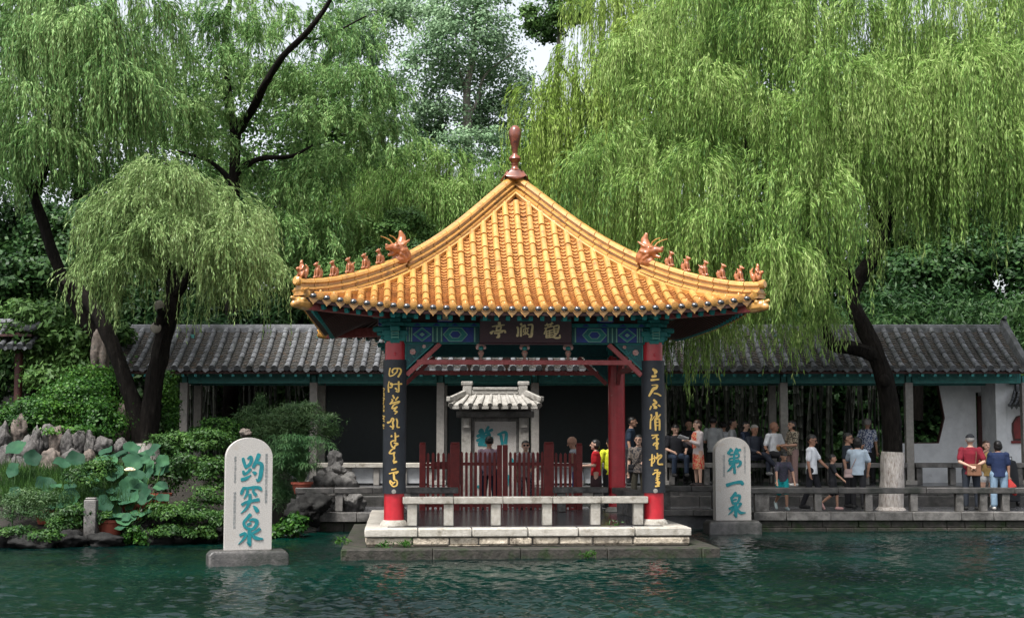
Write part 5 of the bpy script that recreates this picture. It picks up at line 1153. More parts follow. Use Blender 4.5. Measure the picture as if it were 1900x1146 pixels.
# grey-green poplar in the middle, behind everything
def broadleaf(px, py, Y, blobs, trunk, label, mtl, leaf, lw, seed, bark=M_BARK_PALE, r=.2, clump=.25, shell=.4, group=BG):
    b = at(px, py, Y); t = empty('broadleaf_tree', (b.x, Y, .4)); tag(t, label, 'tree', group)
    m = MB()
    for br, r0, r1 in trunk: branch(m, ptl([(x, y, 0) for x, y in br], Y), r0, r1, 9)
    adopt(m.build('trunk', bark), t)
    bl = []
    for (bx, by, rp, hp, n, nc) in blobs:
        dy = random.uniform(-1.2, 1.2); p = at(bx, by, Y + dy); k = Y / 2800; bl.append((p.x, p.y, p.z, rp * k, rp * k * .8, hp * k, int(n * (1.25 if leaf < .15 else 1.35)), nc))
    adopt(leaf_clumps('crown', mtl, bl, leaf, lw, seed=seed, shell=shell, clump=clump), t)
broadleaf(868, 700, 58, [(860, 60, 90, 80, 4200, 60), (800, 120, 60, 60, 2400, 40), (930, 110, 60, 70, 2400, 40), (850, 190, 80, 60, 3200, 50), (930, 230, 70, 60, 3000, 44), (790, 230, 50, 50, 2000, 32), (880, 270, 80, 40, 2600, 40), (900, 0, 80, 50, 2200, 40), (820, 20, 60, 50, 1800, 30), (960, 180, 40, 60, 1600, 26)],
    [([(868, 700), (866, 400), (867, 230), (866, 170), (878, 100), (885, 20), (890, -40)], .28, .05), ([(866, 220), (885, 190), (900, 140), (950, 100)], .1, .03), ([(866, 170), (850, 120), (845, 40)], .1, .03)], 'slim grey trunked poplar with airy leaves left of the roof finial', M_POPLAR, .13, .1, 21)
broadleaf(700, 700, 60, [(700, 40, 70, 70, 2600, 40), (660, 110, 60, 60, 2400, 40), (740, 0, 60, 50, 1700, 30), (640, 20, 60, 60, 2200, 34), (700, 200, 60, 60, 2400, 40), (760, 260, 40, 40, 1500, 26), (730, 170, 30, 40, 900, 18)],
    [([(700, 700), (700, 300), (690, 120), (700, 20)], .25, .05)], 'loose light green poplar between the dark limbed willow and the slim poplar', M_POPLAR, .13, .1, 22)
broadleaf(1010, 700, 56, [(1050, 20, 50, 40, 2600, 40), (1010, 60, 40, 30, 1500, 26), (980, 30, 30, 24, 800, 18), (1060, -30, 60, 40, 2600, 40), (990, 270, 50, 50, 2600, 36), (960, 310, 50, 40, 2400, 36), (1010, 330, 40, 60, 2400, 36)],
    [([(1040, 700), (1030, 300), (1040, 0)], .25, .06)], 'dark glossy leaved tree showing beside the roof finial', M_BROAD, .13, .1, 23)
broadleaf(750, 700, 42, [(752, 405, 40, 22, 2600, 30), (725, 425, 26, 16, 1300, 18), (785, 430, 24, 18, 1300, 18), (700, 470, 40, 30, 2000, 26), (640, 510, 50, 30, 2400, 30), (760, 470, 40, 24, 1800, 22), (560, 520, 50, 40, 2600, 30)],
    [([(752, 640), (752, 500), (750, 430)], .08, .03)], 'small rounded dark green tree peeping over the left roof slope', M_BROAD, .1, .05, 24)
# dense broadleaf trees behind the left bank and behind the gallery
k_ = 0
for (px, Y, blobs, lab) in (
  (60, 43, [(30, 420, 90, 70, 3600, 50), (120, 440, 80, 60, 3200, 46), (60, 520, 110, 70, 4800, 60), (0, 600, 80, 70, 3600, 46), (130, 560, 80, 60, 3200, 44), (20, 680, 90, 60, 3600, 44), (100, 640, 80, 50, 3200, 40)], 'shadowy broad leaved tree at the left edge above the tiled pavilion corner'),
  (210, 45, [(200, 420, 90, 70, 3200, 46), (280, 470, 80, 60, 2800, 40), (190, 540, 100, 60, 3800, 46), (270, 560, 80, 50, 2800, 40), (230, 640, 90, 50, 2800, 40), (320, 400, 80, 60, 2400, 36)], 'dark broad leaved tree behind the twin trunked pollarded willow'),
  (460, 46, [(420, 420, 90, 70, 3000, 46), (500, 480, 90, 60, 3200, 44), (440, 560, 110, 50, 3600, 50), (560, 570, 80, 40, 2800, 40), (380, 500, 80, 60, 2600, 36)], 'dense tree above the left stretch of gallery roof'),
  (1700, 47, [(1680, 520, 90, 60, 3600, 46), (1780, 500, 90, 70, 4000, 50), (1870, 480, 90, 80, 4200, 50), (1740, 580, 110, 50, 4400, 50), (1850, 580, 90, 50, 4000, 46), (1650, 590, 60, 40, 2200, 30)], 'dense dark tree over the right end of the gallery roof'),
  (1500, 49, [(1500, 480, 110, 90, 4200, 56), (1400, 520, 100, 80, 3600, 50), (1590, 540, 90, 60, 3400, 44), (1500, 580, 120, 50, 3600, 46), (1320, 480, 100, 80, 3200, 44), (1250, 540, 90, 60, 2800, 40)], 'dark tree hidden behind the big willow over the gallery'),
  (1830, 50, [(1800, 350, 120, 100, 4200, 56), (1900, 300, 100, 120, 4200, 56), (1700, 330, 110, 100, 3600, 50), (1880, 150, 110, 120, 3800, 50), (1760, 180, 120, 120, 3600, 50), (1800, 450, 130, 80, 4200, 56), (1660, 470, 90, 70, 3000, 40), (1895, 430, 100, 80, 3400, 46), (1730, 430, 100, 70, 3400, 46)], 'tall dark tree behind the willow at the right edge'),
  (1350, 50, [(1380, 330, 130, 110, 3600, 50), (1250, 350, 120, 110, 3200, 46), (1500, 300, 130, 120, 3600, 50), (1600, 180, 130, 120, 3400, 46), (1450, 130, 140, 120, 3400, 46), (1440, 250, 120, 90, 3000, 44), (1560, 230, 120, 90, 3000, 44), (1340, 260, 110, 90, 2800, 40), (1650, 450, 90, 70, 2600, 36), (1300, 180, 120, 110, 3000, 44), (1130, 420, 90, 90, 2600, 40), (1180, 250, 90, 90, 2200, 36)], 'tall dark tree seen through the middle of the big willow'),
  (520, 52, [(480, 330, 120, 90, 3600, 50), (350, 330, 120, 90, 3400, 48), (600, 330, 110, 100, 3400, 48), (420, 180, 130, 110, 3200, 46), (560, 200, 110, 100, 2800, 40), (700, 380, 110, 100, 3600, 50), (830, 420, 120, 80, 3600, 46), (620, 470, 110, 80, 3400, 46), (620, 260, 90, 80, 3000, 40), (560, 400, 110, 80, 3000, 40), (740, 310, 80, 60, 2600, 36), (880, 370, 70, 60, 2400, 34)], 'tall tree filling the gap behind the dark limbed willow'),
  (140, 50, [(60, 300, 120, 100, 3200, 46), (200, 300, 120, 100, 3200, 46), (100, 150, 130, 110, 3000, 44), (250, 170, 110, 110, 2800, 40), (30, 30, 120, 100, 2600, 36)], 'tall tree behind the willow at the far left')):
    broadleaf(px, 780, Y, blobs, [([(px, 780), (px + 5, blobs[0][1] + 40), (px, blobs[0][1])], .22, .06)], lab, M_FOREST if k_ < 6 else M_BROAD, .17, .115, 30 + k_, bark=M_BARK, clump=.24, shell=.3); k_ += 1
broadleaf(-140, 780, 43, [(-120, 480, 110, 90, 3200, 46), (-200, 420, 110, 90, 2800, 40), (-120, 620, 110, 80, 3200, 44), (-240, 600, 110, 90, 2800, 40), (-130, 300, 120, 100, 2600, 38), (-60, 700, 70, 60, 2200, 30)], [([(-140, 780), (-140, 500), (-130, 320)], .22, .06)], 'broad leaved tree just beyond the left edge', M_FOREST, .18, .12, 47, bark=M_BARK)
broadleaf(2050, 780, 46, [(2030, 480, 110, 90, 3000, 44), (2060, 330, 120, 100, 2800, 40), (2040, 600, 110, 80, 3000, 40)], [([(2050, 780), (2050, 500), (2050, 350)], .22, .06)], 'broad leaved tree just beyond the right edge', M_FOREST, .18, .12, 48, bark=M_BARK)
gw = MB(); blocks(gw, -30, 26, 49.6, 50, .2, 4.4, 2.5, 4); tag(gw.build('backing_wall', M_ROCK_DARK, bevel=.03), 'added dark wall shutting out bright sky behind the bamboo', 'wall')  # added backing, keeps sky glints from showing through the bamboo
# low growth and bamboo foliage that close the view behind the gallery
bl = []
for px in range(150, 1960, 40):
    for py in (640, 700, 760, 820, 880):
        p = at(px, py, 48 + random.uniform(-.6, .9)); bl.append((p.x, p.y, p.z, .75, .55, .7, 230, 12))
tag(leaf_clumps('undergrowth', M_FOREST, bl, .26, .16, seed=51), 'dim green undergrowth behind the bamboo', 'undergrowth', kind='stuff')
bl = []
for px in range(120, 1980, 46):
    for Y in (42.3, 44, 45.8, 47.4):
        p = at(px, 600 + random.uniform(-50, 30), Y); bl.append((p.x, p.y, p.z, .8, .8, .7, 260, 12))
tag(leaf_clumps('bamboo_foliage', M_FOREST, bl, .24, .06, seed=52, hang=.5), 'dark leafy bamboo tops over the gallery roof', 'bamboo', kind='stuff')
m = None
# ---------------------------------------------------------------- planting on the left bank
def clump(name, cat, label, blobs, mtl, leaf, lw, seed, group=None, Y=None, **kw):
    bl = []
    for (px, py, Yb, rp, hp, n, nc) in blobs:
        p = at(px, py, Yb); k = Yb / 2800; bl.append((p.x, p.y, p.z, rp * k, rp * k * .8, hp * k, n, nc))
    o = leaf_clumps(name, mtl, bl, leaf, lw, seed=seed, **kw); return tag(o, label, cat, group)
clump('ivy', 'ivy', 'bright green ivy mound behind the upright rocks of the left bank', [(150, 740, 35.6, 70, 45, 5200, 60), (80, 765, 35.2, 70, 30, 4200, 50), (20, 780, 35.2, 50, 36, 3000, 36), (190, 780, 35, 40, 40, 2600, 30), (170, 700, 36.2, 50, 26, 2200, 26), (130, 800, 34.6, 60, 14, 1800, 26)], M_IVY, .075, .055, 61)
clump('ivy', 'ivy', 'narrow ivy climbing beside the right trunk of the pollarded willow', [(318, 770, 36, 16, 50, 1500, 20), (312, 720, 36.2, 12, 40, 900, 14)], M_IVY, .07, .05, 62)
clump('shrub', 'shrub', 'layered light green shrub left of the left stele', [(330, 820, 33, 50, 20, 2400, 26), (390, 815, 32.6, 40, 22, 2200, 24), (350, 860, 32.4, 60, 24, 2800, 30), (400, 880, 32, 40, 30, 2200, 24), (310, 880, 32.4, 40, 30, 1800, 22)], M_SHRUB, .08, .04, 63, up=.9)
clump('shrub', 'shrub', 'round bright green shrub behind the layered shrub at the gallery', [(400, 790, 36, 36, 16, 1800, 20), (430, 800, 36, 30, 16, 1400, 16)], M_IVY, .07, .045, 64, up=.9)
clump('shrub', 'shrub', 'low spreading green shrub at the water left of the left stele', [(345, 950, 30.6, 60, 16, 2200, 26), (300, 945, 30.6, 40, 12, 1200, 16), (390, 960, 30.6, 36, 18, 1500, 18), (385, 920, 31.4, 34, 22, 1400, 18)], M_SHRUB, .08, .035, 65, up=.9)
clump('shrub', 'shrub', 'feathery soft green shrub above the potted papyrus', [(520, 775, 36.6, 60, 22, 3200, 36), (470, 770, 36.8, 30, 18, 1400, 18), (590, 790, 36.4, 40, 30, 2600, 30), (560, 760, 36.8, 40, 14, 1400, 18), (500, 800, 36.2, 40, 20, 1700, 20), (480, 750, 37, 12, 20, 400, 8)], M_PINEY, .13, .018, 66, up=.4)
clump('shrub', 'shrub', 'broad leaved green shrub at the water right of the left stele', [(535, 975, 32.4, 26, 16, 900, 14), (555, 960, 32.6, 18, 12, 500, 8), (515, 985, 32.2, 20, 10, 500, 9)], M_IVY, .11, .07, 67, up=.9)
clump('shrub', 'shrub', 'fine dark shrub spreading low in the left corner of the bank', [(60, 925, 30.6, 60, 20, 2600, 30), (30, 945, 30.4, 40, 20, 1500, 18), (100, 950, 30.4, 40, 14, 1200, 16)], M_PINEY, .07, .02, 68, up=.8)
clump('shrub', 'shrub', 'low leafy shrub round the small stone post on the left bank', [(160, 880, 30.8, 36, 22, 1500, 20), (140, 950, 30.2, 36, 16, 1400, 18), (120, 970, 30, 30, 12, 900, 12), (190, 865, 31, 26, 18, 900, 12)], M_SHRUB, .08, .035, 69, up=.9)
clump('shrub', 'shrub', 'small yellow green creeper hanging over the rocks below the lotus', [(245, 985, 30.1, 16, 10, 400, 8), (265, 1000, 30, 14, 10, 300, 7), (235, 995, 30, 10, 10, 200, 5)], M_IVY, .09, .055, 70)
clump('shrub', 'shrub', 'fringe of low creeper along the waterline rocks of the left bank', [(20, 985, 29.6, 36, 10, 900, 14), (90, 992, 29.5, 36, 9, 900, 14), (310, 985, 30.2, 36, 10, 900, 14), (370, 985, 30.4, 34, 12, 900, 14), (200, 960, 30.2, 26, 10, 500, 9), (415, 960, 31, 20, 16, 600, 9)], M_SHRUB, .08, .045, 72, up=.8)
clump('shrub', 'shrub', 'glossy dark shrub in the shade under the tiled pavilion corner', [(90, 590, 39, 80, 40, 2600, 30), (150, 630, 38.5, 50, 36, 1600, 22), (60, 650, 39.5, 70, 30, 1500, 20), (170, 680, 38.6, 50, 40, 1800, 24), (110, 700, 38.8, 60, 40, 2000, 26), (215, 620, 39.4, 30, 30, 1000, 14)], M_BROAD, .2, .08, 71, up=.7)
# sedge on the bank: blades
def sedge():
    g = np.random.default_rng(80); n = 9500; px = g.uniform(0, 250, n); py = g.uniform(876, 945, n); Y = 33.6 - (py - 870) / 75 * 3.0
    P = np.array([at(a, b, c) for a, b, c in zip(px, py, Y)]); d = unit(np.stack([g.normal(0, .45, n), g.normal(0, .4, n), g.uniform(.6, 1.2, n)], 1)); w = unit(np.cross(d, g.normal(0, 1, (n, 3))))
    v, f = quads(P, d, w, g.uniform(.22, .5, n), g.uniform(.008, .014, n)); tag(raw_mesh('grass', v, f, M_SHRUB), 'dark sedge growing between rocks and lotus', 'grass', kind='stuff')
sedge()
# terracotta pots, papyrus and lotus
def pot(px, py, Y, r, label, mtl=M_TERRA):
    p = at(px, py, Y); m = MB(); h = r * 1.15
    m.lathe([(r * .62, 0), (r * .7, .01), (r * .95, h * .8), (r * 1.08, h * .82), (r * 1.1, h), (r * .98, h), (r * .94, h * .9), (r * .3, h * .88)], (0, 0, 0), 22); o = m.build('flower_pot', mtl); o.location = p; tag(o, label, 'pot'); return o
pot(560, 916, 34.9, .24, 'red terracotta pot holding papyrus on the dark rail'); pot(205, 992, 30.4, .27, 'terracotta pot at the water edge under the lotus leaves'); pot(252, 965, 31.2, .3, 'terracotta pot behind the lotus stems near the left stele', M_TERRA); pot(86, 972, 30.9, .24, 'terracotta pot half hidden in low dark shrub at left'); pot(122, 962, 31.2, .28, 'blue grey glazed pot behind low shrub at left', M_ROCK_DARK); pot(294, 940, 31.6, .25, 'reddish pot under the layered shrub beside the left stele')
def papyrus():
    g = np.random.default_rng(90); b = at(560, 893, 34.9); t = empty('papyrus_plant', b); tag(t, 'bushy papyrus plant with drooping thread leaves in the terracotta pot', 'plant')
    VS, FS = [], []; off = 0; m = MB()
    for i in range(95):
        h = g.uniform(.25, 1.05); a = g.uniform(0, 6.28); sp_ = g.uniform(.05, .85) * (.4 + .6 * h)
        tip = Vector((sp_ * math.cos(a) * 1.1 - .12, sp_ * math.sin(a) * .7, h)); m.tube([(.05 * math.cos(a), .05 * math.sin(a), 0), (tip.x * .45, tip.y * .45, h * .65), tip], [.006, .005, .004], 4)
        n = 34; th = g.uniform(0, 6.28, n); el = g.uniform(-.2, .6, n); d0 = np.stack([np.cos(th) * np.cos(el), np.sin(th) * np.cos(el), np.sin(el)], 1); L_ = g.uniform(.16, .3, n)
        mid = np.array(tip) + d0 * (L_ * .5)[:, None]; d1 = unit(d0 + np.array([0, 0, -.9])); w = unit(np.cross(d0, [0, 0, 1.0]))
        for p_, dd, ll in ((np.repeat(np.array(tip)[None], n, 0), d0, L_ * .6), (mid, d1, L_ * .6)):
            v, f = quads(p_, dd, w, ll, np.full(n, .012)); VS.append(v); FS.append(f + off); off += len(v)
    m.build('stem', M_PAPYRUS, t); raw_mesh('foliage', np.concatenate(VS), np.concatenate(FS), M_PAPYRUS, None, t)
papyrus()
tag(leaf_clumps('papyrus_plant', M_PAPYRUS, [(at(522, 870, 35.4).x, 35.4, at(522, 872, 35.4).z, .5, .4, .8, 5200, 60)], .2, .012, seed=91, up=.2, hang=.5, clump=.22), 'drooping papyrus clump filling the bank right behind the left stele', 'plant')
LOT = [(915, 2, 45, 28)]
lot = [(30, 832, 30, 0), (115, 860, 25, 1), (25, 872, 22, 0), (60, 850, 24, 0), (140, 852, 26, 1), (84, 899, 28, 1), (104, 902, 15, 1), (28, 913, 17, 0), (128, 928, 34, 1), (160, 880, 26, 1), (190, 855, 24, 2), (197, 838, 20, 2), (220, 845, 28, 2), (244, 832, 24, 2), (270, 845, 26, 2), (247, 857, 30, 2), (272, 875, 34, 2), (285, 835, 22, 2), (210, 877, 30, 2), (240, 902, 28, 2), (262, 908, 20, 2), (225, 918, 26, 2), (240, 926, 30, 2), (208, 920, 22, 2), (192, 935, 28, 2), (208, 947, 24, 2), (215, 958, 22, 2), (231, 965, 24, 2), (223, 980, 16, 2), (241, 942, 14, 2), (192, 965, 13, 1), (300, 902, 18, 2), (298, 870, 22, 2), (276, 925, 20, 2), (130, 903, 17, 1), (247, 960, 10, 2), (268, 918, 22, 2), (205, 860, 26, 2), (255, 885, 26, 2)]
for _ in range(26): lot.append((random.uniform(165, 305), random.uniform(848, 965), random.uniform(11, 20), 2))
for _ in range(7): lot.append((random.uniform(70, 150), random.uniform(880, 945), random.uniform(10, 17), 1))
def lotus():
    groups = {0: ('lotus plant with few scattered leaves at the left edge', []), 1: ('lotus plant with large leaves left of the small stone post', []), 2: ('large lotus plant with many round leaves and one pale bloom', [])}
    for l in lot: groups[l[3]][1].append(l)
    for gk, (label, ls) in groups.items():
        b = {0: at(20, 985, 30.6), 1: at(120, 985, 30.6), 2: at(228, 985, 30.6)}[gk]; b.z = .3; t = empty('lotus_plant', b); tag(t, label, 'plant')
        ms = MB()
        for (px, py, r, _) in ls:
            Y = 30.3 + (960 - py) / 150 * 2.2 + random.uniform(-.25, .25); c = at(px, py, Y) - b; rr = r * Y / 2800 * .68
            m = MB(); n = 26; tilt = Matrix.Rotation(R(random.uniform(15, 70)), 3, 'X') @ Matrix.Rotation(R(random.uniform(0, 360)), 3, 'Z'); yaw = Matrix.Rotation(R(random.uniform(-40, 40)), 3, 'Z')
            ph = random.uniform(0, 6)
            vs = [Vector((0, 0, -.12 * rr))]
            for q in (.35, .7, 1.0):
                for k in range(n):
                    a = 2 * math.pi * k / n; w = q * rr * (1 + .07 * math.sin(5 * a + ph) + .03 * math.sin(11 * a)); vs.append(Vector((w * math.cos(a), w * math.sin(a), (.16 * q * q + .13 * q * q * math.sin(3 * a + ph) + .03 * q * abs(math.sin(6.5 * a))) * rr)))
            vs = [yaw @ (tilt @ v) + c for v in vs]
            fs = [(0, 1 + k, 1 + (k + 1) % n) for k in range(n)] + [(1 + i * n + k, 1 + (i + 1) * n + k, 1 + (i + 1) * n + (k + 1) % n, 1 + i * n + (k + 1) % n) for i in range(2) for k in range(n)]
            m.add(vs, fs); m.build('leaf', M_LOTUS, t)
            ms.tube([(c.x * .35, c.y * .35, 0), (c.x * .8, c.y * .8, c.z * .55), c + Vector((0, 0, -.03))], [.012, .01, .008], 5)
        ms.build('stem', M_SHRUB, t)
        if gk == 2:
            m = MB(); c = at(241, 874, 30.9) - b
            for ring_, (n_, r_, e_) in enumerate(((8, .075, .3), (7, .06, .7), (5, .04, 1.1))):
                for k in range(n_):
                    a = 2 * math.pi * k / n_ + ring_ * .4; d = Vector((math.cos(a) * math.cos(e_), math.sin(a) * math.cos(e_), math.sin(e_))); m.ell(c + d * r_, (.04, .025, .05), 8, 6, rot=d.to_track_quat('Z', 'Y').to_matrix())
            m.build('flower', M_PETAL, t)
lotus()
# rocks
def rock(px, py, Y, sx_, sy_, sz_, label, mtl=M_ROCK, seed=0, group=None, rough=.35, rid_=.18):
    bm = bmesh.new(); bmesh.ops.create_icosphere(bm, subdivisions=4, radius=1)
    o_ = Vector((seed * 7.3, seed * 3.1, seed * 1.7))
    for v in bm.verts:
        p = v.co.copy(); n1 = noise.noise(p * 1.3 + o_); n2 = noise.cell(p * 2.2 + o_) ; n3 = noise.noise(p * 4 + o_); rid = 1 - abs(noise.noise(p * 2.4 + o_ * 2)) * 2
        v.co = p * (1 + rough * n1 + .12 * n3 - rid_ * max(0, rid - .55) + .07 * (n2 - .5)); v.co.x *= sx_; v.co.y *= sy_; v.co.z *= sz_
    me = bpy.data.meshes.new('rock'); bm.to_mesh(me); bm.free(); me.materials.append(mtl)
    me.polygons.foreach_set('use_smooth', [True] * len(me.polygons))
    o = bpy.data.objects.new('rock', me); COL.objects.link(o); o.location = at(px, py, Y); o.rotation_euler.z = seed * 1.3
    return tag(o, label, 'rock', group)
GR = 'rocks of the left bank wall'
words = ['squat', 'tall', 'narrow pale', 'leaning', 'broad', 'blocky', 'pointed', 'slab shaped', 'knobbly', 'small', 'rounded', 'sharp', 'weathered', 'split', 'pale tipped', 'warm brown']
RK = [(8, 815, 14, 26), (35, 800, 16, 28), (50, 848, 22, 34), (68, 825, 13, 30), (90, 815, 15, 26), (108, 820, 17, 28), (125, 828, 13, 28), (148, 823, 17, 22), (168, 826, 12, 26), (193, 828, 16, 16), (225, 828, 14, 16), (40, 872, 22, 26), (95, 870, 24, 36), (12, 850, 16, 26), (135, 860, 18, 24), (165, 852, 18, 16)]
for i, (px, py, rx, rz) in enumerate(RK):
    k = 34.2 / 2800
    rock(px, py, 34.3 - (py - 815) / 60, rx * k * 1.1, rx * k * .9, rz * k * 1.1, ['squat grey rock at the left end of the bank wall', 'tall split rock second in the top row of the bank wall', 'broad grey rock under the tall split rock', 'narrow upright rock between two broad ones', 'pale narrow rock with dark cracks in the bank wall', 'brown upright rock at the middle of the bank wall', 'dark slab rock beside the brown upright rock', 'pointed pale rock below the ivy edge', 'small finial shaped rock right of the pointed pale rock', 'low rock just left of the lime washed trunk foot', 'round rock nearest the lime washed trunk foot', 'leaning rock low at the left of the bank wall', 'large warm tan rock in the lower row of the wall', 'rock beside the left lotus leaf', 'dark rock under the brown upright rock', 'orange tinged rock above the small shrub'][i], M_ROCK_WARM if i in (1, 5, 12, 15) else M_ROCK, i + 1, GR)
rock(185, 655, 37, .22, .2, .75, 'tall standing stone behind the left trunk of the pollarded willow', M_ROCK_WARM, 31); rock(120, 735, 36.6, .3, .25, .3, 'rounded boulder half buried in the ivy mound', M_ROCK_WARM, 32); rock(228, 790, 36.2, .2, .2, .6, 'upright stone between ivy mound and willow trunk', M_ROCK_WARM, 33)
for i, (px, py, Y, sx_, sz_, lab) in enumerate(((195, 1003, 29.9, .38, .16, 'dark wet rock under the terracotta pot'), (290, 1000, 30.4, .45, .2, 'dark wet rock left of the left stele'), (60, 1005, 29.6, .6, .2, 'long dark rock at the waterline in the left corner'), (130, 1000, 29.7, .35, .18, 'dark wet rock left of the small stone post'), (250, 985, 30.8, .4, .22, 'dark ledge rock behind the waterline creeper'), (350, 990, 30.9, .6, .25, 'broad dark rock beneath the low shrub'), (420, 985, 31.6, .5, .28, 'dark rock just behind the left stele'), (10, 1000, 29.7, .3, .25, 'dark rock at the very left edge'), (310, 965, 31.2, .5, .3, 'mounded dark rock above the ledge rock'), (545, 1000, 33.2, .45, .14, 'flat dark rock at the water right of the left stele'))):
    rock(px, py, Y, sx_, sx_ * .8, sz_, lab, M_ROCK_DARK, 41 + i, 'dark rocks along the left waterline')
for i, (px, py, Y, sx_, sz_, lab) in enumerate(((622, 855, 36.4, .16, .22, 'top stone of the rockery left of the pavilion'), (625, 880, 36.2, .3, .25, 'upper grey stone of the rockery left of the pavilion'), (605, 900, 35.9, .34, .3, 'left grey stone of the rockery behind the short rail'), (640, 905, 35.9, .36, .3, 'right grey stone of the rockery behind the short rail'), (625, 930, 35.6, .42, .28, 'lowest wide stone of the rockery'), (655, 935, 35.5, .25, .22, 'small stone at the right foot of the rockery'), (570, 945, 34.3, .45, .3, 'big dark boulder at the left end of the short rail'), (580, 912, 35.9, .26, .24, 'stone beside the papyrus pot'))):
    rock(px, py, Y - .2, sx_ * 1.15, sx_, sz_ * 1.15, lab, M_ROCK_DARK if i == 6 else M_ROCK_PALE, 61 + i, 'rockery stones left of the pavilion', .55, .55)
rock(455, 803, 33, .14, .12, .1, 'small brown rock peeping over the left stele', M_ROCK_WARM, 77)
m = MB(); m.box(-.12, .12, -.1, .1, -.2, .62); m.box(-.1, .1, -.08, .08, .62, .66); o = m.build('stone_post', M_GREY_STONE, bevel=.02); o.location = at(168, 985, 30); tag(o, 'short weathered stone post at the water edge by the lotus', 'post')

# weeds in the joints of the plinth
for i, (px, py, Y, n, lab) in enumerate(((715, 1012, 27.0, 90, 'small grass tuft on the plinth below the left column'), (757, 1012, 27.0, 110, 'yellow green grass tuft on the plinth right of the left column'), (1092, 1028, 26.6, 90, 'leafy weed on the mossy front face of the plinth'), (1140, 972, 27.6, 30, 'tiny weed on the white podium edge near the right column'), (636, 1005, 27.6, 90, 'weeds in the water at the left corner of the plinth'))):
    p = at(px, py, Y); tag(leaf_clumps('weed_tuft', M_IVY, [(p.x, p.y, p.z + .02, .16, .08, .06, n, 6)], .09, .02, seed=120 + i, up=.2), lab, 'weed')
# ---------------------------------------------------------------- people
M_SKIN = mat('skin', (.42, .24, .165), .55, (.36, .195, .13), 12)
M_SKIN_PALE = mat('pale_skin', (.52, .33, .25), .55, (.47, .28, .2), 12)
M_SKIN_TAN = mat('tan_skin', (.33, .17, .11), .55, (.28, .14, .09), 12)
M_HAIR = mat('black_hair', (.012, .01, .009), .45, (.006, .005, .005), 30)
M_HAIR_BROWN = mat('brown_hair', (.05, .025, .015), .45, (.025, .013, .009), 30)
M_HAIR_GREY = mat('grey_hair', (.32, .3, .28), .6, (.2, .19, .18), 30)
M_FACE = mat('eyes_and_lips', (.03, .012, .01), .4)
M_GLASS = mat('spectacles', (.01, .01, .01), .2)
_cloth = {}
def cloth(col, pat=None):
    k = (col, pat)
    if k not in _cloth:
        nm = 'fabric_%d' % len(_cloth)
        _cloth[k] = mat(nm, col, .85, pat or tuple(c * .72 for c in col), 26 if pat else 7, bump=.35, bscale=11)
        if pat:
            for n in _cloth[k].node_tree.nodes:
                if n.type == 'VALTORGB': n.color_ramp.elements[0].position = .47; n.color_ramp.elements[1].position = .53
    return _cloth[k]
DN = ((.13, .03, -1), (.04, -.18, -1))
ARM = {'down': DN, 'phone': ((.12, -.28, -1), (-.42, -.95, .35)), 'hold': ((.12, -.15, -1), (-.3, -1, -.05)), 'back': ((.22, .4, -1), (-.75, .35, -.35)), 'fwd': ((.1, -.55, -1), (-.05, -.7, -.6)), 'lean': ((.22, -.5, -1), (.05, -.3, -1)),
       'raise': ((.3, -.5, -.4), (-.4, -.5, .8)), 'lap': ((.16, -.3, -1), (-.4, -.9, -.25)), 'hip': ((.3, .05, -1), (-.15, -.4, -.9)), 'chin': ((.1, -.6, -.75), (-.35, -.45, .85))}
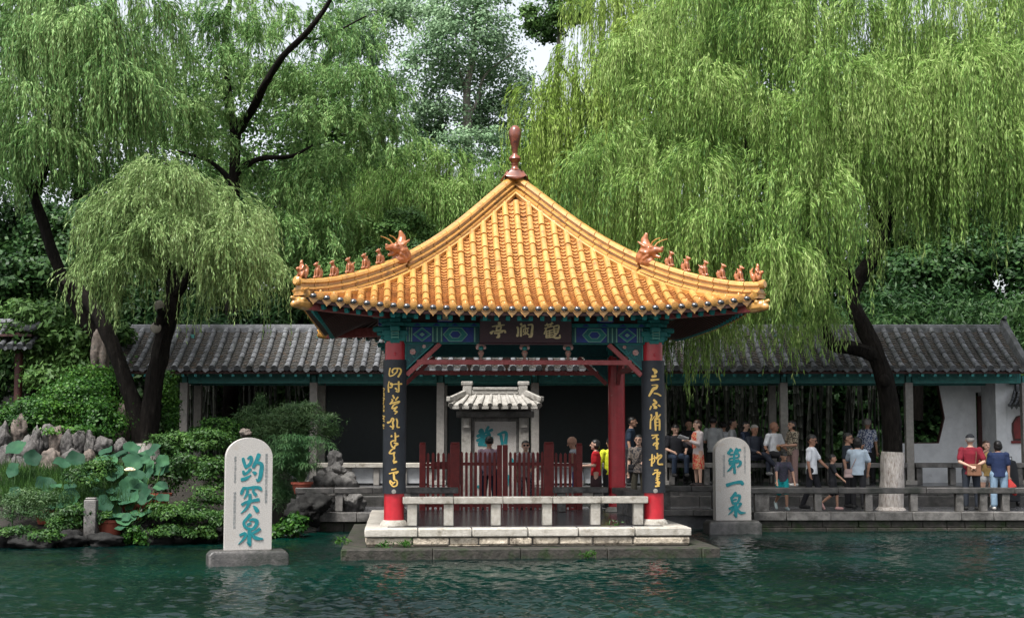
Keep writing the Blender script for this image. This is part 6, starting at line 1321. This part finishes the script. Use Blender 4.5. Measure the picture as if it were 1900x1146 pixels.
def person(px, py_feet, Y, H, face, label, top, bottom, L='down', R_='down', legs='stand', hair='short', hairm=None, skin=None, sleeve='short', shoe=(.02, .02, .02), bl='long', build=1.0, nod=0, turn=0, zfeet=None, glasses=None, cap=None, seat=None, shift=0, female=False, lean=0, group=None, torso_long=.0):
    hairm = hairm or M_HAIR; skin = skin or M_SKIN
    x = (px - 950) / F * Y; z = zfeet
    t = empty('person', (x, Y, z), R(face)); tag(t, label, 'person', group)
    b, c = MB(), MB(); tp = MB(); bt = MB()
    sw = .112 * H * build * (.92 if female else 1); hw = .055 * H * build
    hipz = .52 * H; 
    if seat is not None: hipz = seat + .075 * H
    off = hipz - .52 * H
    def V(x_, y_, z_): return Vector((x_, y_, z_))
    sl = math.sin(R(lean)); cl_ = math.cos(R(lean))
    def up(x_, y_, zz):      # torso point, bent forward about the hip
        dz = zz * H + off - hipz; return V(x_, y_ - sl * dz, hipz + dz * cl_)
    # legs
    ank = []
    for s_ in (-1, 1):
        hp = V(s_ * hw, 0, hipz)
        if legs == 'sit': kd, sd = V(s_ * .12, -1, -.02), V(s_ * .02, .12, -1)
        elif legs == 'cross': kd, sd = (V(.1, -1, .05), V(.05, .1, -1)) if s_ > 0 else (V(.35, -1, .18), V(.55, -.45, -.75))
        elif legs == 'walk': kd, sd = (V(.0, -.32, -1), V(0, .12, -1)) if s_ > 0 else (V(0, .12, -1), V(0, .42, -1))
        elif legs == 'stride': kd, sd = (V(.0, -.3, -1), V(0, -.02, -1)) if s_ > 0 else (V(0, .05, -1), V(0, .95, -.75))
        else: kd, sd = V(s_ * .05, -.03, -1), V(s_ * .0, .03, -1)
        kn = hp + kd.normalized() * .245 * H; an = kn + sd.normalized() * .235 * H
        if legs in ('stand',): an.z = .045 * H; kn.z = .28 * H
        b.cap(hp, kn, .052 * H * build, .034 * H); b.cap(kn, an, .034 * H, .02 * H); ank.append((hp, kn, an, s_))
        ex = .012
        if bl in ('long',): bt.cap(hp + V(0, 0, .01), kn, .058 * H * build, .043 * H); bt.cap(kn, an + (kn - an) * .08, .043 * H, .034 * H)
        elif bl == 'wide': bt.cap(hp, kn, .06 * H * build, .05 * H); bt.cap(kn, an + (kn - an) * .12, .05 * H, .05 * H)
        elif bl == 'shorts': bt.cap(hp, hp + (kn - hp) * .92, .06 * H * build, .052 * H)
        elif bl == 'mini': bt.cap(hp, hp + (kn - hp) * .4, .06 * H * build, .058 * H)
    # trunk, neck, head
    cw = sw / 1.02
    b.loft([tuple(up(0, 0, q)) + (a * H * build, d * H * build) for q, a, d in ((.48, .07, .055), (.52, .088, .062), (.6, .078, .056), (.68, .085, .062), (.75, .092, .064), (.8, .09, .055), (.825, .06, .042), (.845, .034, .034))])
    b.cap(up(0, 0, .83), up(0, -.008 * H, .885), .033 * H, .031 * H)
    hc = up(0, -.01 * H, .93); hr = .067 * H
    Rm = Matrix.Rotation(R(turn), 3, 'Z') @ Matrix.Rotation(R(nod + lean * .5), 3, 'X')
    def hd(x_, y_, z_): return hc + Rm @ V(x_ * hr, y_ * hr, z_ * hr)
    b.ell(hc + Rm @ V(0, .06 * hr, .12 * hr), (hr * .8, hr * .98, hr * .98), 14, 10, rot=Rm); b.ell(hd(0, -.3, -.45), (hr * .6, hr * .62, hr * .62), 12, 8, rot=Rm)
    b.cap(hd(0, -.95, .0), hd(0, -1.1, -.22), .1 * hr, .15 * hr, 7); b.ell(hd(0, -.72, -.85), (hr * .28, hr * .22, hr * .2), 8, 6)
    for s_ in (-1, 1): b.ell(hd(s_ * .82, .08, -.1), (hr * .1, hr * .18, hr * .28), 8, 6)
    f = MB()
    for s_ in (-1, 1): f.ell(hd(s_ * .32, -.84, .08), (hr * .12, hr * .09, hr * .06), 8, 6); f.cap(hd(s_ * .18, -.92, .25), hd(s_ * .48, -.82, .27), hr * .035, hr * .03, 5)
    f.cap(hd(-.2, -.86, -.5), hd(.2, -.86, -.5), hr * .045, hr * .045, 5)
    # arms and hands
    for s_, nm in ((1, L), (-1, R_)):
        ua, fa = ARM[nm] if isinstance(nm, str) else nm
        sh = up(s_ * sw, 0, .795); ud = V(ua[0] * s_, ua[1], ua[2]).normalized(); fd = V(fa[0] * s_, fa[1], fa[2]).normalized()
        el = sh + ud * .17 * H; wr = el + fd * .145 * H
        b.cap(sh, el, .03 * H * build, .024 * H); b.cap(el, wr, .024 * H, .016 * H)
        side = fd.cross(V(0, 0, 1) if abs(fd.z) < .8 else V(0, 1, 0)).normalized(); nrm = side.cross(fd)
        b.cap(wr, wr + fd * .045 * H, .016 * H, .02 * H)
        for k in range(4):
            o_ = side * (k - 1.5) * .0105 * H; p0 = wr + fd * .05 * H + o_; ln = (.036, .044, .042, .033)[k] * H
            p1 = p0 + (fd * .9 - nrm * .25).normalized() * ln * .55; p2 = p1 + (fd * .6 - nrm * .7).normalized() * ln * .45
            b.cap(p0, p1, .0056 * H, .005 * H, 6); b.cap(p1, p2, .005 * H, .0042 * H, 6)
        p0 = wr + fd * .018 * H + side * s_ * .018 * H; b.cap(p0, p0 + (fd * .8 + side * s_ * .6 - nrm * .3).normalized() * .04 * H, .0065 * H, .005 * H, 6)
        if sleeve != 'none': tp.ell(sh - V(s_ * .01 * H, 0, .004 * H), (.046 * H * build, .044 * H * build, .044 * H * build))
        if sleeve == 'short': tp.cap(sh - V(s_ * .014 * H, 0, 0), sh + ud * .12 * H, .041 * H * build, .039 * H * build)
        elif sleeve == 'long': tp.cap(sh, el, .04 * H * build, .034 * H); tp.cap(el, wr - fd * .01 * H, .034 * H, .026 * H)
        else: tp.cap(sh - V(s_ * .02 * H, 0, 0), sh, .035 * H, .034 * H)
    b_o = b.build('body', skin, t, remesh=.0095, sm=2)
    f.build('facial_features', M_FACE, t)
    lo = .475 - torso_long
    tp.loft([tuple(up(0, 0, q)) + (a * H * build, d * H * build) for q, a, d in ((lo, .104, .08), (.52, .1, .078), (.6, .093, .07), (.68, .097, .072), (.75, .102, .073), (.8, .1, .062), (.825, .068, .048), (.838, .045, .042))])
    tp.build('dress' if bl == 'dress' else 'shirt', top, t, remesh=.012, sm=3)
    if bl in ('long', 'wide', 'shorts', 'mini'):
        bt.loft([(0, 0, hipz - .05 * H, .088 * H * build, .066 * H * build), (0, 0, hipz, .095 * H * build, .072 * H * build), (0, -sl * .07 * H, hipz + .07 * H, .086 * H * build, .064 * H * build)])
        bt.build('trousers' if bl in ('long', 'wide') else 'shorts', bottom, t, remesh=.012, sm=3)
    elif bl in ('skirt', 'dress'):
        bt.loft([(0, .0, .255 * H, .1 * H, .085 * H), (.01, 0, .34 * H, .105 * H, .088 * H), (0, 0, .46 * H, .102 * H, .082 * H), (0, 0, .53 * H, .1 * H, .075 * H), (0, 0, .6 * H, .084 * H, .064 * H)])
        bt.build('skirt', bottom, t, remesh=.013, sm=2)
    for hp, kn, an, s_ in ank:
        m = MB(); d = V(0, -1, 0)
        if legs == 'cross' and s_ < 0: d = V(.3, -.9, .2).normalized()
        if legs == 'stride' and s_ < 0: d = V(0, -.5, -.85).normalized()
        base = an - V(0, 0, .018 * H)
        m.cap(base - d * .015 * H, base + d * .09 * H - V(0, 0, .006 * H), .03 * H, .024 * H); m.cap(an, base, .026 * H, .03 * H)
        m.build('shoe', cloth(shoe), t, remesh=.011, sm=1)
    # hair
    if hair != 'none':
        h = MB(); tmp = MB(); tmp.ell((0, 0, 0), (1, 1, 1), 20, 14); keep = []
        lim = {'short': .0, 'bald': .1, 'bob': .0, 'long': .0, 'pony': .0, 'crop': .1}[hair]
        vs = [Vector(v) for v in tmp.v]
        vv = [hd(v.x * .88 * (1 + .05 * noise.noise(v * 4)), .1 + v.y * 1.06 * (1 + .05 * noise.noise(v * 5)), .2 + v.z * .98 * (1 + .06 * noise.noise(v * 4.3))) for v in vs]
        fs = []
        for fc in tmp.f:
            cc = sum((vs[i] for i in fc), Vector()) / len(fc)
            if cc.z > .12 + .42 * max(0, -cc.y) or (cc.y > lim and cc.z > -.62): fs.append(fc)
        h.add(vv, fs)
        if hair == 'bob': h.ell(hd(0, .3, -.25), (hr * .95, hr * .75, hr * .95), 14, 10, rot=Rm)
        if hair == 'long': h.ell(hd(0, .35, -.2), (hr * .98, hr * .72, hr * 1.0), 14, 10, rot=Rm); h.cap(hd(0, .5, -.6), hd(0, .75, -2.4), hr * .75, hr * .5)
        if hair == 'pony': h.cap(hd(0, .95, .1), hd(0, 1.15, -1.2), hr * .3, hr * .18)
        h.build('hair', hairm, t, ang=80)
    if cap:
        m = MB(); tmp = MB(); tmp.ell((0, 0, 0), (1, 1, 1), 20, 14); 
        vs = [Vector(v) for v in tmp.v]; m.add([hd(v.x * .95, .1 + v.y * 1.12, .28 + v.z * 1.0) for v in vs], [fc for fc in tmp.f if sum(vs[i].z for i in fc) / len(fc) > .12])
        m.cap(hd(-.3, -.95, .45), hd(.3, -.95, .45), hr * .28, hr * .28); m.build('cap', cloth(cap), t)
    if glasses:
        m = MB()
        for s_ in (-1, 1):
            if glasses == 'dark': m.ell(hd(s_ * .34, -.92, .08), (hr * .28, hr * .08, hr * .2), 10, 6)
            else: m.tube([hd(s_ * .34 + .24 * math.cos(a), -.95, .06 + .2 * math.sin(a)) for a in np.linspace(0, 6.28, 12)], hr * .035, 4)
            m.tube([hd(s_ * .58, -.9, .1), hd(s_ * .84, -.0, .1)], hr * .03, 4)
        m.tube([hd(-.12, -.97, .1), hd(.12, -.97, .1)], hr * .03, 4); m.build('sunglasses' if glasses == 'dark' else 'spectacles', M_GLASS, t)
    t['H'] = H; del t['H']
    def hand(side_):
        nm = L if side_ > 0 else R_; ua, fa = ARM[nm] if isinstance(nm, str) else nm
        sh = up(side_ * sw, 0, .795); el = sh + V(ua[0] * side_, ua[1], ua[2]).normalized() * .17 * H; return el + V(fa[0] * side_, fa[1], fa[2]).normalized() * .205 * H
    mw = Matrix.Translation((x, Y, z)) @ Matrix.Rotation(R(face), 4, 'Z')
    return t, (lambda s_: mw @ hand(s_)), (lambda v: mw @ Vector(v)), hc
WH, BK, NV = (.75, .76, .79), (.014, .014, .017), (.018, .03, .07)
def phone(p, rz, label, tiltx=35, col=(.02, .02, .025), size=(.04, .006, .08)):
    m = MB(); m.box(-size[0], size[0], -size[1], size[1], -size[2], size[2]); o = m.build('phone', cloth(col), bevel=.006); m = MB(); m.box(-size[0] * .86, size[0] * .86, -size[1] - .002, -size[1] - .0005, -size[2] * .86, size[2] * .86); m.build('screen', M_GLASS, o)
    o.location = p; o.rotation_euler = (R(tiltx), 0, R(rz)); return tag(o, label, 'phone')
def bag(name, label, cat, pts_strap, loc, half, rz, col, pat=None):
    t = empty(name, loc, R(rz)); tag(t, label, cat)
    m = MB(); a, b, c = half; m.add([(-a, -b, -c), (a, -b, -c), (a, b, -c), (-a, b, -c), (-a * .86, -b * .6, c), (a * .86, -b * .6, c), (a * .86, b * .6, c), (-a * .86, b * .6, c)], [(0, 3, 2, 1), (4, 5, 6, 7), (0, 1, 5, 4), (1, 2, 6, 5), (2, 3, 7, 6), (3, 0, 4, 7)])
    m.build('bag_body', cloth(col, pat), t, bevel=.025); m = MB(); m.box(-a * .95, a * .95, -b - .006, -b * .5, c * .0, c * .98); m.build('flap', cloth(tuple(x * .8 for x in col)), t, bevel=.006)
    if pts_strap:
        inv = (Matrix.Translation(loc) @ Matrix.Rotation(R(rz), 4, 'Z')).inverted(); m = MB(); m.tube([inv @ Vector(p) for p in pts_strap], .011, 5); m.build('strap', cloth(tuple(x * .7 for x in col)), t)
    return t
# inside and behind the pavilion (floor .41 / .43, gallery floor .87)
def P_(*a, **k): return person(*a, **k)
person(908, 0, 35.2, 1.72, 178, 'man in lilac shirt seen from behind at the red picket fence', cloth((.42, .3, .36)), cloth(NV), zfeet=.41, hair='short', L='hold', R_='hold', build=1.08)
person(975, 0, 35.3, 1.62, 5, 'woman in sunglasses and grey striped dress behind the red picket fence', cloth((.5, .46, .46)), cloth((.3, .32, .36), (.06, .07, .1)), zfeet=.41, hair='pony', glasses='dark', female=True, bl='wide', L='lap', skin=M_SKIN_PALE)
t_, hnd, W_, hc = person(1070, 0, 35.0, 1.72, 262, 'bald man in pale grey vest and blue shorts at the end of the fence', cloth((.5, .53, .58)), cloth((.03, .08, .4)), zfeet=.41, hair='none', sleeve='none', L='hold', R_='hold', nod=22, bl='shorts', shoe=(.45, .05, .05), skin=M_SKIN, lean=8, torso_long=.06)
t_, hnd, W_, hc = person(1105, 0, 36.0, 1.62, 268, 'woman in red shirt and dark brown skirt queuing behind the pavilion', cloth((.55, .012, .02)), cloth((.035, .014, .018)), zfeet=.43, hair='bob', female=True, L='hold', R_='hold', bl='skirt', skin=M_SKIN_PALE)
m = MB(); m.tube([W_((.1, .02, 1.38)), W_((.0, .115, 1.2)), W_((-.12, .06, .92))], .012, 5); tag(m.build('bag_strap', cloth((.45, .38, .28))), 'cream bag strap over the shoulder of the woman in red shirt', 'strap')
person(1132, 0, 36.4, 1.66, 200, 'person in bright yellow top mostly hidden by the red rear column', cloth((.62, .68, .03)), cloth(BK), zfeet=.43, hair='short', sleeve='long', L='hip', R_='hip', build=1.1)
person(1166, 0, 38.9, 1.76, 75, 'tall man in navy polo walking in the gallery shade by the rear column', cloth((.015, .03, .055)), cloth(BK), zfeet=.87, hair='crop', legs='stand', lean=6)
t_, hnd, W_, hc = person(1184, 0, 36.6, 1.74, -12, 'young man with spectacles and dark printed shirt beside the right couplet board', cloth((.03, .03, .035), (.16, .13, .11)), cloth((.055, .05, .035)), zfeet=.43, hair='short', glasses='wire', L='hold', R_='down', skin=M_SKIN_PALE)
bag('shoulder_bag', 'dark sling bag of the young man with spectacles', 'bag', [W_((.1, -.1, 1.38)), W_((0, -.15, 1.15)), W_((-.15, -.1, .95))], W_((-.17, -.08, .93)), (.09, .04, .1), 10, (.03, .03, .035))
# gallery bench people
SEAT = .6
t_, hnd, W_, hc = person(1252, 0, 39.05, 1.75, 12, 'man in black shirt sitting on the bench and looking at his phone', cloth((.012, .013, .018)), cloth((.02, .035, .065)), zfeet=.87, seat=SEAT, legs='sit', L='lap', R_='lap', nod=25, build=1.15, skin=M_SKIN_PALE)
phone(hnd(1) + Vector((-.06, -.03, .03)), 10, 'black phone in the hands of the seated man in black', 60)
t_, hnd, W_, hc = person(1294, 0, 38.3, 1.66, -70, 'woman in red floral dress and white shawl standing with a paper', cloth((.55, .48, .47)), cloth((.5, .02, .025), (.5, .3, .16)), zfeet=.88, hair='bob', hairm=M_HAIR_BROWN, female=True, bl='dress', L='phone', R_='phone', skin=M_SKIN_PALE, nod=14, sleeve='long', shoe=(.02, .015, .015))
m = MB(); m.loft([tuple(W_((0, -.02, q))) + (a, a * .85) for q, a in ((.95, .135), (1.12, .14), (1.28, .15), (1.36, .1))]); tag(m.build('dress_front', cloth((.5, .02, .025), (.5, .3, .16)), t_), None); bpy.data.objects['dress_front'].matrix_parent_inverse = (Matrix.Translation(t_.location) @ Matrix.Rotation(t_.rotation_euler.z, 4, 'Z')).inverted()
m = MB(); m.box(-.13, .13, -.1, .1, -.004, .004); o = m.build('paper', cloth((.8, .82, .84))); o.location = hnd(1) + Vector((-.08, -.04, .06)); o.rotation_euler = (R(-25), R(18), 0); tag(o, 'white folded paper held by the woman in the red dress', 'paper')
person(1277, 0, 40.2, 1.7, 10, 'dim figure in dark clothes behind the seated man in black', cloth(BK), cloth(BK), zfeet=.87, hair='short')
person(1322, 0, 39.9, 1.78, 160, 'man in light grey shirt seen from behind in the gallery', cloth((.4, .41, .42)), cloth(BK), zfeet=.87, hair='short', L='hold', R_='hold', shoe=(.3, .3, .3))
person(1341, 0, 41.0, 1.66, 170, 'figure in white shirt beyond the gallery bench near the bamboo', cloth(WH), cloth(BK), zfeet=.87, hair='short')
person(1357, 0, 39.8, 1.72, 80, 'woman in white shirt with tied hair above the right stele', cloth((.5, .5, .51)), cloth((.05, .06, .1)), zfeet=.87, hair='pony', female=True)
t_, hnd, W_, hc = person(1381, 0, 39.3, 1.66, 60, 'long haired woman in navy looking down above the right stele', cloth((.02, .03, .06)), cloth((.02, .03, .06)), zfeet=.87, hair='long', female=True, L='phone', R_='phone', nod=18, skin=M_SKIN_PALE)
t_, hnd, W_, hc = person(1398, 0, 39.05, 1.72, 25, 'grey haired man in dark jacket sitting cross legged right of the stele', cloth((.025, .03, .045)), cloth((.02, .025, .04)), zfeet=.87, seat=SEAT, legs='cross', hairm=M_HAIR_GREY, sleeve='long', L='lap', R_='lap', nod=10, skin=M_SKIN_TAN, shoe=(.2, .2, .2))
phone(hnd(1) + Vector((-.05, -.03, .04)), 25, 'dark phone held by the grey haired seated man', 60)
t_, hnd, W_, hc = person(1434, 0, 39.0, 1.74, 35, 'bald man in white shirt with orange print sitting by the gallery post', cloth(WH), cloth(BK), zfeet=.87, seat=SEAT + .06, legs='sit', hair='none', turn=25, L='lap', R_='hip', skin=M_SKIN_TAN, build=1.08)
m = MB(); m.ell((0, 0, 0), (.075, .006, .075), 14, 8); m.ell((.03, 0, -.04), (.05, .007, .06), 12, 8); o = m.build('shirt_print', cloth((.5, .26, .06)), t_); o.location = (0.02, -.136, .98)
person(1469, 0, 38.6, 1.66, 290, 'woman in leopard print top and pink brown trousers facing the bald man', cloth((.32, .27, .2), (.03, .025, .02)), cloth((.28, .18, .165)), zfeet=.87, hair='bob', female=True, L='hold', R_='hold', build=1.08, shoe=(.6, .58, .55))
# lower terrace
t_, hnd, W_, hc = person(1448, 0, 35.15, 1.36, 8, 'boy in dark shirt and teal shorts leaning on the front rail', cloth((.035, .04, .05), (.06, .05, .08)), cloth((.0, .27, .28)), zfeet=.43, L='lean', R_='lean', bl='shorts', nod=25, lean=16, legs='stride', shoe=(.35, .42, .42))
person(1503, 0, 35.5, 1.74, 62, 'man in white shirt and black trousers strolling right behind the rail', cloth((.78, .79, .82)), cloth((.013, .013, .018)), zfeet=.43, glasses='wire', L='fwd', R_='down', legs='walk', nod=16, skin=M_SKIN_TAN, hair='crop', shoe=(.012, .012, .014))
person(1541, 0, 35.3, 1.28, 75, 'small boy in black shirt walking ahead of the man in white', cloth((.012, .013, .016)), cloth((.012, .012, .016)), zfeet=.43, legs='stride', bl='shorts', L='down', R_='fwd', nod=10, shoe=(.6, .35, .33))
person(1570, 0, 36.6, 1.78, 60, 'man in dark navy shirt with spectacles beside the woman in pale blue', cloth((.014, .02, .03)), cloth(BK), zfeet=.43, glasses='wire', L='chin', R_='down')
t_, hnd, W_, hc = person(1588, 0, 35.6, 1.68, 172, 'woman in pale blue shirt and black trousers seen from behind', cloth((.42, .5, .58)), cloth((.012, .012, .015)), zfeet=.43, hair='bob', female=True, L='chin', R_='hip', build=1.08, legs='walk')
bag('shoulder_bag', 'pale pink shoulder bag of the woman in pale blue', 'bag', [W_((-.06, .06, 1.4)), W_((.06, .13, 1.15)), W_((.17, .08, .92))], W_((.22, .06, .84)), (.11, .05, .1), 10, (.5, .36, .34))
person(1607, 0, 41.2, 1.74, 150, 'figure in blue and white patterned shirt beyond the gallery by the willow', cloth((.6, .63, .7), (.05, .08, .2)), cloth(BK), zfeet=.87, hairm=M_HAIR_GREY, L='hip')
t_, hnd, W_, hc = person(1797, 0, 35.3, 1.74, 176, 'man in maroon shirt and black cap with hands behind his back', cloth((.2, .008, .022)), cloth((.02, .026, .038)), zfeet=.43, hairm=M_HAIR_GREY, cap=(.012, .013, .018), L='back', R_='back', build=1.12, skin=M_SKIN_PALE)
bag('shoulder_bag', 'brown canvas bag slung across the back of the man in maroon', 'bag', [W_((-.1, .02, 1.45)), W_((-.1, .15, 1.3)), W_((-.06, .19, 1.05))], W_((-.03, .2, .93)), (.17, .06, .14), 164, (.17, .08, .045))
t_, hnd, W_, hc = person(1826, 0, 36.1, 1.6, 5, 'girl in mustard top and white shorts taking a photo with her phone', cloth((.42, .28, .1)), cloth((.68, .68, .68)), zfeet=.43, hair='bob', hairm=M_HAIR_BROWN, female=True, L='raise', R_='raise', bl='mini', skin=M_SKIN_PALE, shoe=(.65, .65, .65))
phone(hnd(1) + Vector((-.07, -.03, .04)), 5, 'pale phone held up by the girl in the mustard top', 5, (.55, .4, .38))
t_, hnd, W_, hc = person(1848, 0, 35.4, 1.6, 172, 'woman in navy shirt and light jeans seen from behind', cloth((.014, .028, .085)), cloth((.26, .38, .5)), zfeet=.43, hair='bob', female=True, L='hold', R_='down', build=1.15, bl='wide', shoe=(.65, .62, .58))
m = MB(); p = hnd(-1); m.cap((0, 0, 0), (.06, 0, -.16), .05, .12); m.cap((.05, 0, -.15), (.13, .02, -.3), .1, .06); o = m.build('red_cloth_bag', cloth((.42, .035, .03)), remesh=.015, sm=2); o.location = p; tag(o, 'bunched red cloth bag in the hand of the woman in navy', 'bag')
person(1848, 0, 42.6, 1.7, 200, 'figure in red passing behind the white wall doorway', cloth((.4, .01, .05)), cloth((.4, .01, .05)), zfeet=.87, hair='short')
b_ = at(1870, 905, 37.2); t = empty('covered_cart', (b_.x, 37.2, .43)); tag(t, 'black covered cart beside the woman in navy at the white pier', 'cart')
m = MB(); m.loft([(0, 0, .12, .3, .26), (0, 0, .5, .29, .25), (-.02, 0, .95, .27, .22), (-.03, 0, 1.1, .24, .2), (-.03, 0, 1.14, .1, .08)], 10); m.build('cover', cloth((.012, .013, .016)), t, bevel=.02)
for s_ in (-1, 1):
    m = MB(); m.tube([(s_ * .2 - .02, -.1, .08), (s_ * .2 + .02, -.1, .08)], .08, 14); m.build('wheel', M_GLASS, t)
m = MB(); m.tube([(-.2, .15, .9), (-.24, .2, 1.2), (.18, .2, 1.2), (.16, .15, .9)], .014, 6); m.build('handle', M_GLASS, t)
